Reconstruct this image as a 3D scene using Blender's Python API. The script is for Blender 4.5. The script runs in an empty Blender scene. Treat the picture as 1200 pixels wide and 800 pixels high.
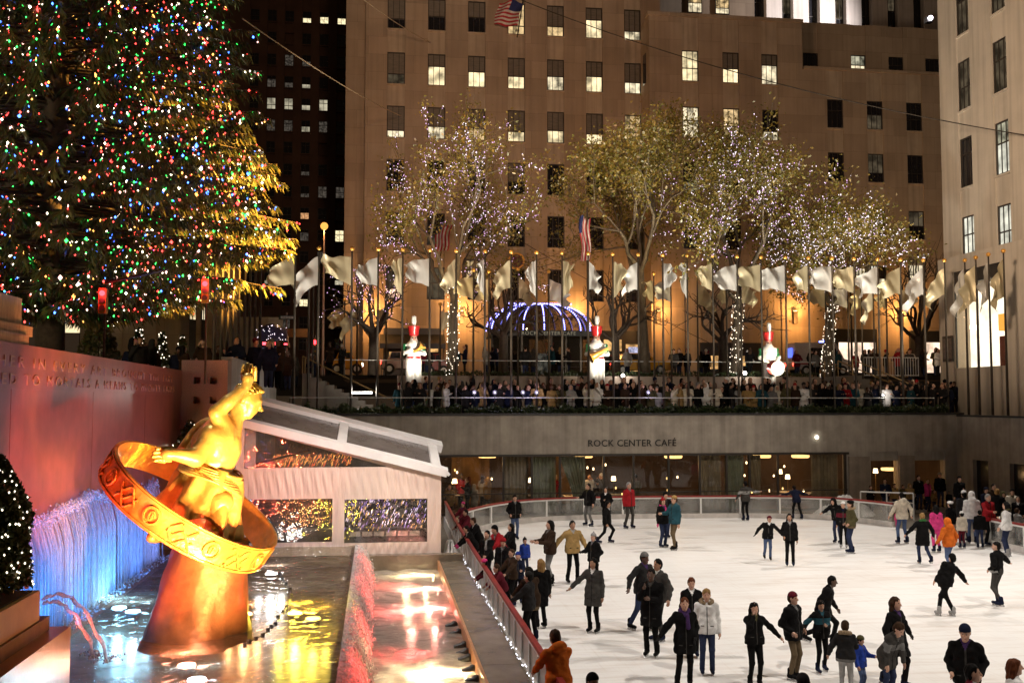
import bpy, math, random
import numpy as np
from mathutils import Vector, Matrix
random.seed(7); RNG = np.random.default_rng(11)
scene = bpy.context.scene
COL = scene.collection
R = math.radians
# ------------------------------------------------------------------ camera
FPX, CAM_H, PSI, THETA = 1180.0, 5.5, R(7.7), math.atan(71/1180)
fwd = np.array([math.sin(PSI)*math.cos(THETA), math.cos(PSI)*math.cos(THETA), math.sin(THETA)])
rgt = np.array([math.cos(PSI), -math.sin(PSI), 0.0]); upv = np.cross(rgt, fwd)
CAMP = np.array([0, 0, CAM_H])
def ray(x, y): return fwd + rgt*(x-600)/FPX + upv*(400-y)/FPX
def on_z(x, y, z): d = ray(x, y); return CAMP + d*(z-CAM_H)/d[2]
def on_y(x, y, Y): d = ray(x, y); return CAMP + d*Y/d[1]
def on_x(x, y, X): d = ray(x, y); return CAMP + d*X/d[0]
def depth(p): return float((np.array(p)-CAMP) @ fwd)
cd = bpy.data.cameras.new('camera'); cam = bpy.data.objects.new('camera', cd); COL.objects.link(cam)
cam.location = CAMP; cam.rotation_euler = (R(90)+THETA, 0, -PSI)
cd.sensor_width = 36; cd.lens = 36*FPX/1200; cd.clip_start = .1; cd.clip_end = 1500
scene.camera = cam
# ------------------------------------------------------------------ materials
MATS = {}
def _nodes(name):
    m = bpy.data.materials.new(name); m.use_nodes = True
    nt = m.node_tree; nt.nodes.clear()
    out = nt.nodes.new('ShaderNodeOutputMaterial')
    MATS[name] = m
    return m, nt, out
def N(nt, t, **kw):
    n = nt.nodes.new('ShaderNode'+t)
    for k, v in kw.items():
        if k in n.inputs: n.inputs[k].default_value = v
        else: setattr(n, k, v)
    return n
def c4(c): return (c[0], c[1], c[2], 1)
def mat(name, col, rough=.7, var=.25, scale=3.0, bump=.0, bscale=20., metal=0., streak=0., col2=None, stretch=None, spec=.5, sheen=0., blocks=None):
    """surface with two octaves of colour variation (wear and dirt), optional vertical streaks and bump"""
    m, nt, out = _nodes(name); L = nt.links.new
    b = N(nt, 'BsdfPrincipled', Roughness=rough, Metallic=metal)
    b.inputs['Specular IOR Level'].default_value = spec
    if sheen: b.inputs['Sheen Weight'].default_value = sheen
    tc = N(nt, 'TexCoord'); mp = N(nt, 'Mapping'); L(tc.outputs['Object'], mp.inputs[0])
    if stretch: mp.inputs['Scale'].default_value = stretch
    n1 = N(nt, 'TexNoise', Scale=scale, Detail=6., Roughness=.6); L(mp.outputs[0], n1.inputs['Vector'])
    mr = N(nt, 'MapRange'); mr.inputs['From Min'].default_value=.3; mr.inputs['From Max'].default_value=.7
    L(n1.outputs['Fac'], mr.inputs['Value'])
    mix = N(nt, 'Mix', data_type='RGBA')
    d = col2 if col2 else tuple(x*(1-var) for x in col)
    e = col if col2 else tuple(min(1, x*(1+var*.6)) for x in col)
    mix.inputs[6].default_value = c4(d); mix.inputs[7].default_value = c4(e)
    L(mr.outputs[0], mix.inputs[0]); cur = mix.outputs[2]
    if streak:
        mp2 = N(nt, 'Mapping'); mp2.inputs['Scale'].default_value = (1.6, 1.6, .06); L(tc.outputs['Object'], mp2.inputs[0])
        n2 = N(nt, 'TexNoise', Scale=2.2, Detail=5.); L(mp2.outputs[0], n2.inputs['Vector'])
        r2 = N(nt, 'MapRange'); r2.inputs['From Min'].default_value=.42; r2.inputs['From Max'].default_value=.7
        r2.inputs['To Min'].default_value=1; r2.inputs['To Max'].default_value=1-streak
        L(n2.outputs['Fac'], r2.inputs['Value'])
        mm = N(nt, 'Mix', data_type='RGBA', blend_type='MULTIPLY'); mm.inputs[0].default_value = 1
        L(cur, mm.inputs[6]); L(r2.outputs[0], mm.inputs[7]); cur = mm.outputs[2]
    if blocks:
        sx = N(nt, 'SeparateXYZ'); L(tc.outputs['Object'], sx.inputs[0]); ad = N(nt, 'Math', operation='ADD'); L(sx.outputs[0], ad.inputs[0]); L(sx.outputs[1], ad.inputs[1])
        cx = N(nt, 'CombineXYZ'); L(ad.outputs[0], cx.inputs[0]); L(sx.outputs[2], cx.inputs[1])
        bk_ = N(nt, 'TexBrick', Scale=1.0); bk_.inputs['Brick Width'].default_value = blocks[0]; bk_.inputs['Row Height'].default_value = blocks[1]; bk_.inputs['Mortar Size'].default_value = .012; bk_.inputs['Bias'].default_value = 0
        bk_.inputs['Color1'].default_value = (1,1,1,1); bk_.inputs['Color2'].default_value = (.80,.79,.78,1); bk_.inputs['Mortar'].default_value = (.62,.6,.58,1); L(cx.outputs[0], bk_.inputs['Vector'])
        mb_ = N(nt, 'Mix', data_type='RGBA', blend_type='MULTIPLY'); mb_.inputs[0].default_value = 1; L(cur, mb_.inputs[6]); L(bk_.outputs['Color'], mb_.inputs[7]); cur = mb_.outputs[2]
    L(cur, b.inputs['Base Color'])
    if bump:
        n3 = N(nt, 'TexNoise', Scale=bscale, Detail=4.); L(mp.outputs[0], n3.inputs['Vector'])
        bp = N(nt, 'Bump', Strength=bump, Distance=.05); L(n3.outputs['Fac'], bp.inputs['Height']); L(bp.outputs[0], b.inputs['Normal'])
    L(b.outputs[0], out.inputs[0])
    return m
def emit(name, col, s, sample=False, var=0., scale=4.):
    m, nt, out = _nodes(name); L = nt.links.new
    e = N(nt, 'Emission', Strength=s); e.inputs[0].default_value = c4(col)
    if var:
        tc = N(nt, 'TexCoord'); n = N(nt, 'TexNoise', Scale=scale, Detail=3.); L(tc.outputs['Object'], n.inputs['Vector'])
        r = N(nt, 'MapRange'); r.inputs['From Min'].default_value=.35; r.inputs['From Max'].default_value=.65
        r.inputs['To Min'].default_value = s*(1-var); r.inputs['To Max'].default_value = s*(1+var*.5)
        L(n.outputs['Fac'], r.inputs['Value']); L(r.outputs[0], e.inputs[1])
    L(e.outputs[0], out.inputs[0])
    m.cycles.emission_sampling = 'AUTO' if sample else 'NONE'
    return m
def glass(name, tint=(.9,.93,.93), refl=.12, rough=.02, dirt=.0, bump=0.):
    m, nt, out = _nodes(name); L = nt.links.new
    t = N(nt, 'BsdfTransparent'); t.inputs[0].default_value = c4(tint)
    g = N(nt, 'BsdfGlossy', Roughness=rough)
    fr = N(nt, 'Fresnel', IOR=1.5); mth = N(nt, 'Math', operation='ADD'); mth.inputs[1].default_value = refl
    geo = N(nt, 'NewGeometry'); inv = N(nt, 'Math', operation='SUBTRACT'); inv.inputs[0].default_value = 1; L(geo.outputs['Backfacing'], inv.inputs[1]); fm_ = N(nt, 'Math', operation='MULTIPLY'); L(fr.outputs[0], fm_.inputs[0]); L(inv.outputs[0], fm_.inputs[1]); L(fm_.outputs[0], mth.inputs[0])
    mx = N(nt, 'MixShader'); L(mth.outputs[0], mx.inputs[0]); L(t.outputs[0], mx.inputs[1]); L(g.outputs[0], mx.inputs[2])
    if bump:
        tc = N(nt, 'TexCoord'); nz = N(nt, 'TexNoise', Scale=2.5, Detail=3.); L(tc.outputs['Object'], nz.inputs['Vector'])
        bp = N(nt, 'Bump', Strength=bump, Distance=.1); L(nz.outputs['Fac'], bp.inputs['Height']); L(bp.outputs[0], g.inputs['Normal'])
    last = mx
    if dirt:
        d = N(nt, 'BsdfDiffuse'); d.inputs[0].default_value = (.75,.75,.72,1)
        tc = N(nt, 'TexCoord'); nz = N(nt, 'TexNoise', Scale=1.7, Detail=8.); L(tc.outputs['Object'], nz.inputs['Vector'])
        r = N(nt, 'MapRange'); r.inputs['From Min'].default_value=.35; r.inputs['From Max'].default_value=.75
        r.inputs['To Max'].default_value = dirt*2; r.inputs['To Min'].default_value = dirt*.3
        L(nz.outputs['Fac'], r.inputs['Value'])
        mx2 = N(nt, 'MixShader'); L(r.outputs[0], mx2.inputs[0]); L(mx.outputs[0], mx2.inputs[1]); L(d.outputs[0], mx2.inputs[2]); last = mx2
    L(last.outputs[0], out.inputs[0])
    return m
def water(name, milky, milk_col, scale=6., bump=.5, tint=(.75,.8,.75), foam=0., stretch=(1,1,1)):
    m, nt, out = _nodes(name); L = nt.links.new
    tc = N(nt, 'TexCoord'); mp = N(nt, 'Mapping'); mp.inputs['Scale'].default_value = stretch; L(tc.outputs['Object'], mp.inputs[0])
    nz = N(nt, 'TexNoise', Scale=scale, Detail=5., Roughness=.65, Distortion=.6); L(mp.outputs[0], nz.inputs['Vector'])
    bp = N(nt, 'Bump', Strength=bump, Distance=.22); L(nz.outputs['Fac'], bp.inputs['Height'])
    t = N(nt, 'BsdfTransparent'); t.inputs[0].default_value = c4(tint)
    d = N(nt, 'BsdfDiffuse'); d.inputs[0].default_value = c4(milk_col); L(bp.outputs[0], d.inputs['Normal'])
    g = N(nt, 'BsdfGlossy', Roughness=.06); L(bp.outputs[0], g.inputs['Normal'])
    fr = N(nt, 'Fresnel', IOR=1.33)
    a = N(nt, 'Math', operation='MULTIPLY_ADD'); a.inputs[1].default_value = .80; a.inputs[2].default_value = .03; L(fr.outputs[0], a.inputs[0])
    tr = N(nt, 'BsdfTranslucent'); tr.inputs[0].default_value = c4(milk_col); L(bp.outputs[0], tr.inputs['Normal']); dm_ = N(nt, 'MixShader'); dm_.inputs[0].default_value = .5; L(d.outputs[0], dm_.inputs[1]); L(tr.outputs[0], dm_.inputs[2])
    m1 = N(nt, 'MixShader'); L(t.outputs[0], m1.inputs[1]); L(dm_.outputs[0], m1.inputs[2]); m1.inputs[0].default_value = milky
    if foam:
        n2 = N(nt, 'TexNoise', Scale=scale*2.2, Detail=6., Roughness=.7); L(mp.outputs[0], n2.inputs['Vector'])
        r = N(nt, 'MapRange'); r.inputs['From Min'].default_value=.5; r.inputs['From Max'].default_value=.72
        r.inputs['To Min'].default_value=milky; r.inputs['To Max'].default_value=min(1, milky+foam); L(n2.outputs['Fac'], r.inputs['Value']); L(r.outputs[0], m1.inputs[0])
    m2 = N(nt, 'MixShader'); L(a.outputs[0], m2.inputs[0]); L(m1.outputs[0], m2.inputs[1]); L(g.outputs[0], m2.inputs[2])
    L(m2.outputs[0], out.inputs[0])
    return m
# ------------------------------------------------------------------ mesh builder
class MB:
    def __init__(s): s.v = []; s.f = []; s.m = []
    def add(s, vs, fs, mi=0):
        k = len(s.v); s.v.extend([tuple(map(float, p)) for p in vs]); s.f.extend([tuple(i+k for i in f) for f in fs]); s.m.extend([mi]*len(fs)); return s
    def box(s, x0, x1, y0, y1, z0, z1, mi=0):
        v = [(x0,y0,z0),(x1,y0,z0),(x1,y1,z0),(x0,y1,z0),(x0,y0,z1),(x1,y0,z1),(x1,y1,z1),(x0,y1,z1)]
        return s.add(v, [(3,2,1,0),(4,5,6,7),(0,1,5,4),(1,2,6,5),(2,3,7,6),(3,0,4,7)], mi)
    def obox(s, c, ax, ay, az, mi=0):
        """box from centre and three half-axis vectors"""
        c, ax, ay, az = map(np.array, (c, ax, ay, az))
        v = [c+i*ax+j*ay+k*az for k in (-1,1) for (i,j) in ((-1,-1),(1,-1),(1,1),(-1,1))]
        return s.add(v, [(3,2,1,0),(4,5,6,7),(0,1,5,4),(1,2,6,5),(2,3,7,6),(3,0,4,7)], mi)
    def tube(s, pts, rad, n=8, mi=0, cap=True):
        pts = [np.array(p, float) for p in pts]
        if np.isscalar(rad): rad = [rad]*len(pts)
        k = len(s.v); rings = []
        prev = None
        for i, p in enumerate(pts):
            t = pts[min(i+1, len(pts)-1)]-pts[max(i-1, 0)]; t = t/(np.linalg.norm(t)+1e-9)
            if prev is None:
                a = np.cross(t, (0,0,1) if abs(t[2]) < .9 else (1,0,0))
            else: a = prev - t*(prev@t)
            a = a/(np.linalg.norm(a)+1e-9); prev = a; b = np.cross(t, a)
            for q in range(n):
                an = 2*math.pi*q/n; s.v.append(tuple(p+rad[i]*(math.cos(an)*a+math.sin(an)*b)))
        for i in range(len(pts)-1):
            for q in range(n):
                s.f.append((k+i*n+q, k+i*n+(q+1)%n, k+(i+1)*n+(q+1)%n, k+(i+1)*n+q)); s.m.append(mi)
        if cap:
            s.f.append(tuple(k+q for q in reversed(range(n)))); s.m.append(mi)
            e = k+(len(pts)-1)*n; s.f.append(tuple(e+q for q in range(n))); s.m.append(mi)
        return s
    def lathe(s, prof, c=(0,0,0), n=16, mi=0):
        k = len(s.v)
        for (r, z) in prof:
            for q in range(n):
                an = 2*math.pi*q/n; s.v.append((c[0]+r*math.cos(an), c[1]+r*math.sin(an), c[2]+z))
        for i in range(len(prof)-1):
            for q in range(n):
                s.f.append((k+i*n+q, k+i*n+(q+1)%n, k+(i+1)*n+(q+1)%n, k+(i+1)*n+q)); s.m.append(mi)
        s.f.append(tuple(k+q for q in reversed(range(n)))); s.m.append(mi)
        e = k+(len(prof)-1)*n; s.f.append(tuple(e+q for q in range(n))); s.m.append(mi)
        return s
    def grid(s, P, mi=0, thick=None):
        """P: (a,b,3) points -> sheet"""
        a, b = P.shape[:2]; k = len(s.v); s.v.extend(map(tuple, P.reshape(-1,3)))
        for i in range(a-1):
            for j in range(b-1):
                s.f.append((k+i*b+j, k+(i+1)*b+j, k+(i+1)*b+j+1, k+i*b+j+1)); s.m.append(mi)
        return s
    def ball(s, c, r, n=8, mi=0, sx=1, sy=1, sz=1):
        prof = [(max(1e-4, r*math.sin(math.pi*i/(n//2+1)))*1.0, -r*sz*math.cos(math.pi*i/(n//2+1))) for i in range(n//2+2)]
        k = len(s.v); s.lathe(prof, c, n, mi)
        if sx != 1 or sy != 1:
            for i in range(k, len(s.v)):
                x, y, z = s.v[i]; s.v[i] = (c[0]+(x-c[0])*sx, c[1]+(y-c[1])*sy, z)
        return s
    def build(s, name, mats, parent=None, smooth=False, world=True, loc=None):
        if not isinstance(mats, (list, tuple)): mats = [mats]
        me = bpy.data.meshes.new(name); me.from_pydata(s.v, [], s.f)
        for m in mats: me.materials.append(m)
        if len(mats) > 1: me.polygons.foreach_set('material_index', np.array(s.m, dtype=np.int32))
        if smooth:
            me.shade_smooth()
            if smooth != 'all': me.set_sharp_from_angle(angle=R(40))
        me.update()
        return link(me, name, parent, world, loc)
def link(me, name, parent=None, world=True, loc=None):
    o = bpy.data.objects.new(name, me); COL.objects.link(o)
    if parent is not None:
        o.parent = parent
        if world: o.location = -parent.location
    if loc is not None: o.location = loc
    return o
def face_up(o):
    if o.data.polygons[0].normal.z < 0: o.data.flip_normals()
    return o
def quads(name, Q, mats, mi=None, parent=None, tris=False):
    """fast mesh from (N,4,3) or (N,3,3) corner arrays"""
    n, k = Q.shape[:2]; me = bpy.data.meshes.new(name)
    me.vertices.add(n*k); me.vertices.foreach_set('co', Q.reshape(-1).astype(np.float32))
    me.loops.add(n*k); me.loops.foreach_set('vertex_index', np.arange(n*k, dtype=np.int32))
    me.polygons.add(n); me.polygons.foreach_set('loop_start', np.arange(0, n*k, k, dtype=np.int32))
    for m in mats: me.materials.append(m)
    if mi is not None: me.polygons.foreach_set('material_index', mi.astype(np.int32))
    me.update(); me.validate()
    return link(me, name, parent)
def octas(P, r):
    """little bulbs: octahedra, as (N*8,3,3) triangles"""
    r = np.broadcast_to(np.asarray(r), (len(P),))[:, None]
    ax = [np.array(a, float) for a in ((1,0,0),(0,1,0),(-1,0,0),(0,-1,0))]
    T = []
    for i in range(4):
        for zz in (1, -1):
            T.append(np.stack([P+ax[i]*r, P+ax[(i+1)%4]*r, P+np.array((0,0,zz*1.3))*r], 1))
    return np.stack(T, 1).reshape(-1, 3, 3)
def tag(o, label=None, cat=None, group=None, kind=None):
    if label: o['label'] = label
    if cat: o['category'] = cat
    if group: o['group'] = group
    if kind: o['kind'] = kind
    return o
def thing(name, label, cat, loc=(0,0,0), group=None, rz=0):
    o = bpy.data.objects.new(name, None); COL.objects.link(o); o.location = tuple(map(float, loc)); o.rotation_euler = (0,0,rz)
    o.empty_display_size = .2
    return tag(o, label, cat, group)
def copy_tree(o, parent=None):
    c = o.copy(); COL.objects.link(c)
    if parent is not None: c.parent = parent
    for ch in [x for x in o.children]: copy_tree(ch, c)
    return c
def text(name, s, size, loc, rot, material, parent=None, ext=.02, align='CENTER', space=1.0):
    cu = bpy.data.curves.new(name, 'FONT'); cu.body = s; cu.size = size; cu.extrude = ext; cu.align_x = align; cu.space_character = space
    cu.materials.append(material); o = bpy.data.objects.new(name, cu); COL.objects.link(o)
    o.rotation_euler = rot; o.location = loc
    o.data.resolution_u = 3; bpy.context.view_layer.update()
    me = bpy.data.meshes.new_from_object(o.evaluated_get(bpy.context.evaluated_depsgraph_get())); me.name = name
    bpy.data.objects.remove(o); o = link(me, name); o.rotation_euler = rot; o.location = loc
    if parent is not None: o.parent = parent; o.location = Vector(loc)-parent.location
    return o
def spot(loc, target, power, col, size=60, blend=.5, rad=.15, name='spot_light'):
    l = bpy.data.lights.new(name, 'SPOT'); l.energy = power; l.color = col; l.spot_size = R(size); l.spot_blend = blend; l.shadow_soft_size = rad
    o = bpy.data.objects.new(name, l); COL.objects.link(o); o.location = loc
    o.rotation_euler = (Vector(target)-Vector(loc)).to_track_quat('-Z', 'Y').to_euler(); return o
def point(loc, power, col, rad=.1, name='point_light'):
    l = bpy.data.lights.new(name, 'POINT'); l.energy = power; l.color = col; l.shadow_soft_size = rad
    o = bpy.data.objects.new(name, l); COL.objects.link(o); o.location = loc; return o
ORD = 'zeroth first second third fourth fifth sixth seventh eighth ninth tenth eleventh twelfth thirteenth fourteenth fifteenth sixteenth seventeenth eighteenth nineteenth twentieth'.split()
def nth(i):
    if i <= 20: return ORD[i]
    t, u = divmod(i, 10); tens = {2:'twenty', 3:'thirty'}[t]
    return tens+'-'+ORD[u] if u else {2:'twentieth',3:'thirtieth'}[t]
# ------------------------------------------------------------------ palette
limestone = mat('limestone', (.40,.31,.22), .85, .15, .35, .15, 8., streak=.14, blocks=(2.4,1.45))
limestone2 = mat('spandrel_stone', (.43,.345,.25), .85, .15, .6, .1, 8., streak=.28)
concrete = mat('concrete', (.38,.34,.29), .85, .25, 1.2, .2, 25., streak=.25)
granite = mat('granite', (.29,.095,.055), .28, .25, 2.5, .04, 30., streak=.2)
greystone = mat('grey_granite', (.34,.30,.26), .6, .3, 40., .05, 60.)
darkstone = mat('wet_stone', (.20,.165,.12), .25, .4, 1.4, .1, 12.)
brownbrick = mat('brown_brick', (.10,.055,.035), .9, .3, .5)
bronze = mat('dark_bronze', (.06,.048,.036), .4, .3, 4., metal=.6)
gold = mat('polished_gold', (.88,.44,.09), .30, .3, 3., .9, 3.2, metal=.5)
gilt = mat('gilt_figure', (.92,.54,.14), .36, .45, 2.5, .35, 7., metal=.45)
whitepaint = mat('white_paint', (.75,.74,.72), .45, .08, 3.)
blackmetal = mat('black_metal', (.02,.02,.02), .45, .2, 5.)
frame_m = mat('window_frame', (.035,.028,.022), .5, .3, 3.)
darkwin = mat('dark_window', (.015,.015,.018), .12, .4, 1., spec=.6)
blind = mat('window_blind', (.16,.14,.11), .7, .3, 2., stretch=(1,1,12))
# ------------------------------------------------------------------ organic bodies: blended tapered limbs -> one surface
CORN = np.array([(i,j,k) for i in (0,1) for j in (0,1) for k in (0,1)])
class Body:
    def __init__(s, res): s.res = res; s.P = []; s.cuts = []
    def rc(s, a, b, ra, rb, tag=0, k=.03): s.P.append(('c', np.array(a,float), np.array(b,float), ra, rb, tag, k)); return s
    def ell(s, c, r, tag=0, k=.03, M=None, sub=False): s.P.append(('e', np.array(c,float), np.array(r,float), M, sub, tag, k)); return s
    def chain(s, pts, rad, tag=0, k=.03):
        for i in range(len(pts)-1): s.rc(pts[i], pts[i+1], rad[i], rad[i+1], tag, k)
        return s
    def cut(s, p, n): s.cuts.append((np.array(p,float), np.array(n,float))); return s   # removes the side n points to
    def mesh(s):
        res = s.res; lo = np.full(3, 9e9); hi = -lo; bb = []
        for q in s.P:
            if q[0] == 'c':
                r = max(q[3], q[4]); l = np.minimum(q[1], q[2])-r; h = np.maximum(q[1], q[2])+r
            else:
                r = max(q[2]); l = q[1]-(q[2] if q[3] is None else r); h = q[1]+(q[2] if q[3] is None else r)
            bb.append((l, h))
            if not (q[0] == 'e' and q[4]): lo = np.minimum(lo, l); hi = np.maximum(hi, h)
        lo -= 3*res; hi += 3*res
        n = np.ceil((hi-lo)/res).astype(int)+1
        F = np.full(n, 1.0, np.float32); T = np.zeros(n, np.int8); D = np.full(n, 9.0, np.float32)
        ax = [lo[i]+res*np.arange(n[i]) for i in range(3)]
        for q, (l, h) in zip(s.P, bb):
            pad = q[6]+2.2*res
            i0 = np.maximum(0, np.floor((l-pad-lo)/res).astype(int)); i1 = np.minimum(n, np.ceil((h+pad-lo)/res).astype(int)+1)
            if (i1 <= i0).any(): continue
            sl = tuple(slice(a, b) for a, b in zip(i0, i1))
            X, Y, Z = np.meshgrid(*[ax[i][sl[i]] for i in range(3)], indexing='ij')
            if q[0] == 'c':
                a, b, ra, rb = q[1:5]; ba = b-a; L2 = ba@ba+1e-9
                t = np.clip(((X-a[0])*ba[0]+(Y-a[1])*ba[1]+(Z-a[2])*ba[2])/L2, 0, 1)
                d = np.sqrt((X-a[0]-t*ba[0])**2+(Y-a[1]-t*ba[1])**2+(Z-a[2]-t*ba[2])**2)-(ra+(rb-ra)*t)
            else:
                c, r, M = q[1:4]; p = np.stack([X-c[0], Y-c[1], Z-c[2]], -1)
                if M is not None: p = p @ M
                k0 = np.sqrt(((p/r)**2).sum(-1)); k1 = np.sqrt(((p/r**2)**2).sum(-1))+1e-9
                d = k0*(k0-1)/k1
            f = F[sl]; k = q[6]
            if q[0] == 'e' and q[4]:
                F[sl] = np.maximum(f, -d); continue
            hh = np.maximum(k-np.abs(f-d), 0)/k
            F[sl] = np.minimum(f, d)-hh*hh*k*.25
            Ds = D[sl]; w = d < Ds; T[sl][w] = q[5]; Ds[w] = d[w]
        if s.cuts:
            X, Y, Z = np.meshgrid(*ax, indexing='ij')
            for p, nn in s.cuts: F = np.maximum(F, ((X-p[0])*nn[0]+(Y-p[1])*nn[1]+(Z-p[2])*nn[2]).astype(np.float32))
        ins = F < 0
        cnt = sum(ins[i:n[0]-1+i, j:n[1]-1+j, k:n[2]-1+k].astype(np.int8) for i,j,k in CORN)
        act = (cnt > 0) & (cnt < 8); idx = np.argwhere(act)
        if not len(idx): return np.zeros((0,3)), np.zeros((0,4),int), np.zeros(0,int)
        ids = np.full(act.shape, -1, int); ids[act] = np.arange(len(idx))
        cv = np.stack([F[tuple((idx+c).T)] for c in CORN], 1)
        acc = np.zeros((len(idx),3)); num = np.zeros(len(idx))
        for a in range(8):
            for b in range(a+1, 8):
                if np.abs(CORN[a]-CORN[b]).sum() != 1: continue
                fa, fb = cv[:,a], cv[:,b]; m = (fa < 0) != (fb < 0)
                t = np.where(m, fa/(fa-fb+1e-12), 0)
                acc += np.where(m[:,None], CORN[a]+t[:,None]*(CORN[b]-CORN[a]), 0); num += m
        V = lo+res*(idx+acc/num[:,None])
        tg = np.stack([T[tuple((idx+c).T)] for c in CORN], 1); best = np.argmin(cv, 1); vt = tg[np.arange(len(idx)), best]
        Q = []
        for d in range(3):
            o = [x for x in range(3) if x != d]
            sl0 = [slice(1, n[i]-1) for i in range(3)]; sl0[d] = slice(0, n[d]-1)
            sl1 = list(sl0); sl1[d] = slice(1, n[d])
            A, B = ins[tuple(sl0)], ins[tuple(sl1)]; e = np.argwhere(A != B)+np.array([0 if i == d else 1 for i in range(3)])
            fl = ins[tuple(e.T)]
            e1 = np.zeros(3,int); e1[o[0]] = 1; e2 = np.zeros(3,int); e2[o[1]] = 1
            c = [ids[tuple((e-x).T)] for x in (e1+e2, e2, e1*0, e1)]
            q = np.stack(c, 1); flip = fl if d != 1 else ~fl
            q[~flip] = q[~flip][:, ::-1]; Q.append(q)
        return V, np.concatenate(Q), vt
    def build(s, name, mats, parent=None, scale=1.0, extra=None, dots=(), xf=None):
        V, Q, vt = s.mesh()
        fm = vt[Q[:,0]] if len(Q) else np.zeros(0, int)
        if len(dots) and len(Q):
            fc = V[Q].mean(1)
            for p, r, mi in dots:
                fm = np.where(np.linalg.norm(fc-np.array(p), axis=1) < r, mi, fm)
        verts = [tuple(v) for v in V]; faces = [tuple(q) for q in Q]; fm = list(fm)
        if extra is not None:
            k = len(verts); verts += extra.v; faces += [tuple(i+k for i in f) for f in extra.f]; fm += extra.m
        A = np.array(verts)*scale
        if xf is not None: A = xf(A)
        me = bpy.data.meshes.new(name); me.from_pydata(A.tolist(), [], faces)
        for m in mats: me.materials.append(m)
        me.polygons.foreach_set('material_index', np.array(fm, dtype=np.int32)); me.shade_smooth(); me.update()
        return link(me, name, parent, world=False)
def ik(a, t, l1, l2, pole):
    a, t, pole = np.array(a,float), np.array(t,float), np.array(pole,float)
    d = t-a; D = np.linalg.norm(d); D2 = min(D, (l1+l2)*.995); u = d/(D+1e-9); t = a+u*D2
    x = (l1*l1-l2*l2+D2*D2)/(2*D2); h = math.sqrt(max(0, l1*l1-x*x))
    p = pole-u*(pole@u); p /= np.linalg.norm(p)+1e-9
    return a+u*x+p*h, t
ARM = {'down':(.07,.02,-.53), 'out':(.34,.06,-.38), 'wide':(.50,.04,-.13), 'fwd':(-.02,.40,-.22), 'pocket':(.03,.10,-.40), 'chest':(-.14,.26,-.22),
       'face':(-.08,.20,.12), 'back':(.10,-.24,-.46), 'rail':(.02,.40,-.36), 'side':(.22,.10,-.45), 'cam':(-.10,.30,-.02), 'reach':(.30,.34,-.22), 'hold':(.16,.30,-.40)}
CL = {}
def cloth(name, c=None, rough=.85, **k):
    if name not in CL: CL[name] = mat('cloth_'+name, c, rough, .35, 5., .35, 14., spec=.06, **k)
    return CL[name]
for n_, c_ in dict(black=(.007,.0065,.0065), charcoal=(.02,.019,.019), navy=(.010,.013,.03), brown=(.035,.02,.012), grey=(.15,.145,.14), lightgrey=(.30,.29,.28),
    red=(.30,.015,.02), maroon=(.10,.012,.02), cream=(.62,.55,.44), white=(.72,.70,.68), olive=(.075,.065,.03), tan=(.33,.21,.08), orange=(.50,.11,.015),
    pink=(.60,.05,.20), blue=(.02,.045,.26), teal=(.02,.065,.085), jeans=(.07,.10,.19), darkjeans=(.025,.033,.07), khaki=(.12,.085,.05), green=(.04,.13,.04), purple=(.06,.03,.10), darkgrey=(.05,.046,.042)).items(): cloth(n_, c_)
SKIN = {k: mat('skin_'+k, c, .5, .12, 8.) for k, c in dict(fair=(.50,.28,.19), mid=(.36,.19,.115), dark=(.10,.05,.03)).items()}
HAIR = {k: mat('hair_'+k, c, .6, .4, 30., .3, 60., stretch=(1,1,.2), spec=.08) for k, c in dict(black=(.006,.005,.0045), brown=(.04,.02,.01), blond=(.26,.15,.055), red=(.10,.03,.012), grey=(.25,.24,.23)).items()}
lip_m = mat('lips', (.28,.09,.075), .5); eye_m = mat('eyes', (.03,.02,.016), .3)
fur_m = mat('fur_trim', (.30,.21,.12), .95, .5, 40., .8, 50.)
blade_m = mat('skate_blade', (.6,.6,.6), .25, .1, metal=1.)
SKATE = {}
def skate_mesh(kind):
    if kind not in SKATE:
        b = Body(.014)
        b.rc((0,.01,.08),(0,.015,-.01),.058,.052,0,.03).rc((0,.03,-.045),(0,-.15,-.055),.046,.040,0,.04)
        ex = MB(); ex.box(-.006,.006,-.17,.09,-.145,-.10,1); ex.box(-.02,.02,-.15,-.08,-.105,-.085,1); ex.box(-.02,.02,.0,.06,-.105,-.07,1)
        o = b.build('skate', [cloth({'blue':'navy','black':'black','white':'lightgrey'}[kind]), blade_m], extra=ex)
        SKATE[kind] = o.data; bpy.data.objects.remove(o)
    return SKATE[kind]
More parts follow.
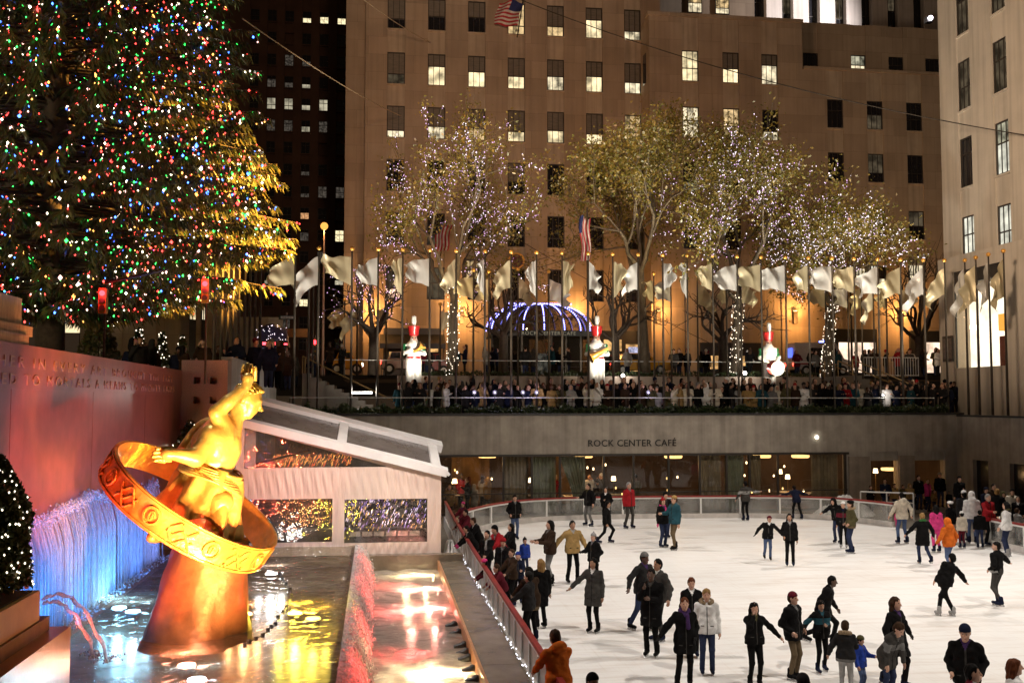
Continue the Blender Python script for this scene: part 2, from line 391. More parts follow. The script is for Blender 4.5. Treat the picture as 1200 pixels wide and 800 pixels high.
def person(label, pos, h=1.75, face=0, lean=(0,0), arms=('down','down'), legs=None, coat='black', hem=.82, trousers='black', hair='black', long=0, hat=None, hatc='black', skin='fair',
           res=.02, skates='blue', gloves=None, look=0, bulk=1.0, fur=None, scarf=None, belt=None, stripe=None, pom=False, hood=None, tight=False, bag=None, group=None, fem=False, child=False, nod=0, collar=True, shirt=None):
    """pos = ground point; built in a frame where the figure faces -Y, +X is its left, standing 1.75 m; then turned and scaled"""
    S = h/1.75; face = face+180*0
    la, lb = R(lean[0]), R(lean[1]); Z0 = .95
    def up(v):
        x, y, z = v; z -= Z0
        y, z = y*math.cos(la)-z*math.sin(la), y*math.sin(la)+z*math.cos(la)
        x, z = x*math.cos(lb)+z*math.sin(lb), z*math.cos(lb)-x*math.sin(lb)
        return np.array((x, y, z+Z0))
    G = .0 if not skates else .055      # lift of the sole on the blade
    sw = .165 if fem else .185
    if child: sw *= .92
    legs = legs or [(.02,0,0),(.02,0,0)]
    hipz = .90+G
    lower = 0
    for (ox, oy, oz) in legs:
        d = math.sqrt(max(.05, .80**2-ox*ox-oy*oy)); lower = max(lower, (hipz-(.085+G))-d-oz*.0)
    lower = max(0, min(.35, lower)); dz = -lower+G
    def U(v): p = up(v); p[2] += dz; return p
    hips = [np.array((s*.085, 0, .90+dz)) for s in (1,-1)]
    ank = [np.array((s*(.085+l[0]), -l[1], .085+G+l[2])) for s, l in zip((1,-1), legs)]
    knees = []
    for hp, a in zip(hips, ank):
        kn, a2 = ik(hp, a, .41, .41, (0,-1,.15)); knees.append(kn); a[:] = a2
    b = Body(res/S)
    pel = U((0,0,.97)); ch = U((0,-.005,1.28)); nk = U((0,.01,1.46)); hd = U((0,-.025,1.615)); 
    b.rc(U((.05,0,.97)), U((.065,0,1.30)), .115, .115, 2, .05).rc(U((-.05,0,.97)), U((-.065,0,1.30)), .115, .115, 2, .05)
    b.ell(pel, (.165,.125,.12), 1, .05)
    sh = [U((s*sw,.0,1.385)) for s in (1,-1)]
    b.rc(sh[0], sh[1], .055, .055, 2, .05)
    b.rc(nk-np.array((0,0,.06)), hd-np.array((0,0,.03)), .056, .052, 0, .03)
    # head, turned by look and nod
    cy, sy = math.cos(R(look)), math.sin(R(look)); cn, sn = math.cos(la*.5+R(nod)), math.sin(la*.5+R(nod))
    Mh = np.array(((cy,-sy,0),(sy,cy,0),(0,0,1))) @ np.array(((1,0,0),(0,cn,-sn),(0,sn,cn)))
    hs = 1.14 if child else 1.0
    Hh = lambda x, y, z: hd+Mh@(np.array((x,y,z))*hs)
    b.ell(Hh(0,.012,.02), np.array((.076,.095,.108))*hs, 0, .03, Mh)
    b.rc(Hh(0,-.035,-.05), Hh(0,-.06,-.088), .058*hs, .03*hs, 0, .04)
    b.rc(Hh(0,-.088,.012), Hh(0,-.112,-.022), .012, .017, 0, .02)
    for s in (1,-1): b.rc(Hh(s*.077,.01,.015), Hh(s*.08,.015,-.025), .014, .012, 0, .012)
    dots = [(Hh(s*.034,-.085,.018), .0145*hs, 3) for s in (1,-1)]+[(Hh(0,-.094,-.055), .016*hs, 4)]
    # arms
    el, wr = [], []
    ex = MB()
    for i, s in enumerate((1,-1)):
        a = ARM[arms[i]] if isinstance(arms[i], str) else arms[i]
        tgt = sh[i]+np.array((s*a[0], -a[1], a[2]))
        e, w = ik(sh[i], tgt, .285, .25, (s*.5,.1,-1) if a[2] > 0 else (s*.45,.6,-.7) if a[2] > -.3 else (s*.35,.9,0))
        el.append(e); wr.append(w)
        b.chain([sh[i], e, w], [.056,.044,.032], 2, .03)
        dr = w-e; dr /= np.linalg.norm(dr); ac = np.cross(dr, (s*.9,-.2,.35)); ac /= np.linalg.norm(ac)+1e-9; pn = np.cross(ac, dr)
        b.rc(w, w+dr*.075, .03, .034, 5 if gloves else 0, .02)
        hb = w+dr*.085
        for j, L in enumerate((.062,.072,.068,.052)):
            q = hb+ac*(.027-.018*j); t1 = q+dr*L*.55-pn*s*.006; t2 = t1+dr*L*.45-pn*s*.022
            ex.tube([q-dr*.03, t1, t2], [.0105,.0095,.007], 5, 5 if gloves else 0)
        q = w+dr*.03+ac*.028; ex.tube([q-ac*.015, q+ac*.022+dr*.03, q+ac*.026+dr*.062-pn*s*.012], [.012,.011,.008], 5, 5 if gloves else 0)
    for hp, kn, a in zip(hips, knees, ank):
        b.rc(hp, kn, .088, .062, 1, .05); b.rc(kn, a+np.array((0,0,.02)), .06, .042 if tight else .055, 1, .03)
        if not skates: b.rc(a+np.array((0,.02,-.04)), a+np.array((0,-.13,-.045)), .042, .036, 6, .03)
    tm = cloth(trousers); cm = cloth(coat); sk = SKIN[skin]
    rz = R(face); cz, sz = math.cos(rz), math.sin(rz)
    mats = [sk, tm, cloth(shirt) if shirt else cm, eye_m, lip_m, cloth(gloves) if gloves else sk, cloth('black')]
    xf = lambda A: A
    o = b.build('person', mats, None, S, ex, dots)
    o.location = tuple(map(float, pos)); o.rotation_euler = (0,0,rz)
    tag(o, label, 'person', group)
    # coat
    c = Body(res/S); m = .022*bulk
    fr = -.012
    wt = .092 if fem else .104
    for s in (1,-1): c.chain([U((s*.06,fr,.93)), U((s*.055,fr,1.10)), U((s*.075,fr,1.32))], [.108+m, wt+m, .104+m], 0, .05)
    c.rc(sh[0], sh[1], .05+m*.8, .05+m*.8, 0, .05); c.rc(U((0,.015,1.38)), U((0,.01,1.47)), .10+m*.5, .058, 0, .07)
    for i in (0,1):
        w2 = el[i]+(wr[i]-el[i])*.96
        c.chain([sh[i], el[i], w2], [.054+m, .045+m, .036+m*.6], 0, .035)
        if hem < .9:
            dk = knees[i]-hips[i]; q = hips[i]+dk*min(1.15, max(.1, (.93-hem)/.40)); q[2] = hem+dz-.10
            c.rc(hips[i]+np.array((0,0,.08)), q*np.array((.85,1,1)), .112+m, .118+m*1.2 if hem < .7 else .106+m, 0, .08)
    if hood: c.ell(U((0,.12,1.47)), (.13,.09,.10), 0, .04)
    if collar: c.rc(U((.05,.01,1.44)), U((-.05,.01,1.44)), .072, .072, 0, .03)
    if belt: pass
    hz = hem+dz
    c.cut((0,0,hz), (0,0,-1)) if lean[0] < 30 else None
    sh_n = shirt or ('grey','white','maroon','darkgrey','purple','olive','lightgrey','navy')[int(RNG.integers(8))]
    cms = [cm, cloth(stripe) if stripe else cm, cloth(belt) if belt else cm, cloth('darkgrey' if coat in ('black','charcoal','navy','brown') else 'charcoal'), cloth(sh_n)]
    V = None
    oc = c.build('coat' if hem < .8 else 'jacket', cms, o, S)
    nv = len(oc.data.vertices); co = np.zeros(nv*3, np.float32); oc.data.vertices.foreach_get('co', co); co = co.reshape(-1,3)
    nr = np.zeros(nv*3, np.float32); oc.data.vertices.foreach_get('normal', nr); nr = nr.reshape(-1,3); ph = RNG.uniform(0,6,4)
    w_ = np.sin(co[:,2]*46+co[:,0]*14*np.sin(ph[0])+2.2*np.sin(co[:,0]*19+ph[1]))*.5+np.sin(co[:,2]*27-co[:,0]*30+co[:,1]*22+ph[2])*.5
    co += nr*(w_*.0075)[:,None]; oc.data.vertices.foreach_set('co', co.reshape(-1)); oc.data.update()
    me = oc.data
    nv = len(me.polygons); ce = np.zeros(nv*3); me.polygons.foreach_get('center', ce); ce = ce.reshape(-1,3)/S; no = np.zeros(nv*3); me.polygons.foreach_get('normal', no); no = no.reshape(-1,3); mi = np.zeros(nv, np.int32)
    la2, lb2 = -la, -lb; zr_ = ce[:,2]-dz-Z0; xr_ = ce[:,0]*math.cos(lb)-zr_*math.sin(lb); zu_ = ce[:,0]*math.sin(lb)+zr_*math.cos(lb); yr_ = ce[:,1]*math.cos(la)+zu_*math.sin(la); zu_ = zu_*math.cos(la)-ce[:,1]*math.sin(la)+Z0
    arm_ = np.abs(xr_) > .165
    if stripe: mi[(zu_ > 1.16) & (zu_ < 1.31)] = 1
    if belt: mi[zu_ < hem+.075] = 2
    fr_ = (no[:,1] < -.35) & ~arm_
    mi[fr_ & (np.abs(xr_) < .011) & (zu_ < 1.40)] = 3
    mi[fr_ & (np.abs(np.abs(xr_)-.10) < .035) & (np.abs(zu_-(hem+.17)) < .010)] = 3
    if not fur and not hood: mi[fr_ & (zu_ > 1.36) & (np.abs(xr_) < (zu_-1.36)*.55)] = 4
    me.polygons.foreach_set('material_index', mi)
    # hair
    if hair:
        q = Body(max(.012, res*.8)/S)
        q.ell(Hh(0,.022,.045), np.array((.084,.098,.092))*hs, 0, .02, Mh)
        q.ell(Hh(0,.05,-.01), np.array((.085,.075,.095))*hs, 0, .03, Mh)
        if long:
            L = long
            for s in (1,-1): q.rc(Hh(s*.055,.045,.0), Hh(s*.075,.055,-.10-L), .05, .045, 0, .04)
            q.rc(Hh(0,.075,.0), Hh(0,.09,-.12-L), .07, .06, 0, .05)
        q.ell(Hh(0,-.095,-.02), np.array((.070,.085,.092))*hs, 0, .01, Mh, sub=True)
        ho = q.build('hair', [HAIR[hair]], o, S); hv = len(ho.data.vertices)
        if hv:
            co = np.zeros(hv*3, np.float32); ho.data.vertices.foreach_get('co', co); co = co.reshape(-1,3); nr = np.zeros(hv*3, np.float32); ho.data.vertices.foreach_get('normal', nr)
            ph = RNG.uniform(0,6); co += nr.reshape(-1,3)*(np.sin(co[:,0]*90+ph)*np.sin(co[:,1]*70+co[:,2]*25)*.006+np.sin(co[:,2]*55+ph)*.004*(1 if long else .3))[:,None]; ho.data.vertices.foreach_set('co', co.reshape(-1)); ho.data.update()
    if hat:
        q = Body(max(.012, res*.8)/S)
        if hat == 'hood':
            q.ell(Hh(0,.03,.02), np.array((.115,.125,.14))*hs, 0, .03, Mh); q.rc(Hh(0,.05,-.06), Hh(0,.07,-.13), .10, .12, 0, .05)
            q.ell(Hh(0,-.12,-.01), np.array((.075,.10,.10))*hs, 0, .01, Mh, sub=True)
        else:
            q.ell(Hh(0,.016,.05), np.array((.092,.106,.10))*hs, 0, .02, Mh)
            q.cut(Hh(0,-.05,.045), -(Mh@np.array((0,.25,1))))
            if hat == 'brim': q.ell(Hh(0,.0,.05), np.array((.135,.15,.02)), 0, .02, Mh)
            if hat == 'cap': q.ell(Hh(0,-.11,.05), np.array((.07,.08,.014)), 0, .01, Mh)
            if hat == 'beret': q.ell(Hh(0,.02,.10), np.array((.13,.13,.05)), 0, .03, Mh)
            if pom: q.ell(Hh(0,.03,.165), (.035,.035,.035), 0, .01)
        q.build('hat' if hat != 'hood' else 'hood', [cloth(hatc)], o, S)
    if fur or scarf:
        q = Body(max(.014, res)/S); n_ = 9
        rr = .115 if fur else .085
        ring = [U((rr*math.sin(t), .02-rr*.85*math.cos(t)*-1, 1.475+.03*math.cos(t))) for t in np.linspace(-2.6,2.6,n_)]
        q.chain(ring, [.045 if fur else .04]*n_, 0, .02)
        if scarf: q.rc(U((.04,-.12,1.42)), U((.05,-.15,1.18)), .035, .045, 0, .03)
        q.build('hood_trim' if fur else 'scarf', [fur_m if fur else cloth(scarf)], o, S)
    if skates:
        me = skate_mesh(skates)
        for i, a in enumerate(ank):
            so = link(me, 'skate', o, world=False); so.location = tuple(a*S); so.scale = (S,S,S)
            pitch = max(-.5, min(.7, legs[i][2]*2.5)); so.rotation_euler = (pitch, 0, 0)
    return o
# ------------------------------------------------------------------ ground and levels
asphalt = mat('asphalt', (.05,.048,.045), .8, .4, 1.5, .2, 40.)
paving = mat('plaza_paving', (.16,.135,.11), .55, .35, .8, .1, 20.)
def ice_mat():
    m, nt, out = _nodes('rink_ice'); L = nt.links.new
    b = N(nt, 'BsdfPrincipled', Roughness=.38); b.inputs['Specular IOR Level'].default_value = .45
    tc = N(nt, 'TexCoord')
    def nz(sc, st, lo, hi, d=6.):
        mp = N(nt, 'Mapping'); mp.inputs['Scale'].default_value = st; L(tc.outputs['Object'], mp.inputs[0])
        n = N(nt, 'TexNoise', Scale=sc, Detail=d, Roughness=.62, Distortion=.5); L(mp.outputs[0], n.inputs['Vector'])
        r = N(nt, 'MapRange'); r.inputs['From Min'].default_value=lo; r.inputs['From Max'].default_value=hi; L(n.outputs['Fac'], r.inputs['Value']); return r, n
    a, _ = nz(.28, (.55,1.7,1), .50, .72); s_, n2 = nz(1.6, (.35,2.6,1), .48, .70, 9.); g, _ = nz(5., (1,1,1), .3, .7)
    c = N(nt, 'Mix', data_type='RGBA'); c.inputs[6].default_value=(.80,.785,.765,1); c.inputs[7].default_value=(.58,.50,.44,1)
    def scr(rot, sc):
        mp = N(nt, 'Mapping'); mp.inputs['Rotation'].default_value = (0,0,rot); mp.inputs['Scale'].default_value = (sc,.35,1); L(tc.outputs['Object'], mp.inputs[0])
        n = N(nt, 'TexNoise', Scale=1.0, Detail=4., Roughness=.75, Distortion=.35); L(mp.outputs[0], n.inputs['Vector'])
        r = N(nt, 'MapRange'); r.inputs['From Min'].default_value=.58; r.inputs['From Max'].default_value=.66; L(n.outputs['Fac'], r.inputs['Value']); return r
    k = N(nt, 'Math', operation='MULTIPLY'); L(a.outputs[0], k.inputs[0]); k.inputs[1].default_value=.45
    k2 = N(nt, 'Math', operation='MULTIPLY_ADD'); L(s_.outputs[0], k2.inputs[0]); k2.inputs[1].default_value=.5; L(k.outputs[0], k2.inputs[2])
    last = k2
    for rot, sc in ((.5,9.),(-.7,11.),(1.35,8.),(-.1,13.)):
        q = scr(rot, sc); k3 = N(nt, 'Math', operation='MULTIPLY_ADD'); L(q.outputs[0], k3.inputs[0]); k3.inputs[1].default_value=.16; L(last.outputs[0], k3.inputs[2]); last = k3
    L(last.outputs[0], c.inputs[0]); L(c.outputs[2], b.inputs['Base Color'])
    bp = N(nt, 'Bump', Strength=.25, Distance=.02); L(n2.outputs['Fac'], bp.inputs['Height']); L(bp.outputs[0], b.inputs['Normal'])
    L(b.outputs[0], out.inputs[0]); return m
ice_m = ice_mat()
# rink outline (far boards), from measured points
RINK = [(2.93,-4),(2.93,12),(2.93,24),(2.93,34),(3.05,39.0),(3.5,41.3),(4.4,43.2),(5.8,45.2),(7.6,46.5),(10.5,46.9),(14.4,46.8),(18.4,46.4),(20.6,45.7),(21.9,44.3),(22.8,42.0),(23.3,39.0),(23.5,35.0),(23.6,30.0),(23.6,20.0),(23.6,-4)]
def resample(P, step):
    P = np.array(P, float); s = np.r_[0, np.cumsum(np.linalg.norm(np.diff(P, axis=0), axis=1))]
    t = np.linspace(0, s[-1], max(2, int(round(s[-1]/step))+1)); return np.stack([np.interp(t, s, P[:,i]) for i in range(P.shape[1])], 1)
def smooth_path(P, it=2):
    P = np.array(P, float)
    for _ in range(it):
        Q = [P[0]]
        for a, b in zip(P[:-1], P[1:]): Q += [a*.75+b*.25, a*.25+b*.75]
        P = np.array(Q+[P[-1]])
    return P
rink_path = smooth_path(RINK)
k = MB(); k.add([(x, y, 0) for x, y in rink_path], [tuple(range(len(rink_path)))[::-1]])
tag(k.build('ice', ice_m), kind='structure')
tag(MB().box(-6.5,30.2,-6,49.3,-.6,-.015).build('plaza_floor', paving), kind='structure')
tag(MB().box(-20,60,49.6,58.2,4.0,4.6).box(29.95+.35,40,30,49.6,4.0,4.75).build('terrace', paving), kind='structure')
g = MB(); xs = np.linspace(-260,260,14); 
P = np.array([[(x, 58.2, 7.05), (x, 62, 7.15), (x, 70, 7.35), (x, 80, 7.4), (x, 320, 7.4)] for x in xs]); g.grid(P)
tag(g.build('street', asphalt), kind='structure')
tag(MB().box(-40,-6.1-.55,2,58.2,5.0,6.0).box(-6.64,-4.75,33.6,47,5.0,6.0).box(-5.0,-4.72,47,49.6,4,4.6).build('upper_plaza', paving), kind='structure')
# ------------------------------------------------------------------ café front and retaining walls
cafe = thing('cafe_building', 'long grey concrete wall with dark café windows facing the skating rink', 'café front', (12,49,0))
w = MB()
w.box(-4.68,30.25,49.0,49.5,2.95,4.85); w.box(23.9,25.2,49.02,49.5,0,2.95); w.box(26.7,27.6,49.02,49.5,0,2.95); w.box(29.3,30.25,49.02,49.5,0,2.95)
w.box(-4.68,2.6,49.02,49.5,0,2.95)
w.build('wall', concrete, cafe)
cp = MB(); cp.box(-4.7,30.35,48.9,49.62,4.853,4.95); cp.build('coping', mat('dark_coping', (.03,.03,.032), .4, .3), cafe)
bp_m = mat('beige_panel', (.28,.23,.18), .7, .25, 2., streak=.25)
MB().box(23.98,25.1,48.9,49.015,.3,2.72).build('stone_panel', bp_m, cafe); MB().box(26.72,27.55,48.9,49.015,.3,2.75).build('stone_panel', bp_m, cafe)
fr = MB(); fr.box(2.6,24.0,48.93,49.1,2.84,2.948); fr.box(2.6,23.9,48.95,49.08,.02,.14); fr.box(2.6,23.9,48.97,49.05,1.02,1.07)
cols_w = [2.65,6.2,7.6,9.0,11.2,12.7,14.5,16.1,17.5,18.7,20.2,23.8]
for x in cols_w: fr.box(x-.05,x+.05,48.94,49.07,.14,2.84)
fr.build('window_frame', frame_m, cafe)
cafe_glass = glass('cafe_glass', (.90,.88,.84), .0, .015, .01)
for a, b in zip(cols_w[:-1], cols_w[1:]):
    MB().box(a+.055,b-.055,49.0,49.012,.145,2.835).build('glass_pane', cafe_glass, cafe)
for a, b in ((25.2,26.7),(27.6,29.3)):
    MB().box(a,b,49.2,49.212,0,2.5).build('glass_pane', cafe_glass, cafe); 
lin = MB(); lin.box(25.2,26.7,49.1,49.5,2.5,2.948); lin.box(27.6,29.3,49.1,49.5,2.5,2.948); lin.build('lintel', concrete, cafe)
# interior
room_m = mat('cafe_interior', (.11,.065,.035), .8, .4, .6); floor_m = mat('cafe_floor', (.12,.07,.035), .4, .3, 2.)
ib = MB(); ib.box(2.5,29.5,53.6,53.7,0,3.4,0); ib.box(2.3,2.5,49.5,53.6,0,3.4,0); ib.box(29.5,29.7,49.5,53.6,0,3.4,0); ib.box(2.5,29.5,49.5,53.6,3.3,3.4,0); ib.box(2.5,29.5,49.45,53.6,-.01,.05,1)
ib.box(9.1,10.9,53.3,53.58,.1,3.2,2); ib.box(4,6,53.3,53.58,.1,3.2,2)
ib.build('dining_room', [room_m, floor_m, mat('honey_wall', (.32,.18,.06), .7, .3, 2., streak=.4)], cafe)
curt_m = mat('curtain_cloth', (.30,.25,.16), .9, .3, 2., streak=.3); curt_g = mat('green_curtain_cloth', (.22,.26,.19), .9, .3, 2.)
def curtain(x0, x1, y, m, gather=0.):
    P = []
    for i in range(int((x1-x0)/.035)+1):
        x = x0+.035*i; row = []
        for zz in np.linspace(.1, 2.8, 8):
            gx = x+(x1-x)*gather*(1-abs(zz-1.0)/1.8 if zz > 1.0 else 1)
            row.append((gx, y+.05*math.sin(x*34+zz*.6)+.03*math.sin(x*13), zz))
        P.append(row)
    b = MB().grid(np.array(P)).build('curtain', m, cafe, smooth='all')
curtain(6.3,7.5,49.5,curt_m); curtain(7.7,8.9,49.45,curt_g); curtain(9.05,10.4,49.5,curt_g,.5); curtain(16.2,17.4,49.5,curt_m); curtain(17.6,18.6,49.5,curt_g); curtain(18.75,19.5,49.5,curt_m,.4); curtain(22.2,23.7,49.5,curt_m)
lampE = emit('lamp_amber', (1,.62,.22), 3.2, var=.2); lampW = emit('table_lamp_glow', (1,.72,.4), 7.)
warm_brass = mat('brass', (.5,.3,.1), .3, .2, metal=1.)
for i, (px, py) in enumerate(((571,536),(684,536),(789,536.5),(893,536),(938,536),(1043,551))):
    p = on_y(px, py, 50.6); t = thing('pendant_lamp', f'flat round amber pendant lamp over the café tables, {nth(i+1)} from the left', 'lamp', (p[0],p[1],3.3), 'pendant lamps in the café')
    zt = p[2]-3.3
    MB().lathe([(.42,zt),(.46,zt+.05),(.46,zt+.13),(.02,zt+.15)],(0,0,0),20).build('lamp_shade', lampE, t, True, world=False); MB().tube([(0,0,zt+.15),(0,0,-.01)],.012,6).build('cord', blackmetal, t, world=False)
    point((p[0],p[1]-.1,p[2]-.35), 22, (1,.58,.26), .2)
tl = [(669,560),(719,560),(914,552),(954,551),(923,558),(968,559),(1014,558),(622,562),(533,563),(1026,551)]
tab_m = mat('table_wood', (.09,.045,.02), .35, .3, 3.); linen = mat('table_linen', (.55,.50,.42), .8, .1)
for i, (px, py) in enumerate(tl):
    Y = 50.3+.7*(i % 3); p = on_y(px, py, Y); zt = .78
    t = thing('dining_table', f'small round café table under the {nth(i+1)} table lamp', 'table', (p[0],Y,.05), 'tables inside the café')
    t['label'] = 'round café table with a lit lamp, ' + ['below the left end of the sign','below the right end of the sign','right of the black and grey sweater','left half of the right window','lower one in the right window','right end of the right window','in the small right opening, left side','in front of the green curtain','at the left end of the café','in the small right opening, far side'][i]
    MB().lathe([(.45,.70),(.46,.74),(.02,.75)],(0,0,0),18).build('tabletop', linen, t, world=False); MB().lathe([(.22,0),(.22,.03),(.04,.06),(.04,.70)],(0,0,0),10).build('pedestal', tab_m, t, world=False)
    z0 = p[2]-.16
    l = thing('table_lamp', t['label'].replace('round café table with a lit lamp,', 'small glowing table lamp,'), 'lamp', (p[0],Y,.80), 'table lamps inside the café')
    h = max(.25, p[2]-.80)
    MB().lathe([(.07,0),(.07,.02),(.015,.04),(.015,h-.12)],(0,0,0),8).build('lamp_base', warm_brass, l, world=False)
    MB().lathe([(.13,h-.13),(.10,h+.10)],(0,0,0),12).build('lamp_shade', lampW, l, world=False)
    if i % 2 == 0: point((p[0],Y-.25,p[2]+.05), 30, (1,.55,.22), .1)
for i in range(30):
    x_ = random.choice([random.uniform(2.8,6.2), random.uniform(10.5,16), random.uniform(18.9,22.2)]); y_ = random.uniform(50,53.2); z_ = random.choice((.85,.9,1.5,2.0,2.3))
    t = thing('candle_lamp', 'tiny amber light glowing somewhere in the dim café dining room', 'lamp', (x_,y_,z_), 'small lights in the café'); MB().lathe([(.03,-.04),(.045,.02),(.03,.07),(.005,.09)],(0,0,0),7).build('flame', lampW if i % 3 else lampE, t, True, world=False)
rw = thing('retaining_wall', 'grey concrete side wall of the sunken plaza with dark doorways', 'wall', (30.1,40,0))
k = MB()
ys = [(49.0,47.6),(46.3,44.6),(43.2,20)]
for a, b in ys: k.box(29.94,30.3,b,a,0,2.6)
k.box(29.94,30.3,20,49.0,2.6,4.75); k.build('wall', concrete, rw)
MB().box(30.15,30.25,46.3,47.6,0,2.6).box(30.15,30.25,43.2,44.6,0,2.6).build('doorway', darkwin, rw)
MB().box(29.9,30.35,20,48.88,4.753,4.85).build('coping', MATS['dark_coping'], rw)
# ------------------------------------------------------------------ sign lettering
dk = mat('dark_letters', (.02,.017,.015), .5)
p = on_y(741, 522.5, 48.97)
sg = text('cafe_sign', 'ROCK CENTER CAFÉ', .46, (p[0],48.97,p[2]), (R(90),0,0), dk, None, .025, 'CENTER', 1.06)
tag(sg, 'dark raised letters reading ROCK CENTER CAFÉ on the concrete wall', 'sign')
wl = thing('wall_light', 'small round lit lamp on the concrete wall right of the café sign', 'lamp', on_y(957,512,48.95))
MB().ball((0,-.03,0),.09,10).build('globe', emit('cool_lamp',(1,.93,.75),9.), wl, True, world=False); MB().tube([(0,.06,0),(0,-.02,0)],.05,10).build('base', blackmetal, wl, world=False)
# ------------------------------------------------------------------ rink boards
rail_red = mat('red_rail', (.26,.022,.018), .45, .3, 3.)
board_glass = glass('rink_glass', (.80,.80,.78), .05, .06, .10)
board_pl = mat('kick_board', (.62,.58,.55), .5, .2, 2., streak=.2)
def barrier(path, label, posts_every, htop, bottom, hglass, rail_r, nm='rink_barrier', kickh=.22):
    P = resample(path, posts_every); t = thing(nm, label, 'barrier', (P[len(P)//2][0], P[len(P)//2][1], 0))
    fine = resample(path, .5)
    kb = MB(); rl = MB(); 
    for a, b in zip(fine[:-1], fine[1:]):
        d = b-a; L = np.linalg.norm(d); u = d/L; n = np.array((-u[1],u[0])); c = (a+b)/2
        kb.obox((*c, kickh/2+.004), (*(u*L/2),0), (*(n*.07),0), (0,0,kickh/2))
        rl.obox((*c, htop), (*(u*L/2),0), (*(n*rail_r),0), (0,0,.035))
    kb.build('kick_board', board_pl, t); rl.build('top_rail', rail_red, t)
    rl2 = MB()
    for a, b in zip(fine[:-1], fine[1:]):
        d = b-a; L = np.linalg.norm(d); u = d/L; n = np.array((-u[1],u[0])); c = (a+b)/2
        rl2.obox((*c, htop-.075), (*(u*L/2),0), (*(n*.03),0), (0,0,.03))
    rl2.build('white_rail', whitepaint, t)
    for a, b in zip(P[:-1], P[1:]):
        d = b-a; L = np.linalg.norm(d); u = d/L; n = np.array((-u[1],u[0])); c = (a+b)/2
        MB().obox((*a, (kickh+htop-.1)/2), (*(u*.04),0), (*(n*.045),0), (0,0,(htop-.1-kickh)/2)).build('post', whitepaint, t)
        MB().obox((*c, (kickh+htop-.1)/2), (*(u*(L/2-.045)),0), (*(n*.006),0), (0,0,(htop-.1-kickh)/2-.005)).build('glass_panel', board_glass, t)
    return t
rp = resample(rink_path, .25)
i1 = np.argmin(np.abs(rp[:,0]-3.1)+np.abs(rp[:,1]-39.3)); i2 = np.argmin(np.linalg.norm(rp-np.array((22.9,42.0)), axis=1)); i3 = np.argmin(np.linalg.norm(rp-np.array((23.5,36.3)), axis=1)); i4 = np.argmin(np.linalg.norm(rp-np.array((23.6,16)), axis=1))
barrier(rp[i1+6:i2], 'clear rink boards with white posts and red top rail along the far end', 1.95, 1.03, 0, 0, .05)
barrier(rp[i3:i4], 'clear rink boards with white posts on the right side behind the crowd', 1.95, 1.03, 0, 0, .05)
board_glass = mat('frosted_panel', (.60,.50,.44), .35, .25, 1.2, streak=.3)
barrier(np.array([(2.93,3.),(2.93,30.),(2.98,38),(3.1,45.0)]), 'long pale panelled rink boards with red top rail beside the fountain', 1.0, 1.1, 0, 0, .05, kickh=.45)
# gate rail and shovelled snow behind the far right corner
gr = thing('gate_rail', 'white tubular handrail beside the pile of snow at the rink corner', 'railing', (23.4,44.6,0))
for s_, (x, y) in enumerate(((22.9,45.6),(23.9,45.0),(24.9,44.4))): MB().tube([(x,y,0),(x,y,1.25)],.035,8).build('post', whitepaint, gr)
MB().tube([(22.9,45.6,1.25),(24.9,44.4,1.25)],.035,8).tube([(22.9,45.6,.8),(24.9,44.4,.8)],.03,8).build('rail', whitepaint, gr)
snow_m = mat('shovelled_snow', (.78,.77,.75), .8, .2, 4., .6, 14.)
def snow_heap(label, c, rx, ry, h):
    P = []
    for i in range(25):
        row = []
        for j in range(33):
            r_ = i/24; a = 2*math.pi*j/32
            z = h*max(0, (1-r_**1.4))*(.8+.35*math.sin(3*a+1)*r_+.25*math.sin(9*r_+5*a))+random.uniform(-.03,.03)*(i<24)*(j<32)
            row.append((c[0]+rx*r_*math.cos(a)*(1+.1*math.sin(5*a)), c[1]+ry*r_*math.sin(a), max(0,z)-.02*r_))
        row[32] = row[0]; P.append(row)
    tag(MB().grid(np.array(P)).build('snow_pile', snow_m, None, 'all'), label, 'snow pile')
snow_heap('heap of shovelled snow behind the far right rink corner', (22.7,46.9,0), 1.6, .8, .95)
snow_heap('heap of scraped snow between the tent and the rink rail', (2.45,33.2,0), .45, 2.2, 1.0)
# ------------------------------------------------------------------ fountain
WX = -6.1
gw = thing('granite_wall', 'long red granite wall carrying an inscription behind the gilded figure', 'wall', (WX,24,0))
k = MB()
for y0 in range(8, 33, 5):
    y1 = min(y0+5, 33); k.box(WX-.5,WX,y0+.012,y1-.012,0,5.72)
k.box(WX-.5,WX-.012,8,33,0,5.7); k.box(WX-.5,WX+.02,8,33,5.72,6.5)
k.build('wall', granite, gw)
goldleaf = mat('gold_leaf', (.42,.21,.09), .45, .3, 6.)
ROT = (R(90), 0, R(90))
def inscription(s, y0, y1, z, size):
    o = text('inscription', s, size, (WX+.022,(y0+y1)/2,z), ROT, goldleaf, gw, .012, 'CENTER', 1.5)
    bpy.context.view_layer.update(); wid = max(v.co.x for v in o.data.vertices)-min(v.co.x for v in o.data.vertices)
    o.scale = ((y1-y0)/max(wid,.1),1,1)
inscription('PROMETHEUS TEACHER IN EVERY ART BROUGHT THE FIRE', 10.2, 31.5, 6.10, .27)
inscription('THAT HATH PROVED TO MORTALS A MEANS TO MIGHTY ENDS', 11.6, 31.8, 5.80, .27)
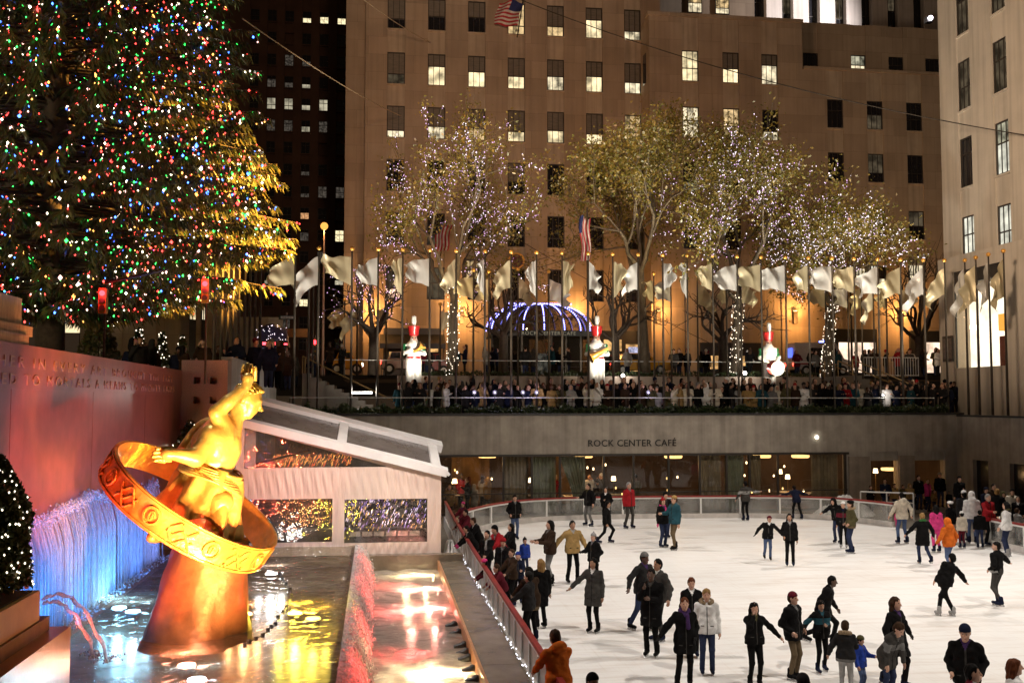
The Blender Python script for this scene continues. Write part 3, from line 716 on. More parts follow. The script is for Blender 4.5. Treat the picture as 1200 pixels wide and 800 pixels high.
# corner block with four square holes, side wall running back to the café
bk = thing('stone_block', 'square-cornered stone block with four square holes at the end of the granite wall', 'wall', (-5.4,33,0))
k = MB(); X0, X1, Z1 = -6.1, -4.68, 6.83
hx = [(on_y(227,440,33)[0], on_y(235,440,33)[0]), (on_y(246,440,33)[0], on_y(254,440,33)[0])]
hz = [(on_y(230,449.5,33)[2], on_y(230,441.5,33)[2]), (on_y(230,472.5,33)[2], on_y(230,464.5,33)[2])]
xs = [X0, hx[0][0], hx[0][1], hx[1][0], hx[1][1], X1]; zs = [0, hz[1][0], hz[1][1], hz[0][0], hz[0][1], Z1]
for i in range(5):
    for j in range(5):
        if i in (1,3) and j in (1,3): continue
        k.box(xs[i],xs[i+1],33.0,33.5,zs[j],zs[j+1])
k.box(X0,X1-.003,33.5,33.9,0,Z1); k.build('wall', mat('rose_stone', (.30,.20,.15), .6, .3, 30., .05, 50., streak=.15), bk)
sw_ = thing('side_wall', 'pale grey stone wall running back from the block to the café', 'wall', (-4.7,41,0))
MB().box(-5.0,-4.68,33.9,48.9,0,6.9).box(-5.02,-4.66,33.9,48.9,6.903,6.98).build('wall', mat('pale_stone', (.42,.40,.36), .5, .25, 2., streak=.35), sw_)
# pool and trough shells
tag(MB().box(WX,-.5,13.5,30.2,-.014,.75).build('pool_floor', darkstone), kind='structure')
lip = thing('pool_edge', 'stone lip between the upper fountain pool and the lower trough', 'kerb', (-.5,22,0))
MB().box(-.66,-.45,13.5,30.2,.0,1.26).build('lip', darkstone, lip)
tag(MB().box(-.45,1.9,13.5,30.0,-.012,.25).build('trough_floor', darkstone), kind='structure')
cpg = thing('trough_coping', 'broad wet brown stone coping along the trough beside the rink', 'kerb', (2.2,22,0))
k = MB()
for y0 in np.arange(12, 30.5, 3.1): k.box(1.9,2.6,y0+.008,y0+3.092,0,.82)
k.build('slab', darkstone, cpg); MB().box(1.84,1.897,12,30.4,.0,.86).build('edge_trim', mat('copper_trim', (.55,.27,.13), .35, .3, 4.), cpg)
MB().box(2.6,2.84,12,34,0,.45).build('gutter', mat('ochre_ledge', (.22,.16,.08), .7, .3, 3.), cpg)
en = thing('trough_end_wall', 'low stone sill closing the far end of the trough below the tent', 'kerb', (.7,30.2,0))
MB().box(-.66,2.6,30.0,30.36,0,1.02).build('sill', darkstone, en)
pool_w = water('pool_water', .20, (.40,.28,.17), 2.6, 1., (.55,.52,.42), stretch=(.8,1.3,1))
trough_w = water('trough_water', .72, (.70,.66,.60), 5., .9, (.6,.62,.55), foam=.4, stretch=(.6,1.4,1))
def waves(x0, x1, y0, y1, z, nx, ny, amp, seed):
    g_ = np.random.default_rng(seed); X, Y = np.meshgrid(np.linspace(x0,x1,nx), np.linspace(y0,y1,ny), indexing='ij'); H_ = np.zeros_like(X)
    for i in range(26):
        a_ = g_.uniform(0,6.283); l_ = g_.uniform(.22,1.3); H_ += l_**.8*np.sin((X*math.cos(a_)+Y*math.sin(a_))*6.283/l_+g_.uniform(0,6.28)+1.2*np.sin(X*g_.uniform(.5,2)+Y*g_.uniform(.5,2)))
    return np.stack([X, Y, z+amp*H_/3.], -1)
tag(face_up(MB().grid(waves(WX,-.5,13.5,30.2,1.3,90,260,.013,1)).build('pool_water', pool_w, None, 'all')), kind='structure')
tag(face_up(MB().grid(waves(-.45,1.84,13.5,30.0,.6,44,300,.016,2)).build('trough_water', trough_w, None, 'all')), kind='structure')
# falling water
def fall_mat(name, col, dens=.5):
    m, nt, out = _nodes(name); L = nt.links.new
    tc = N(nt, 'TexCoord'); mp = N(nt, 'Mapping'); mp.inputs['Scale'].default_value = (9,9,.9); L(tc.outputs['Object'], mp.inputs[0])
    nz = N(nt, 'TexNoise', Scale=1.5, Detail=7., Roughness=.7); L(mp.outputs[0], nz.inputs['Vector'])
    r = N(nt, 'MapRange'); r.inputs['From Min'].default_value=.36; r.inputs['From Max'].default_value=.66; r.inputs['To Min'].default_value=dens*.35; r.inputs['To Max'].default_value=min(1,dens*1.6); L(nz.outputs['Fac'], r.inputs['Value'])
    d = N(nt, 'BsdfDiffuse'); d.inputs[0].default_value=c4(col); tl_ = N(nt, 'BsdfTranslucent'); tl_.inputs[0].default_value=c4(col); ms = N(nt, 'MixShader'); ms.inputs[0].default_value=.4; L(d.outputs[0], ms.inputs[1]); L(tl_.outputs[0], ms.inputs[2])
    t = N(nt, 'BsdfTransparent'); mx = N(nt, 'MixShader'); L(r.outputs[0], mx.inputs[0]); L(t.outputs[0], mx.inputs[1]); L(ms.outputs[0], mx.inputs[2]); L(mx.outputs[0], out.inputs[0]); return m
fall_m = fall_mat('falling_water', (.70,.78,.84), .42)
rr = np.random.default_rng(3)
k = MB()
ztop = lambda y: 3.40+.10*math.sin(y*.9)+.05*math.sin(y*3.1+1)-.03*(y-22)
for y in np.arange(15.5, 28.9, .036):
    zt = ztop(y)+rr.normal(0,.05); x = WX+.24+.04*rr.standard_normal(); r0 = rr.uniform(.008,.019); pts = []; ph = rr.uniform(0,6)
    for q in range(8):
        f_ = q/7; pts.append((x-.16*max(0,1-4*f_)+.05*f_, y+.006*math.sin(ph*2+7*f_), zt+(1.28-zt)*f_))
    k.tube(pts, [r0*(1.2-.3*q/7+.3*rr.random()) for q in range(8)], 4, 0)
for i in range(2200):
    y = rr.uniform(15.5,28.9); k.ball((WX+rr.uniform(.04,.26), y, ztop(y)+rr.normal(0,.06)), rr.uniform(.008,.03), 4)
for i in range(900):
    y = rr.uniform(15.5,28.9); k.ball((WX+rr.uniform(.2,.65), y, 1.31+abs(rr.normal(0,.04))), rr.uniform(.008,.025), 4)
wf = k.build('waterfall', fall_m, None, 'all'); tag(wf, 'blue-lit curtain of water streaming down the granite wall', 'waterfall', kind='stuff')
k = MB()
for y in np.arange(13.6, 30.1, .045):
    r0 = rr.uniform(.012,.034); ph = rr.uniform(0,6); w_ = rr.uniform(.18,.42); pts = []
    for q in range(8):
        f_ = q/7; pts.append((-.55+.1*min(1,f_*4)+w_*f_**.8, y+.03*math.sin(ph+3*f_), 1.325-.0*f_-.72*f_**1.7+rr.normal(0,.012)))
    k.tube(pts, [r0*(1+.3*rr.random()) for q in range(8)], 5)
for i in range(1300):
    f_ = rr.random(); y = rr.uniform(13.6,30.1); k.ball((-.45+.45*f_+rr.normal(0,.05), y, 1.35-.72*f_**1.7+abs(rr.normal(0,.05))), rr.uniform(.010,.030), 5)
cs = k.build('cascade', fall_mat('cascade_foam', (.8,.78,.76), .7), None, 'all'); tag(cs, 'foaming sheet of water spilling over the pool lip into the trough', 'cascade', kind='stuff')
# jets by the planter
jet_m = fall_mat('jet_water', (.85,.85,.88), .95)
jet = thing('fountain_jet', 'thin arching jet of water falling into the pool beside the boxed topiary', 'fountain', (-4.3,14.3,2.4))
for j, ((sx, sy), (ex_x, ex_y), hh) in enumerate((((50,702),(126,774),.42),((50,707),(111,768),.30))):
    a_, b_ = on_y(sx, sy, 14.35), on_z(ex_x, ex_y, 1.3); pts = [a_*(1-t)+b_*t+np.array((.02*math.sin(23*t+j),0,hh*4*t*(1-t)+.015*math.sin(37*t))) for t in np.linspace(0,1,26)]
    MB().tube(pts,[.020+.012*t+.008*math.sin(31*t+j) for t in np.linspace(0,1,26)],6).build('water_arc', jet_m, jet, 'all')
    k = MB()
    for q in range(60): k.ball(b_+np.array((random.gauss(0,.10),random.gauss(0,.10),abs(random.gauss(0,.05)))), random.uniform(.008,.022), 4)
    for q in range(50):
        i_ = random.randrange(6,25); k.ball(pts[i_]+np.array((random.gauss(0,.03),random.gauss(0,.03),random.gauss(-.03,.04))), random.uniform(.005,.014), 4)
    k.build('splash', jet_m, jet, 'all')
# near pier with planter and topiary
PLX, PLT, PLB = on_y(47,691,14.2)[0], on_y(47,691,14.2)[2], on_y(47,726,14.2)[2]; PIX, PIT = on_y(83,733,14.7)[0], on_y(83,733,14.7)[2]
pr = thing('granite_pier', 'low red granite ledge at the near left corner of the pool', 'ledge', (-5.2,12,0))
MB().box(-9,PIX,8.5,14.7,0,PIT).build('wall', granite, pr); MB().box(-9,PIX-.22,8.5,14.5,PIT+.003,PLB-.004).build('cap', mat('rusty_cap', (.10,.045,.03), .5, .4, 6.), pr)
pb = thing('planter_box', 'tan wooden planter box holding the lit topiary on the ledge', 'planter', (-5.4,12.6,PLB))
k = MB(); k.box(-8.0,PLX,9.5,14.2,PLB,PLT); k.build('box', mat('tan_planter', (.42,.27,.10), .6, .2, 2., .1, 20.), pb)
MB().box(-7.9,PLX-.07,9.6,14.1,PLT,PLT+.02).build('soil', mat('soil', (.02,.014,.01), .95, .5, 20.), pb)
# tree-stage box on top of granite wall
st = thing('timber_stage', 'stepped tan timber staging at the foot of the big lit tree', 'staging', (-7.6,18,6.5))
k = MB(); tb = mat('raw_timber', (.42,.30,.16), .7, .3, 3., .1, 12., stretch=(1,6,1))
for z0, z1, xx, yy in ((6.503,6.68,WX-.03,18.9),(6.683,6.86,WX-.10,19.3),(6.863,7.35,WX-.2,19.0)):
    for y0 in np.arange(10, yy, .32 if z1 > 7 else 3.1): k.box(-11,xx,y0+.004,min(y0+(.32 if z1 > 7 else 3.1), yy)-.004,z0,z1)
k.build('boards', tb, st)
# ------------------------------------------------------------------ lamps in the water
def uw_lamp(px, py, z, col, s, power, label, aim=None, size=100, rad=.16, grp='underwater lamps'):
    p = on_z(px, py, z)
    t = thing('pool_lamp', label, 'lamp', (p[0],p[1],z-.28), grp)
    MB().lathe([(.13,-.12),(.165,.05),(.155,.06)],(0,0,0),12).build('housing', blackmetal, t, world=False)
    MB().lathe([(.15,.062),(.14,.085),(.01,.11)],(0,0,0),14).build('lens', emit('lens_%d_%d'%(px,py), col, s), t, True, world=False)
    if power: point((p[0],p[1]-.05,z-.09), power*3.2, col, .07); point((p[0]+.25,p[1]+.1,z-.10), power*1.6, col, .07); point((p[0]-.3,p[1]-.1,z-.10), power*1.2, col, .07)
    return p
UW = [(140,700,(.22,.58,1),60,30,'blue-white lamp under water nearest the foot of the waterfall'),(156,704,(.32,.64,1),60,30,'blue-white lamp under water left of the pedestal'),
      (219,764,(1,.40,.30),60,26,'pinkish lamp under water in front of the pedestal'),(231,780,(.4,.68,1),60,22,'blue-white lamp under water nearest the camera'),
      (346,706,(1,.8,.1),70,42,'yellow lamp under water right of the pedestal'),(367,712,(1,.75,.12),25,16,'dimmer yellow lamp under water right of the bright one'),
      (287,707,(1,.45,.2),60,24,'orange-white lamp under water at the right foot of the pedestal'),(318,662,(.85,.85,1),60,26,'pale lamp under water below the right end of the ring')]
for a in UW: uw_lamp(a[0], a[1], 1.3, a[2], a[3], a[4], a[5])
for i, (py, col, pw, lb) in enumerate(((673,(1,.78,.42),22,'warm white'),(689,(1,.42,.34),34,'pinkish white'),(712,(1,.26,.22),48,'pink'),(787,(1,.74,.42),66,'cream white'))):
    p = on_z(505+ (712-673)*0, py, .6); Y = p[1]
    t = thing('trough_lamp', f'{lb} floodlight on the trough wall facing the cascade, {nth(i+1)} from the tent', 'lamp', (1.72,Y,.40), 'lamps along the trough')
    MB().tube([(.1,0,.05),(-.04,0,.08)],.09,10).build('housing', blackmetal, t, world=False); MB().tube([(-.041,0,.08),(-.06,0,.084)],.075,10).build('lens', emit('trough_lens%d'%i, col, 40), t, world=False)
    spot((1.62,Y,.46), (.2,Y-.05,.42), pw*14, col, 130, .9, .06); point((1.45,Y,.47), pw*2.2, col, .06); point((.9,Y-.1,.45), pw*2., col, .1)
for i, py in enumerate((733,742,757,765,772,785,797)):
    p = on_z(527+(py-733)*.55, py, .6)
    t = thing('lamp_housing', f'dark unlit lamp housing in the trough, {nth(i+1)} from the far end', 'lamp', (min(1.7,p[0]),p[1],.56), 'unlit lamps in the trough')
    MB().tube([(-.1,0,.02),(.1,0,.06)],[.05,.08],9).ball((.1,0,.07),.08,8).build('housing', blackmetal, t, True, world=False)
# string of black floats
fl = thing('float_line', 'curved line of small black floats on the pool beside the yellow lamp', 'float line', on_z(330,700,1.3))
pxs = [(328,672),(331,678),(335,684),(340,690),(341,697),(339,704),(336,711),(332,717),(326,723),(323,731),(318,734),(314,738),(308,744),(300,748),(292,752),(287,756)]
pts = [on_z(x, y, 1.32) for x, y in pxs]
for p in pts: MB().tube([(p[0],p[1],p[2]-.03),(p[0],p[1],p[2]+.045)],.036,8).build('float', blackmetal, fl)
MB().tube(pts,.012,5).build('line', blackmetal, fl)
# ------------------------------------------------------------------ gilded figure, its ring and its pedestal
SY = 19.3
def A(px, py, dy=0.): return on_y(px, py, SY+dy)
ped = thing('pedestal', 'sloping bronze-brown rock pedestal rising from the pool under the gilded figure', 'pedestal', (A(225,740)[0],SY,1.3))
c0 = A(225,742); k = MB(); n_ = 28; P = []
for i in range(15):
    f_ = i/14; z = 1.1+f_*(A(240,632)[2]-1.1); cx = c0[0]+.32*f_; row = []
    for j in range(n_+1):
        a = 2*math.pi*j/n_; sq = 1/max(abs(math.cos(a))**1.0,abs(math.sin(a)))**.45
        r = (.94-.31*f_**.9)*sq*(1+.07*math.sin(3*a+2*f_)+.05*math.sin(5*a+f_*4+1)+.035*math.sin(11*a-f_*9)+.03*math.sin(9*f_+4*a))
        row.append((cx+r*math.cos(a), SY+r*.85*math.sin(a), z))
    row[n_] = row[0]; P.append(row)
k.grid(np.array(P)[:, ::-1]); top = [P[-1][j] for j in range(n_)]; k.add(top, [tuple(range(n_))])
k.build('rock', mat('bronze_rock', (.30,.15,.05), .42, .45, 1.8, .3, 5., metal=.35), ped, 'all')
fg = Body(.035)
hipR, hipL = A(238,583,-.15), A(232,586,.2); ches = A(254,522,0); nek = A(274,494,0); hdp = A(290,470,-.05)
shR, shL = A(266,500,.28), A(250,512,-.32)
fg.rc((hipR+hipL)/2, A(246,550), .40,.36,0,.2).rc(A(246,550), ches, .35,.43,0,.2).rc(ches, A(262,505), .43,.31,0,.15)
fg.rc(shR, shL, .25,.25,0,.15); fg.rc(A(258,512,-.3), A(252,530,-.34), .2,.16,0,.08); 
HC_ = A(290,468,.06); hd_ = np.array((.90,-.10,-.42)); hd_ /= np.linalg.norm(hd_); hs_ = np.cross(hd_, (0.42,0,.9)); hs_ /= np.linalg.norm(hs_); hu_ = np.cross(hs_, hd_); HM = np.stack([hd_, hs_, hu_], 1)
hp_ = lambda d, s_, u: HC_+hd_*d+hs_*s_+hu_*u
fg.ell(hp_(-.03,0,.06), (.275,.205,.245), 0, .05, HM); fg.rc(hp_(.11,0,-.04), hp_(.15,0,-.24), .165,.085,0,.06); fg.rc(hp_(-.02,0,-.08), hp_(.12,0,-.22), .14,.09,0,.05)
fg.rc(hp_(.245,0,.05), hp_(.325,0,-.075), .028,.042,0,.02); fg.rc(hp_(.235,-.09,.075), hp_(.235,.09,.075), .035,.035,0,.03)
for s_ in (1,-1): fg.ell(hp_(.275,s_*.075,.02), (.05,.045,.032), 0, .01, HM, True); fg.ell(hp_(.235,s_*.075,.018), (.035,.035,.03), 0, .01, HM); fg.ell(hp_(-.03,s_*.205,-.02), (.05,.025,.075), 0, .015, HM)
fg.rc(hp_(.245,-.045,-.125), hp_(.245,.045,-.125), .026,.026,0,.012); fg.rc(hp_(.235,-.04,-.165), hp_(.235,.04,-.165), .028,.028,0,.012)
fg.rc(hp_(-.10,0,-.10), A(272,496,.02), .15,.19,0,.08)
elR, wrR = A(254,483,-.34), A(289,452,-.25); fg.chain([A(263,503,-.22), elR],[.21,.145],0,.05); fg.chain([elR, elR*.6+wrR*.4, wrR],[.14,.13,.085],0,.04); fg.rc(wrR, A(291,443,-.25),.085,.11,0,.03)
for (x, y, dy, r_) in ((262,512,-.33,.17),(246,528,-.28,.15),(258,535,-.33,.13),(252,548,-.3,.12),(268,520,-.2,.17),(240,545,-.2,.14)): fg.ell(A(x,y,dy), (r_*1.15,r_*.55,r_), 0, .05)
elL, wrL = A(229,536,-.62), A(203,532,-.85); fg.chain([shL, elL, wrL],[.22,.165,.105],0,.05); fg.rc(wrL, A(196,532,-.88),.085,.11,0,.04)
knR, anR = A(259,588,-.45), A(247,618,-.55); fg.chain([hipR, knR, anR],[.28,.20,.115],0,.1); fg.rc(anR, A(252,622,-.75),.11,.08,0,.06)
knL, anL = A(208,606,.0), A(183,627,.15); fg.chain([hipL, knL, anL],[.33,.23,.14],0,.1); fg.rc(anL, A(177,630,-.05),.12,.09,0,.06)
# support down to the rock behind the drapery
fg.rc(A(240,585,.15), A(245,640,.15), .32,.40,0,.2)
ex = MB()
for w_, d_, s_ in ((A(292,441,0), np.array((.05,0,1.)), 1),(A(196,532,-.78), np.array((-1.,-.1,.05)), 1)):
    d_ = d_/np.linalg.norm(d_); ac = np.cross(d_, (0,1,.2)); ac /= np.linalg.norm(ac); pn = np.cross(ac, d_)
    for j, L_ in enumerate((.26,.30,.28,.22)):
        q = w_+ac*(.105-.07*j); t1 = q+d_*L_*.5; ex.tube([q-d_*.08, t1, t1+d_*L_*.3-pn*.08],[.045,.04,.03],6,0)
    ex.tube([w_-ac*.08, w_+ac*.14*1+d_*.05, w_+ac*.12+d_*.16],[.045,.045,.035],6,0)
for q in range(-5,6):
    t0 = q*.24; ex.tube([HC_+hu_*.06+(hd_*math.cos(a_)*.285+hu_*math.sin(a_)*.26)*math.cos(t0)+hs_*(.215*math.sin(t0)+.012*math.sin(7*a_+q)) for a_ in np.linspace(.75,3.5,14)], [.026+.012*math.sin(9*a_+q*2) for a_ in np.linspace(.75,3.5,14)], 6)
fig = fg.build('gilded_figure', [gilt, gilt], None, 1.0, ex)
tag(fig, 'gilded figure leaning forward with one arm raised inside a golden ring', 'statue')
# cloth wound round the hips: folded skirt of cloth, a knotted roll and a trailing end
ex_ = MB(); c_a, c_b = A(253,548,0), A(227,614,-.1); ax_ = (c_b-c_a); lx = np.linalg.norm(ax_); ax_ = ax_/lx; e1 = np.cross(ax_, (0,1,0)); e1 /= np.linalg.norm(e1); e2 = np.cross(ax_, e1); P = []
for i in range(19):
    f_ = i/18; row = []
    for j in range(97):
        t = 2*math.pi*j/96; fo = math.sin(7*t+2.5*f_)*.5+math.sin(11*t-4*f_+1)*.35+math.sin(17*t+6*f_)*.2
        r = .49+.36*f_**.7+fo*(.05+.15*f_); l = lx*f_*(1+.18*math.sin(3*t+1)*f_)
        row.append(c_a+ax_*l+e1*r*math.cos(t)*.95+e2*r*math.sin(t)*.9)
    row[96] = row[0]; P.append(row)
ex_.grid(np.array(P))
for q in range(9):
    n_ = 40; ph = q*.9
    ex_.tube([c_a+ax_*(.0+.035*q+.07*math.sin(t+ph*.3)+.02*math.sin(3*t+ph))+e1*(.50+.014*q+.02*math.sin(5*t+ph))*math.cos(t)+e2*(.48+.014*q+.02*math.sin(4*t+ph))*math.sin(t) for t in np.linspace(0,2*math.pi,n_)], [.030+.012*math.sin(3*t+ph) for t in np.linspace(0,2*math.pi,n_)], 6)
P = []
for i in range(25):
    f_ = i/24; top = A(264-52*f_, 500+24*f_-10*math.sin(math.pi*f_), .35+.25*math.sin(3*f_)); bot = A(250-34*f_, 548+16*f_, .30+.2*f_); row = []
    for j in range(13): u = j/12; row.append(top*(1-u)+bot*u+np.array((0,.12*math.sin(5*u+8*f_),0))+np.array((.05*math.sin(9*u+3*f_),0,.06*math.sin(11*f_+4*u))))
    P.append(row)
ex_.grid(np.array(P))
for q in range(6):
    ex_.tube([A(262-50*f_+6*q*f_, 498+30*f_+(9*q)*(.4+.6*f_)-12*math.sin(math.pi*f_), .30+.15*math.sin(3*f_+q)) for f_ in np.linspace(0,1,14)], [.09+.05*math.sin(math.pi*f_)+.02*math.sin(6*f_+q) for f_ in np.linspace(0,1,14)], 8)
db = ex_.build('drapery', gilt, fig, 'all')
# flat open ring, plain band
cR = A(223,592); al = R(34); a_ = np.array((math.cos(al),0,-math.sin(al))); pp = np.array((math.sin(al),0,math.cos(al))); b_ = np.array((0,1,0))*math.cos(R(8))+pp*math.sin(R(8)); n_v = np.cross(a_, b_); n_v /= np.linalg.norm(n_v)
if n_v[2] < 0: n_v = -n_v
RR = 1.70; hw = .27; th = .06; P = []
nn = 96
for i in range(nn+1):
    t = 2*math.pi*i/nn; o_ = a_*math.cos(t)+b_*math.sin(t)*.92; row = []
    for (dr_, dn) in ((0,-hw),(th,-hw),(th,-hw+.03),(th-.015,-hw+.05),(th-.015,hw-.05),(th,hw-.03),(th,hw),(0,hw),(0,-hw)): row.append(cR+o_*(RR-th+dr_)+n_v*dn)
    P.append(row)
P[-1] = P[0]
rm = MB().grid(np.array(P)); bp_ = lambda t, n_: cR+(a_*math.cos(t)+b_*math.sin(t)*.92)*(RR+.006)+n_v*n_
for i in range(18):
    t0 = 2*math.pi*i/18
    if i % 2: rm.tube([bp_(t0+.085*math.cos(q), .15*math.sin(q)) for q in np.linspace(0,2*math.pi,17)], .024, 5); rm.tube([bp_(t0+.04*math.cos(q)*(1-q/9), .08*math.sin(q)) for q in np.linspace(0,7,14)], .02, 5)
    else:
        for k_ in range(3): rm.tube([bp_(t0-.14+.28*q, -.12+.11*k_+.07*math.sin(9*q+k_*1.7+i)) for q in np.linspace(0,1,14)], .022, 5)
for e_ in (-.225,.225): rm.tube([bp_(t, e_) for t in np.linspace(0,2*math.pi,90)], .014, 4)
ring = rm.build('ring', gold, fig, 'flat'); ring.location = (0,0,0)

ls = thing('led_string', 'string of small white bulbs along the foot of the red-railed boards', 'string lights', (2.78,20,.5))
rg0 = np.random.default_rng(8); yy = np.repeat(np.arange(12,33,.26),2); PB = np.stack([2.78+rg0.normal(0,.03,len(yy)), yy, .50+rg0.uniform(-.06,.12,len(yy))],1)
quads('bulbs', octas(PB,.013), [emit('led_white',(.9,.9,1),3.5)], None, ls); MB().tube([(2.78,12,.5),(2.78,33,.5)],.01,5).build('wire', blackmetal, ls)
# ------------------------------------------------------------------ tent pavilion
TY0, TY1 = 30.4, 33.0
tp = lambda x, y: on_y(x, y, TY0)
canvas = mat('tent_canvas', (.74,.60,.51), .75, .12, 1.5, .5, 5., stretch=(3,1,.5))
white_al = mat('white_aluminium', (.72,.72,.70), .4, .1, 2.)
tent = thing('tent_pavilion', 'white framed tent with pinkish canvas walls and clear plastic windows by the pool', 'tent', (-1.1,TY0,1.0))
TL, TR = tp(276,560)[0], tp(517,560)[0]
zb = 1.0; zr = tp(517,556)[2]; zl = tp(284,497)[2]
def zroof(x): return zl+(zr-zl)*(x-TL)/(TR-TL)
wins = [(tp(291,560)[0], tp(390,560)[0], tp(300,636)[2], tp(300,585)[2]), (tp(404,560)[0], tp(501,560)[0], tp(404,636)[2], tp(404,585)[2])]
gx0, gx1 = tp(286,548)[0], tp(452,548)[0]; gz = tp(300,548)[2]
gt0, gt1 = tp(288,501)[2], gz+.02
def fold_wall(xa, xb, za, zb_, nx=40, nz=10):
    """canvas between two heights (functions of x) with soft gathers"""
    P = []
    for i in range(nx+1):
        x = xa+(xb-xa)*i/nx; row = []
        for j in range(nz+1):
            f_ = j/nz; z = za(x)+(zb_(x)-za(x))*f_
            row.append((x, TY0+.022*math.sin(x*23+3*math.sin(z*2))*math.sin(math.pi*f_)+.012*math.sin(x*51+z*7)*math.sin(math.pi*f_), z))
        P.append(row)
    return np.array(P)
k = MB(); C_ = lambda v: (lambda x: v)
w1, w2 = wins
k.grid(fold_wall(TL,w1[0],C_(zb),C_(gz-.02),4)).grid(fold_wall(w1[1],w2[0],C_(zb),C_(gz-.02),8)).grid(fold_wall(w2[1],TR,C_(zb),lambda x: zroof(x),8))
k.grid(fold_wall(w1[0],w1[1],C_(zb),C_(w1[2]),60,6)).grid(fold_wall(w2[0],w2[1],C_(zb),C_(w2[2]),60,6))
k.grid(fold_wall(w1[0],w1[1],C_(w1[3]),C_(gz),80,12)).grid(fold_wall(w1[1],w2[0],C_(gz-.02),lambda x: max(gz, min(zroof(x), gz)),8,2)).grid(fold_wall(w2[0],gx1,C_(w2[3]),C_(gz),30,10)).grid(fold_wall(gx1,w2[1],C_(w2[3]),lambda x: zroof(x),60,12))
k.grid(fold_wall(TL,gx0,C_(gz-.02),lambda x: zroof(x),3,4)).grid(fold_wall(gx0,gx1,lambda x: gt0+(gt1-gt0)*(x-gx0)/(gx1-gx0),lambda x: zroof(x)-.02,60,3))
k.grid(np.array([[(TR, y, z) for z in np.linspace(zb, zr, 8)] for y in np.linspace(TY0, TY1, 8)])).grid(np.array([[(TL, y, z) for z in np.linspace(zb, zl, 8)] for y in np.linspace(TY0, TY1, 8)]))
k.build('canvas_wall', canvas, tent, 'all')
pl = glass('clear_plastic', (.72,.70,.68), .10, .05, .03, .35)
for a, b, c, d in wins: MB().box(a,b,TY0+.02,TY0+.03,c,d).build('window', pl, tent)
k = MB(); k.add([(gx0,TY0+.02,gz),(gx1,TY0+.02,gz),(gx0,TY0+.02,gt0)],[(0,1,2)]); k.build('window', pl, tent)
# roof: sloping frame, front and back beams, cross bar, smoked panels
k = MB(); dz = np.array((TR-TL,0,zr-zl)); L_ = np.linalg.norm(dz); u_ = dz/L_; nz_ = np.array((-u_[2],0,u_[0]))
RISE = .62
def rz_(y): return RISE*(y-TY0)/(TY1-TY0)
def beam(y, half, th=.12):
    c = np.array(((TL+TR)/2+.03, y, (zl+zr)/2+rz_(y)))+nz_*th; k.obox(c, u_*(L_/2+.12), (0,half,half*RISE/(TY1-TY0)), nz_*th)
beam(TY0-.02,.14,.11); beam(TY1,.26,.12)
hy_ = (TY1-TY0)/2-.17
for f_ in (.0,.5,.97):
    c = np.array((TL,0,zl))+dz*f_+nz_*.11; c[1] = (TY0+TY1)/2; c[2] += rz_(c[1]); k.obox(c, u_*.14, (0,hy_,hy_*RISE/(TY1-TY0)), nz_*.09)
k.box(TL+.25,TL+.55,TY0+.05,TY0+.15,gz,zroof(TL+.4)-.05)
k.build('frame', white_al, tent)
k = MB()
for f0, f1 in ((.03,.48),(.52,.95)):
    a = np.array((TL,0,zl))+dz*(f0+f1)/2+nz_*.10; a[1] = (TY0+TY1)/2; a[2] += rz_(a[1]); k.obox(a, u_*(L_*(f1-f0)/2), (0,hy_,hy_*RISE/(TY1-TY0)), nz_*.02)
k.build('roof_panel', mat('smoked_panel', (.12,.11,.105), .25, .3, 2.), tent)
k = MB()
for i in range(26):
    y = TY0-.15+.11*i; k.obox((TR+.16+.03*random.random(), y, zr+.02+.05*random.random()), (.05,0,-.06), (0,.05,0), (.03,0,.03))
k.build('valance', white_al, tent)
tag(MB().box(TL,TR,TY0,TY1+3,.0,.98).build('tent_floor', darkstone), 'dark raised platform the tent stands on', 'platform')
MB().tube([(gx0+.1,TY0+.25,gz+.05),(TL+2.1,TY0+.25,zroof(TL+2.1)-.25)],.035,8).build('brace', bronze, tent)
# glowing streaks added inside the tent, imitating reflections in its plastic windows
def sparkle(label, x0, x1, z0, z1, cols, n, name, slant=.2):
    t = thing('light_curtain', label, 'string lights', ((x0+x1)/2,TY0+.9,z1), 'reflection streaks in the tent')
    rg = np.random.default_rng(int(abs(x0)*100)); ms = [emit('%s_%d' % (name, i), c, s) for i, (c, s) in enumerate(cols)]
    k = MB()
    for i in range(n):
        x = rg.uniform(x0, x1); z = rg.uniform(z0, z1); y = TY0+rg.uniform(.35,1.6); l = rg.uniform(.02,.13)
        k.tube([(x,y,z),(x-l*slant,y,z-l)],[.009,.006],3,int(rg.integers(len(cols))))
    k.build('bulbs', ms, t)  # each streak stands for a reflected light in the plastic
    k = MB()
    for i in range(18):
        x = x0+(x1-x0)*(i+.5)/18; k.tube([(x,TY0+.9,z1),(x-.1,TY0+.9,z0)],.004,3)
    k.build('wire', blackmetal, t)  # wires added to carry the reflection streaks
sparkle('purple and gold glowing streaks imitating reflections in the right tent window', w2[0], w2[1], w2[2]+.35, w2[3]-.03, [((.5,.35,1),3),((1,.6,.2),3),((.45,.15,.5),1.2),((.8,.7,1),5),((.4,.2,.1),1.)], 420, 'purp', .4)
sparkle('dim red and amber streaks imitating reflections in the left tent window', w1[0]+1.0, w1[1], w1[2]+.45, w1[3]-.03, [((1,.12,.12),1.3),((1,.45,.1),1.3),((.3,.15,.1),.8)], 260, 'redl', .1)
sparkle('amber and red glints imitating reflections in the clear gable of the tent', gx0+.8, gx1-1.0, gz+.05, zroof(gx0+2.2)-.3, [((1,.42,.1),2.2),((1,.15,.06),1.6),((.35,.16,.06),.8)], 420, 'ambl', .5)
MB().box(TL+.1,TR-.1,TY1-.05,TY1,1.0,zr).build('back_wall', mat('tent_dark', (.03,.027,.025), .6), tent)
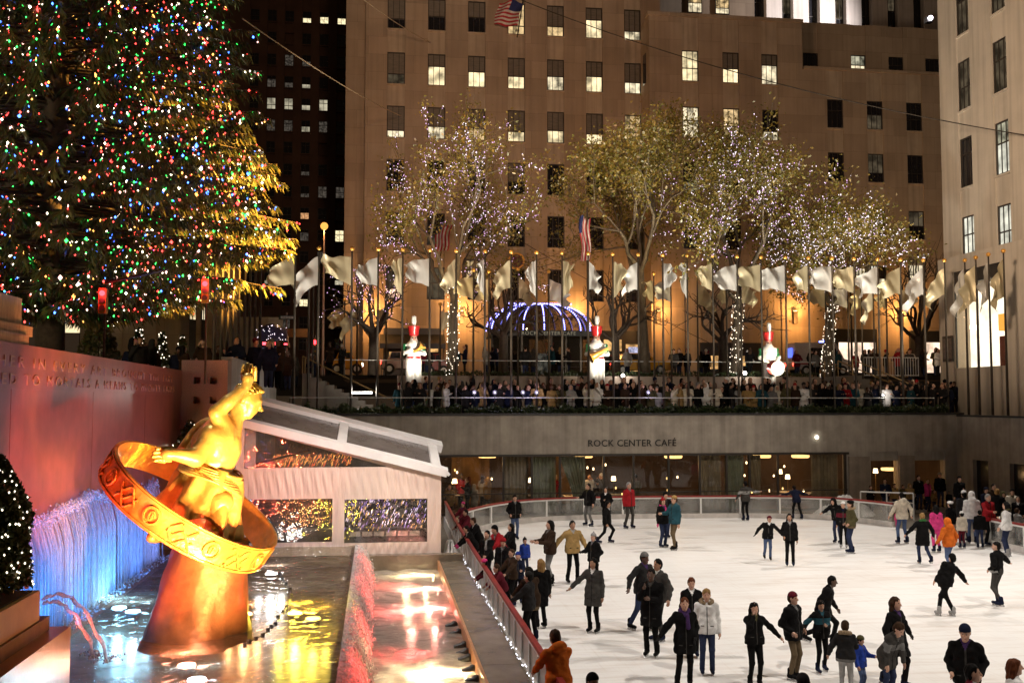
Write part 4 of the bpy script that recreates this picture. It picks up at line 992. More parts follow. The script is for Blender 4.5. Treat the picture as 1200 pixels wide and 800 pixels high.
sb = thing('serving_counter', 'dark counter with pale panels inside the tent behind the right window', 'counter', ((w2[0]+w2[1])/2,TY0+1.2,1.0))
k = MB(); k.box(w1[0],w2[1]-.1,TY0+1.0,TY0+1.5,1.0,w2[2]+.28,0); 
for i in range(6): k.box(w2[0]+.15+.36*i, w2[0]+.46+.36*i, TY0+.99, TY0+1.0-.004, w2[2]+.06, w2[2]+.2, 1)
k.build('counter', [mat('counter_dark', (.10,.09,.085), .4), emit('counter_panel', (1,.75,.55), .55)], sb)
# ------------------------------------------------------------------ buildings
warm_lit = [emit('lit_window_%d' % i, c, s, var=v, scale=sc) for i, (c, s, v, sc) in enumerate([((1,.80,.46),1.25,.75,1.1),((1,.84,.55),.95,.8,1.6),((1,.70,.34),.70,.85,2.),((.9,.85,.6),.45,.9,1.7)])]
dim_lit = emit('dim_window', (.55,.42,.26), .14, var=.7, scale=1.5)
white_lit = emit('white_window', (.95,.92,.75), .9, var=.6, scale=1.2)
def window(parent, c, w, h, axis, lit=None, split=.45, mull=2, label=None, depth=.24, curtain=None):
    """c: centre on wall plane. axis 'y': wall faces -Y, 'x': faces -X. upper sash blind, lower sash glass"""
    f_ = MB(); x, y, z = c; b = .075; split = min(.75, max(.2, split*RNG.uniform(.65,1.5)))
    def bx(a0, a1, d0, d1, z0, z1, m, mi=0):
        if axis == 'y': m.box(x+a0, x+a1, y+d0, y+d1, z0, z1, mi)
        else: m.box(x+d0, x+d1, y-a1, y-a0, z0, z1, mi)
    z0, z1 = z-h/2, z+h/2; zm = z0+h*split
    bx(-w/2,-w/2+b,depth-.14,depth,z0,z1,f_); bx(w/2-b,w/2,depth-.14,depth,z0,z1,f_); bx(-w/2+b,w/2-b,depth-.14,depth,z0,z0+b,f_); bx(-w/2+b,w/2-b,depth-.14,depth,z1-b,z1,f_)
    bx(-w/2+b,w/2-b,depth-.12,depth-.01,zm-.035,zm+.035,f_)
    for i in range(1, mull+1):
        a = -w/2+w*i/(mull+1); bx(a-.02,a+.02,depth-.10,depth-.02,z0+b,zm-.04,f_); bx(a-.02,a+.02,depth-.10,depth-.02,zm+.04,z1-b,f_)
    fo = f_.build('window', frame_m, parent)
    p_ = MB(); bx(-w/2+b,w/2-b,depth-.05,depth-.03,z0+b,zm,p_,0); bx(-w/2+b,w/2-b,depth-.05,depth-.03,zm,z1-b,p_,1)
    lo, hi = lit if isinstance(lit, tuple) else (lit, lit)
    po = p_.build('pane', [lo or darkwin, hi or darkwin], None); po.parent = fo
    po.location = (0,0,0)
    return fo
def facade(parent, X0, X1, Zb, Zt, Y, cols, rows, w, h, thick=.8, m=limestone, m2=limestone2, rec=.10):
    """pierced wall: full-height piers, recessed spandrels, real window holes"""
    k = MB(); e = [X0]+[v for c in cols for v in (c-w/2, c+w/2)]+[X1]
    for i in range(0, len(e), 2): k.box(e[i], e[i+1], Y, Y+thick, Zb, Zt, 0)
    s_ = MB(); rs = sorted(rows)
    for c in cols:
        zz = Zb
        for r_ in rs:
            if r_-h/2 > zz: s_.box(c-w/2+.002, c+w/2-.002, Y+rec, Y+thick, zz, r_-h/2)
            s_.box(c-w/2-.06, c+w/2+.06, Y-.03, Y+rec+.1, r_-h/2-.12, r_-h/2+.004)
            zz = r_+h/2
        if Zt > zz: s_.box(c-w/2+.002, c+w/2-.002, Y+rec, Y+thick, zz, Zt)
    s_.m = [1]*len(s_.m); kk = len(k.v); k.v += s_.v; k.f += [tuple(i+kk for i in f) for f in s_.f]; k.m += s_.m; k.build('wall', [m, m2], parent)
mb = thing('office_building', 'tall tan limestone office building filling the background above the flags', 'building', (10,80,7.4))
cols = [1.42+3.252*i for i in range(7)]; rows = [36.83,32.3,27.93,23.6,19.3,14.95]
facade(mb, -1.03, 23.3, 7.3, 48, 80, cols, rows, 1.42, 2.6)
k = MB(); k.box(-2.6,-1.03,80.9,82,7.3,48).box(-2.6,23.3,81.0,95,7.3,48.0); k.build('wall', limestone, mb)
D, W0, W1, W2, W3 = None, warm_lit[0], warm_lit[1], warm_lit[2], warm_lit[3]
LIT = [[(D,blind),(D,blind),(D,blind),(W2,W2),(W2,blind),(W0,blind),(W1,blind)],
       [(dim_lit,blind),(W0,blind),(W0,blind),(W0,blind),(W1,blind),(W0,blind),(W1,blind)],
       [(W1,blind),(W1,blind),(W2,blind),(W0,blind),(W0,blind),(W0,blind),(W2,W2)],
       [(D,D),(D,D),(D,blind),(D,blind),(D,D),(D,D),(W2,W2)],
       [(D,D),(dim_lit,D),(D,D),(D,D),(D,D),(D,D),(D,D)],
       [(D,dim_lit),(dim_lit,dim_lit),(D,D),(D,D),(D,D),(D,D),(D,D)]]
for j, zr_ in enumerate(rows):
    for i, x in enumerate(cols): window(mb, (x,80,zr_), 1.42, 2.6, 'y', LIT[j][i], split=.42 if j != 2 else .30)
# projecting wing with setbacks
wg = thing('office_wing', 'stepped tan limestone wing of the office building behind the right trees', 'building', (34,77.5,7.4))
wy = 77.5; WXa = on_y(762,200,wy)[0]; WXb = 47.5
wc = [on_y(x,80,wy)[0] for x in (809,856.5,902)]; wr = [on_y(809,y,wy)[2] for y in (77,143,208,273)]
xs1 = on_y(940,60,wy)[0]; zt1 = on_y(800,20,wy)[2]; zt2 = on_y(1000,84,wy)[2]
facade(wg, WXa, xs1, 7.3, zt1, wy, wc, wr, 1.40, 2.55)
wc2 = [on_y(x,140,wy)[0] for x in (979,1025.5,1071.5)]; wr2 = [on_y(1000,y,wy)[2] for y in (134,196,262,328)]
facade(wg, xs1+.002, WXb, 7.3, zt2, wy, wc2, wr2, 1.40, 2.4)
k = MB(); k.box(WXa+.002,xs1,wy+.8,wy+6,7.3,zt1-.01).box(xs1,WXb,wy+.8,wy+4,7.3,zt2-.01).box(WXa-.15,xs1+.1,wy-.1,wy+.9,zt1+.003,zt1+.3).box(xs1+.12,WXb,wy-.1,wy+.9,zt2+.003,zt2+.25); k.build('parapet', limestone, wg)
LW = [[(W0,W0),(W0,blind),(W1,blind)],[(W1,W1),(W2,W2),(W1,D)],[(W3,D),(D,D),(D,D)],[(D,D),(D,D),(D,dim_lit)]]
for j, z in enumerate(wr):
    for i, x in enumerate(wc): window(wg, (x,wy,z), 1.40, 2.55, 'y', LW[j][i], split=.45)
LW2 = [[(D,D),(dim_lit,D),(D,D)],[(D,D),(D,dim_lit),(D,D)],[(D,D),(D,D),(D,dim_lit)],[(D,D),(W1,D),(W1,D)]]
for j, z in enumerate(wr2):
    for i, x in enumerate(wc2): window(wg, (x,wy,z), 1.40, 2.4, 'y', LW2[j][i], split=.45)
uy = 82.0; uz0 = zt2-2; uz1 = on_y(1000,29,uy)[2]; uc = [on_y(x,72,uy)[0] for x in (950,1006,1050,1093)]; ur = on_y(1000,74,uy)[2]
ux0 = on_y(905,40,uy)[0]
facade(wg, ux0, on_y(1125,40,uy)[0], uz0, uz1, uy, uc, [ur], 1.4, 1.5, m2=limestone)
for i, x in enumerate(uc): window(wg, (x,uy,ur), 1.4, 1.5, 'y', [(D,D),(W1,W3),(D,D),(D,D)][i], split=.35)
# narrow window on the wing's side face
k = MB(); k.box(WXa-.02,WXa,wy+1.0,wy+1.9,wr[0]-1.25,wr[0]+1.25); k.build('side_window', darkwin, wg)
# white lit tower far behind
lt = thing('floodlit_tower', 'brightly floodlit white tower with vertical piers peeking over the wing', 'building', (50,110,7.4))
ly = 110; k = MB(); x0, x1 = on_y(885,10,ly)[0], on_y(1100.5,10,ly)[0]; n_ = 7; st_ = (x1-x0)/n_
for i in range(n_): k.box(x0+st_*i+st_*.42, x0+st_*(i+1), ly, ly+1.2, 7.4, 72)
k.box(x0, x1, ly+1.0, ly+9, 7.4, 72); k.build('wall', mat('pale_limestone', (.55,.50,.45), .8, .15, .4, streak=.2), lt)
for i in range(n_):
    for z in (on_y(900,8,ly)[2],): window(lt, (x0+st_*i+st_*.21, ly+.6, z), st_*.40, 4.4, 'y', (D,(D,dim_lit)[i % 2]), split=.5, depth=.3)
lt2 = [on_y(x,6,ly-6)[0] for x in (814,846)]
k = MB(); k.box(on_y(770,6,ly-6)[0], on_y(884,6,ly-6)[0], ly-6, ly, 7.4, 60); k.build('wall', limestone, lt)
for x in lt2: window(lt, (x, ly-6.25, on_y(812,5,ly-6)[2]), 1.6, 2.0, 'y', (W1,W2), split=.4)
fl_ = thing('roof_floodlight', 'bright white floodlight at the top right edge of the tower', 'floodlight', on_y(1088,24,100)); p = on_y(1088,24,100)
MB().box(-.35,.35,-.3,.3,-.3,.3).build('housing', blackmetal, fl_, world=False); MB().ball((0,-.4,.1),.26,10).build('lens', emit('roof_flood', (1,.92,1), 12), fl_, True, world=False)
# dark tower on the left
dt = thing('dark_tower', 'dark brown skyscraper with few lit windows behind the lit tree', 'building', (-8,130,7.4))
dy = 130; dcx = [on_y(297.5+20.4*i,100,dy)[0] for i in range(6)]; dr_ = [on_y(340,19+25.6*j,dy)[2] for j in range(16)]
facade(dt, on_y(268,100,dy)[0], on_y(425,100,dy)[0], 7.4, 66, dy, dcx, dr_, 1.15, 1.55, m=brownbrick, m2=brownbrick, rec=.3)
k = MB(); k.box(on_y(200,100,dy)[0], on_y(425,100,dy)[0], dy+.9, dy+12, 7.4, 66).box(on_y(100,100,dy)[0], on_y(267,100,dy)[0], dy+.2, dy+.9, 7.4, 66); k.build('wall', brownbrick, dt)
dW = emit('tower_window', (.95,.85,.6), .50, var=.6, scale=1.3); dB = emit('tower_window_bright', (1,.85,.5), 1.2, var=.5); dD = emit('tower_window_dim', (.6,.5,.4), .10, var=.8)
dO = emit('tower_window_orange', (1,.5,.22), .7, var=.5)
BR = {(3,0):dB,(4,0):dB,(1,3):dD,(3,2):dD,(2,2):dD,(3,3):dW,(1,4):dW,(2,4):dW,(3,4):dW,(4,4):dW,(1,5):dD,(2,5):dD,(3,5):dW,(4,5):dD,(3,7):dD,(3,8):dD,(3,9):dO,(3,10):dD,(5,10):dB,(4,8):dD,(5,8):dD,(1,10):dD,(3,13):dB,(2,12):dD,(5,0):dB,(1,12):dW,(2,14):dD,(5,12):dW,(4,11):dD,(2,3):dD}
for i, x in enumerate(dcx):
    for j, z in enumerate(dr_):
        if (i+j*3) % 17 == 5 and (i,j) not in BR: continue
        window(dt, (x,dy,z), 1.15, 1.55, 'y', (BR.get((i,j), D), BR.get((i,j), D) if (i*j) % 3 else D), split=.5, mull=1, depth=.35)
# brown corner building behind the tree
lb = thing('corner_building', 'brown stone corner building with arched lit windows below the lit tree', 'building', (-18,72,7.4))
ly_ = 72; fx = lambda x: on_y(x,350,ly_)[0]; fz = lambda y: on_y(200,y,ly_)[2]
facade(lb, fx(135), fx(222), 7.4, 24, ly_, [fx(152),fx(190.5)], [fz(355)], 1.0*fx(198)-fx(183), fz(342)-fz(369), m=limestone, m2=limestone)
window(lb, (fx(152),ly_,fz(355)), fx(198)-fx(183), fz(342)-fz(369), 'y', (D,D)); window(lb, (fx(190.5),ly_,fz(355)), fx(198)-fx(183), fz(342)-fz(369), 'y', (W0,W0))
k = MB(); k.box(fx(222)+.003,fx(262),ly_-.5,ly_+1,7.4,24).box(fx(135),fx(262),ly_+.9,ly_+8,7.4,24).box(fx(80),fx(135)-.01,ly_+3,ly_+8,7.4,24); k.build('wall', limestone, lb)
for xc, lit in ((228,W0),(240.5,W1)):
    w_ = (fx(232)-fx(224))*(1 if xc == 228 else .55); z0, z1 = fz(375), fz(349); a = MB()
    n_ = 9; pts = [(fx(xc)-w_/2, ly_-.53, z0),(fx(xc)+w_/2, ly_-.53, z0)]+[(fx(xc)+w_/2*math.cos(t), ly_-.53, z1-w_/2+w_/2*math.sin(t)) for t in np.linspace(0,math.pi,n_)]
    a.add(pts, [tuple(range(len(pts)))]); wo = a.build('window', lit, lb)
    a = MB(); a.tube(pts+[pts[0]], .05, 5).box(fx(xc)-.03,fx(xc)+.03,ly_-.56,ly_-.54,z0,z1).box(fx(xc)-w_/2,fx(xc)+w_/2,ly_-.57,ly_-.545,z0-3,z0-.02); fo = a.build('frame', frame_m, None); fo.parent = wo
for x0_, x1_, y0_, y1_ in ((82,100,335,392),(128,137,350,380)):
    MB().box(fx(x0_),fx(x1_),ly_-1.2,ly_-1.1,fz(y1_),fz(y0_)).build('shop_window', W0 if x0_ < 100 else W1, lb)
# right-hand building
RX = 33.0
rb = thing('corner_shop_building', 'pale limestone building at the right edge with a bright shop window', 'building', (33,48,4.8))
wy_ = [on_x(x,190,RX)[1] for x in (1131.5,1174,1219)]; wy_.append(2*wy_[-1]-wy_[-2]); Zr = [on_x(1131,y,RX)[2] for y in (8,98,190,283)]; 
zn = 24.0; Zr = [Zr[0]+ (Zr[0]-Zr[1])]+Zr
ycor = on_x(1103.5,200,RX)[1]
# facade in X: reuse by building along Y
k = MB(); s_ = MB(); w_, h_ = 1.28, 2.85
e = [ycor]+[v for c in wy_ for v in (c+w_/2, c-w_/2)]+[24.0]
shop = (on_x(1123,370,RX)[1], on_x(1182,370,RX)[1], on_x(1150,430,RX)[2], on_x(1150,313,RX)[2])
zbase = on_x(1150,300,RX)[2]+.3
for i in range(0, len(e), 2): k.box(RX, RX+.8, e[i+1], e[i], zbase, 42)
for c in wy_:
    zz = zbase
    for r_ in sorted(Zr): s_.box(RX+.08, RX+.8, c-w_/2+.002, c+w_/2-.002, zz, r_-h_/2); s_.box(RX-.03, RX+.2, c-w_/2-.05, c+w_/2+.05, r_-h_/2-.1, r_-h_/2+.004); zz = r_+h_/2
    s_.box(RX+.08, RX+.8, c-w_/2+.002, c+w_/2-.002, zz, 42)
pale = mat('right_limestone', (.50,.44,.36), .8, .15, .4, .1, 8., streak=.22)
k.box(RX-.25, RX+.8, shop[0], ycor+.25, 4.6, zbase-.003).box(RX-.25, RX+.8, 24, shop[1], 4.6, zbase-.003).box(RX-.25,RX+.8,shop[1],shop[0],4.6,shop[2]).box(RX-.25,RX+.8,shop[1],shop[0],shop[3]+.0,zbase-.003)
k.box(RX+.802, 60, ycor-.1, 24, 4.6, 42); k.add(s_.v, s_.f); k.build('wall', pale, rb)
LR = [[D]*4,[(dim_lit,D),(dim_lit,D),D,D],[(dim_lit,dim_lit),(dim_lit,dim_lit),D,D],[(D,D),(white_lit,W3),D,D],[(white_lit,white_lit),(white_lit,white_lit),W0,D]]
for j, z in enumerate(Zr):
    for i, y in enumerate(wy_): window(rb, (RX,y,z), w_, h_, 'x', LR[j][i], split=.48)
k = MB(); k.box(RX-.2,RX-.1,shop[1],shop[0],shop[3]-.75,shop[3]); 
for y in (shop[0],(shop[0]+shop[1])/2+.2,shop[1]): k.box(RX-.2,RX-.12,y-.06,y+.06,shop[2],shop[3]-.75)
k.build('shop_frame', blackmetal, rb)
k = MB(); k.box(RX+.70,RX+.78,shop[1],shop[0],shop[2],shop[3]-.75,0).box(RX+.1,RX+.5,shop[1]+.3,shop[1]+1.0,shop[2],shop[2]+1.6,1).box(RX+.2,RX+.6,shop[1]+.2,shop[1]+1.2,shop[2]+1.9,shop[2]+2.8,2)
k.build('shop_interior', [emit('shop_white', (1,.90,.72), 2.6, True, .35, .8), mat('shop_display', (.25,.05,.04), .5), emit('shop_orange', (1,.45,.08), 1.5)], rb)
MB().box(RX-.15,RX-.14,shop[1],shop[0],shop[2],shop[3]-.75).build('shop_glass', cafe_glass, rb)
nb = thing('notice_board', 'dark framed notice board on the right building beside the shop window', 'sign', on_x(1112,405,RX-.27)); 
p0, p1 = on_x(1106,424,RX-.27), on_x(1117,393,RX-.27)
MB().box(RX-.33,RX-.27,p1[1],p0[1],p0[2],p1[2]).build('frame', blackmetal, nb); MB().box(RX-.345,RX-.332,p1[1]+.1,p0[1]-.1,p0[2]+.15,p1[2]-.15).build('poster', mat('poster_grey', (.12,.10,.09), .5, .5, 6.), nb)
# ------------------------------------------------------------------ trees
bark = mat('plane_bark', (.13,.10,.065), .85, .5, 5., .3, 14., stretch=(1,1,.4)); bark_d = mat('dark_bark', (.05,.035,.025), .9, .4, 6.)
def leafmat(name, a, b, tr=.3):
    m, nt, out = _nodes(name); L = nt.links.new
    tc = N(nt, 'TexCoord'); n = N(nt, 'TexNoise', Scale=.9, Detail=3.); L(tc.outputs['Object'], n.inputs['Vector'])
    r = N(nt, 'MapRange'); r.inputs['From Min'].default_value=.35; r.inputs['From Max'].default_value=.65; L(n.outputs['Fac'], r.inputs['Value'])
    c = N(nt, 'Mix', data_type='RGBA'); c.inputs[6].default_value=c4(a); c.inputs[7].default_value=c4(b); L(r.outputs[0], c.inputs[0])
    d = N(nt, 'BsdfDiffuse'); t = N(nt, 'BsdfTranslucent'); L(c.outputs[2], d.inputs[0]); L(c.outputs[2], t.inputs[0])
    g = N(nt, 'BsdfGlossy', Roughness=.4); ms = N(nt, 'MixShader'); ms.inputs[0].default_value=tr; L(d.outputs[0], ms.inputs[1]); L(t.outputs[0], ms.inputs[2])
    m2 = N(nt, 'MixShader'); m2.inputs[0].default_value=.06; L(ms.outputs[0], m2.inputs[1]); L(g.outputs[0], m2.inputs[2]); L(m2.outputs[0], out.inputs[0]); return m
leaf_o = [leafmat('plane_leaf_%d' % i, a, b) for i, (a, b) in enumerate((((.20,.16,.025),(.28,.22,.04)),((.13,.13,.02),(.20,.19,.035)),((.27,.18,.035),(.34,.25,.055))))]
def branch_tree(base, H, Rx, zc0, depth_=5, seed=1, lean=0., spread=1.0, n0=5):
    """recursive limbs: returns list of (points, radii) and twig points"""
    rg = np.random.default_rng(seed); segs = []; twigs = []
    def grow(p, d, L, r, lev):
        n = 5; pts = [p]; q = p.copy(); dd = d.copy()
        for i in range(n):
            dd = dd+rg.normal(0,.13,3)+np.array((0,0,.03)); dd /= np.linalg.norm(dd); q = q+dd*L/n; pts.append(q.copy())
        segs.append((pts, [r*(1-.45*i/n) for i in range(n+1)]))
        if lev >= 2: twigs.extend(pts[2:])
        if lev >= depth_: return
        m = 3 if lev < 3 else 2+int(rg.random() < .4)
        for i in range(m):
            az = rg.uniform(0, 2*math.pi); ti = rg.uniform(.45,.95)*spread
            a = np.cross(dd, (0.3,.2,1.)); a /= np.linalg.norm(a)+1e-6; b = np.cross(dd, a)
            nd = dd*math.cos(ti)+(a*math.cos(az)+b*math.sin(az))*math.sin(ti); nd[2] += .06; nd /= np.linalg.norm(nd)
            st = pts[-1] if i < 2 else pts[3]
            grow(st.copy(), nd, L*rg.uniform(.66,.85), r*.55*rg.uniform(.8,1.05), lev+1)
    b0 = np.array(base, float); hz = zc0
    pts = [b0+np.array((lean*f_, .1*math.sin(3*f_), hz*f_)) for f_ in np.linspace(0,1,6)]
    segs.append((pts, [.34*(1-.35*f_) for f_ in np.linspace(0,1,6)]))
    top = pts[-1]
    for i in range(n0):
        az = 2*math.pi*i/n0+rg.uniform(-.3,.3); ti = rg.uniform(.5,.95)
        d = np.array((math.cos(az)*math.sin(ti)*1.15, math.sin(az)*math.sin(ti)*.7, math.cos(ti)))
        grow(top+np.array((0,0,-.5*(i%3)*.5)), d, H*.30, .15, 1)
    grow(top, np.array((0,0,1.)), H*.30, .16, 1)
    return segs, np.array(twigs)
def rand_quads(P, s, rg, k=4):
    n = len(P); u = rg.normal(size=(n,3)); u /= np.linalg.norm(u, axis=1)[:,None]; v = np.cross(u, rg.normal(size=(n,3))); v /= np.linalg.norm(v, axis=1)[:,None]
    s = np.broadcast_to(np.asarray(s), (n,))[:,None]; u = u*s; v = v*s*.6
    return np.stack([P-u, P+v*.9-u*.1, P+u, P-v*.9-u*.1], 1)
star_w = emit('fairy_white', (.95,.82,.90), 3.2); star_p = emit('fairy_violet', (.78,.45,.80), 2.2); star_c = emit('fairy_warm', (1,.86,.66), 4.)
def lit_tree(label, px, Y, ztop, zfork, seed, nleaf, bulbs, trunk_lit, bm_=bark, lean=0., depth_=5, green=0., violet=.5, H=None, spread=1., leaf_s=.115, squash=None):
    b = on_y(px, 440, Y); base = (b[0], Y, 7.0)
    t = thing('plane_tree', label, 'tree', base, 'plaza trees strung with fairy lights')
    H = H or (ztop-7.0)
    segs, tw = branch_tree(base, H, 0, zfork-7.0, depth_, seed, lean, spread)
    zmx = tw[:,2].max(); zf = zfork; sc = (ztop-.5-zf)/(zmx-zf)
    fixz = lambda p: np.array((p[0], p[1], p[2] if p[2] < zf else zf+(p[2]-zf)*sc))
    if squash:
        xm = np.abs(tw[:,0]-base[0]).max(); sx = squash/xm
        fx_ = lambda p: np.array((base[0]+(p[0]-base[0])*(1 if p[2] < zf else 1+(sx-1)*min(1,(p[2]-zf)/1.5)), p[1], p[2]))
    else: fx_ = lambda p: p
    tf = lambda p: fx_(fixz(p))
    k = MB(); br = MB()
    for i, (pts, rad) in enumerate(segs):
        pp_ = [tf(p) for p in pts]
        (k if i == 0 else br).tube(pp_, [max(.012, r) for r in rad], 9 if i == 0 else 5, cap=False)
    k.build('trunk', bm_, t, 'all'); br.build('branches', bm_, t, 'all')
    tw = np.array([tf(p) for p in tw]); rg = np.random.default_rng(seed+50)
    if nleaf:
        # leaves cluster on some twigs and leave others bare
        w = np.exp(rg.normal(0,.9,len(tw))); w /= w.sum(); P = tw[rg.choice(len(tw), nleaf, p=w)]+rg.normal(0,.36,(nleaf,3))
        quads('crown', rand_quads(P, rg.uniform(.5,1.1,nleaf)*leaf_s, rg), leaf_o, rg.integers(0,3,nleaf), t)
    if bulbs:
        sl = [s_ for s_ in segs[1:]]; P = []
        keep = rg.random(len(sl)) < .62
        for (pts, rad), kp in zip(sl, keep):
            if not kp: continue
            pts = np.array([tf(p) for p in pts])
            n = max(3, int(np.linalg.norm(pts[-1]-pts[0])*7)); s_ = rg.uniform(0, len(pts)-1.001, n); i_ = s_.astype(int); f_ = (s_-i_)[:,None]
            P.append(pts[i_]*(1-f_)+pts[i_+1]*f_+rg.normal(0,.07,(n,3)))
        P = np.concatenate(P); P = P[rg.permutation(len(P))[:bulbs]]
        if trunk_lit:
            tp_ = np.array(segs[0][0]); n = 150; s_ = rg.uniform(0,4.999,n); i_ = s_.astype(int); f_ = (s_-i_)[:,None]; c_ = tp_[i_]*(1-f_)+tp_[i_+1]*f_; a_ = rg.uniform(0,2*math.pi,n)
            T = c_+np.stack([np.cos(a_)*.36,np.sin(a_)*.36,0*a_],1); P = np.concatenate([P,T])
        mi = (rg.random(len(P)) < violet).astype(int); 
        if trunk_lit: mi[-150:] = 2
        o = quads('fairy_lights', octas(P, rg.uniform(.016,.034,len(P))), [star_w, star_p, star_c], np.repeat(mi, 8))
        tag(o, 'fairy lights in the '+label.split(' with ')[0].split(' at the ')[0].split(', ')[0]+', '+label.split(', ')[-1].split(' tree ')[-1].replace('small bare dark street tree ',''), 'fairy lights', kind='stuff')
    return t
lit_tree('broad plane tree with violet fairy lights, nearest the dark tower', 530, 58.5, 24.0, 12.2, 4, 8500, 1500, True, violet=.62, lean=.1, squash=5.6)
lit_tree('leafy green plane tree without lights, right of the domed kiosk', 757, 59.5, 24.6, 13.6, 9, 17000, 0, False, lean=-.3, leaf_s=.12, squash=5.6)
lit_tree('widest plane tree with white and violet fairy lights, behind the drummer figure', 862, 58.5, 23.6, 12.0, 15, 15000, 1900, True, violet=.45, lean=.3, squash=7.2, leaf_s=.12)
lit_tree('low plane tree wound with white fairy lights, rightmost of the lit trees', 968, 58.8, 18.6, 11.5, 22, 9000, 1700, True, violet=.12, lean=.5, squash=4.8)
for px, Y, zt, zf, sd, lb in ((437,60.5,14.6,9.6,31,'small bare dark street tree at the left end of the flags'),(590,60.5,14.5,9.8,33,'small bare dark street tree left of the domed kiosk'),(722,60.5,14.5,9.6,35,'small bare dark street tree right of the horn figure'),(848,60.5,13.9,9.6,37,'small bare dark street tree left of the drummer figure'),(1078,61.5,16.6,9.8,39,'bare dark street tree beside the right-hand building')):
    lit_tree(lb, px, Y, zt, zf, sd, 0, 260 if px == 437 else 0, False, bark_d, depth_=4, squash=2.9, violet=.8)
# ------------------------------------------------------------------ the great spruce
needle = [leafmat('needles_%d' % i, a, b, .2) for i, (a, b) in enumerate((((.028,.045,.016),(.05,.065,.022)),((.05,.06,.02),(.085,.08,.025)),((.08,.07,.022),(.12,.10,.03))))]
xt = thing('christmas_tree', 'huge spruce covered in coloured lights towering over the left side of the plaza', 'tree', (-11.3,37,6.0))
MB().tube([(-11.3,37,6.0),(-11.3,37,20),(-11.3,37,31)],[.5,.34,.06],10).build('trunk', bark_d, xt, 'all')
rg = np.random.default_rng(5); C0 = np.array((-11.3,37.))
def spruce_r(z): return 8.15*max(0.02, (31.5-z)/19.5)**.46 if z > 11.5 else 7.9*(.95-.12*(11.5-z))
br = MB(); NQ = []; BULB = []; BR_R = []
boughs = []
for w_ in range(28):
    z = 7.7+w_*.64; nb = 23
    for i in range(nb):
        boughs.append((z+rg.uniform(-.35,.35), 2*math.pi*(i+rg.uniform(-.4,.4))/nb+w_*.7, spruce_r(z)*rg.uniform(.80,1.05)))
# long boughs at the right edge, where the street lamp catches them
for i in range(46):
    z = 8.4+5.2*i/45; boughs.append((z, rg.uniform(-.75,.25), (6.6+1.9*math.sin(math.pi*min(1,(z-8.2)/5.6)))*rg.uniform(.88,1.04)))
for (z, az, r) in boughs:
    if z > 25: continue
    droop = rg.uniform(.10,.26); d = np.array((math.cos(az), math.sin(az)))
    n = 9; pts = []
    for j in range(n+1):
        f_ = j/n; q = C0+d*r*f_; pts.append(np.array((q[0]+.25*math.sin(5*f_+az*7)*f_, q[1]+.25*math.cos(4*f_+az*3)*f_, z+1.5*(1-z/60)-droop*r*f_**1.3+.55*f_**3)))
    br.tube(pts, [.055*(1-f_/n*.85) for f_ in range(n+1)], 4, cap=False)
    pts = np.array(pts); m = 330
    s_ = rg.uniform(.22,.999,m)**.75*n; i_ = np.minimum(s_.astype(int), n-1); f_ = (s_-i_)[:,None]
    B = pts[i_]*(1-f_)+pts[i_+1]*f_
    side = np.array((-d[1], d[0], 0)); fo = np.array((d[0], d[1], -.15))
    sg = rg.choice((-1,1),m)[:,None]; le = (rg.uniform(.2,.6,m)*(1.15-.45*s_/n))[:,None]
    T = B+(side*sg*rg.uniform(.2,1,(m,1))+fo*rg.uniform(.3,1.,(m,1))+np.array((0,0,-1))*rg.uniform(.35,1.6,(m,1)))*le*.8
    wv = np.cross(T-B, rg.normal(size=(m,3))); wv /= np.linalg.norm(wv, axis=1)[:,None]; wv *= rg.uniform(.018,.046,(m,1))
    mid = B*.45+T*.55
    NQ.append(np.stack([B, mid+wv, T, mid-wv], 1))
    nbu = int(rg.integers(17,28)); q = rg.choice(m, nbu, replace=False); BULB.append(np.where((rg.random((nbu,1)) < .6), B[q]+np.array((0,0,-.06)), T[q]*.7+B[q]*.3)+rg.normal(0,.03,(nbu,3)))
NQ = np.concatenate(NQ); br.build('branches', bark_d, xt, 'all')
quads('crown', NQ, needle, rg.integers(0,3,len(NQ)), xt)
BULB = np.concatenate(BULB); BULB = BULB[BULB[:,2] < 24]
bc = [((1,.05,.04),9),((1,.06,.05),6),((.04,1,.12),7),((.05,.16,1),12),((1,.85,.62),10),((1,.40,.08),6),((.95,.5,.42),7)]
bm = [emit('tree_bulb_%d' % i, c, s) for i, (c, s) in enumerate(bc)]
mi = rg.choice(7, len(BULB), p=[.18,.14,.18,.13,.16,.11,.10])
big = 1+.75*(rg.random(len(BULB)) < .10)
o = quads('christmas_lights', octas(BULB, rg.uniform(.023,.043,len(BULB))*big), bm, np.repeat(mi, 8))
tag(o, 'thousands of red, green, blue and white bulbs strung over the huge spruce', 'string lights', kind='stuff')
print('spruce', len(NQ), len(BULB))
# guy wires
def cable(label, a, b, sag, r, m=None):
    pts = [np.array(a)*(1-t)+np.array(b)*t-np.array((0,0,sag*4*t*(1-t))) for t in np.linspace(0,1,24)]
    tag(MB().tube(pts, r, 5).build('cable', m or bronze), label, 'cable')
ropem = mat('pale_rope', (.35,.27,.17), .6)
cable('pale guy cable running down from the lit spruce to the tan building', on_y(284,22,40), on_y(470,136,79.9), .3, .03, ropem)
cable('pale cable crossing the top of the tan building beside the flag', on_y(420,-5,60), on_y(505,50,79.9), .2, .03, ropem)
cable('dark cable sagging across the wing towards the right-hand building', on_y(605,-2,62), on_x(1210,160,RX-.3), .9, .03)
cable('thin dark cable slanting down the facade from the middle flag pole', on_y(520,225,70), on_y(860,415,62), .5, .02)
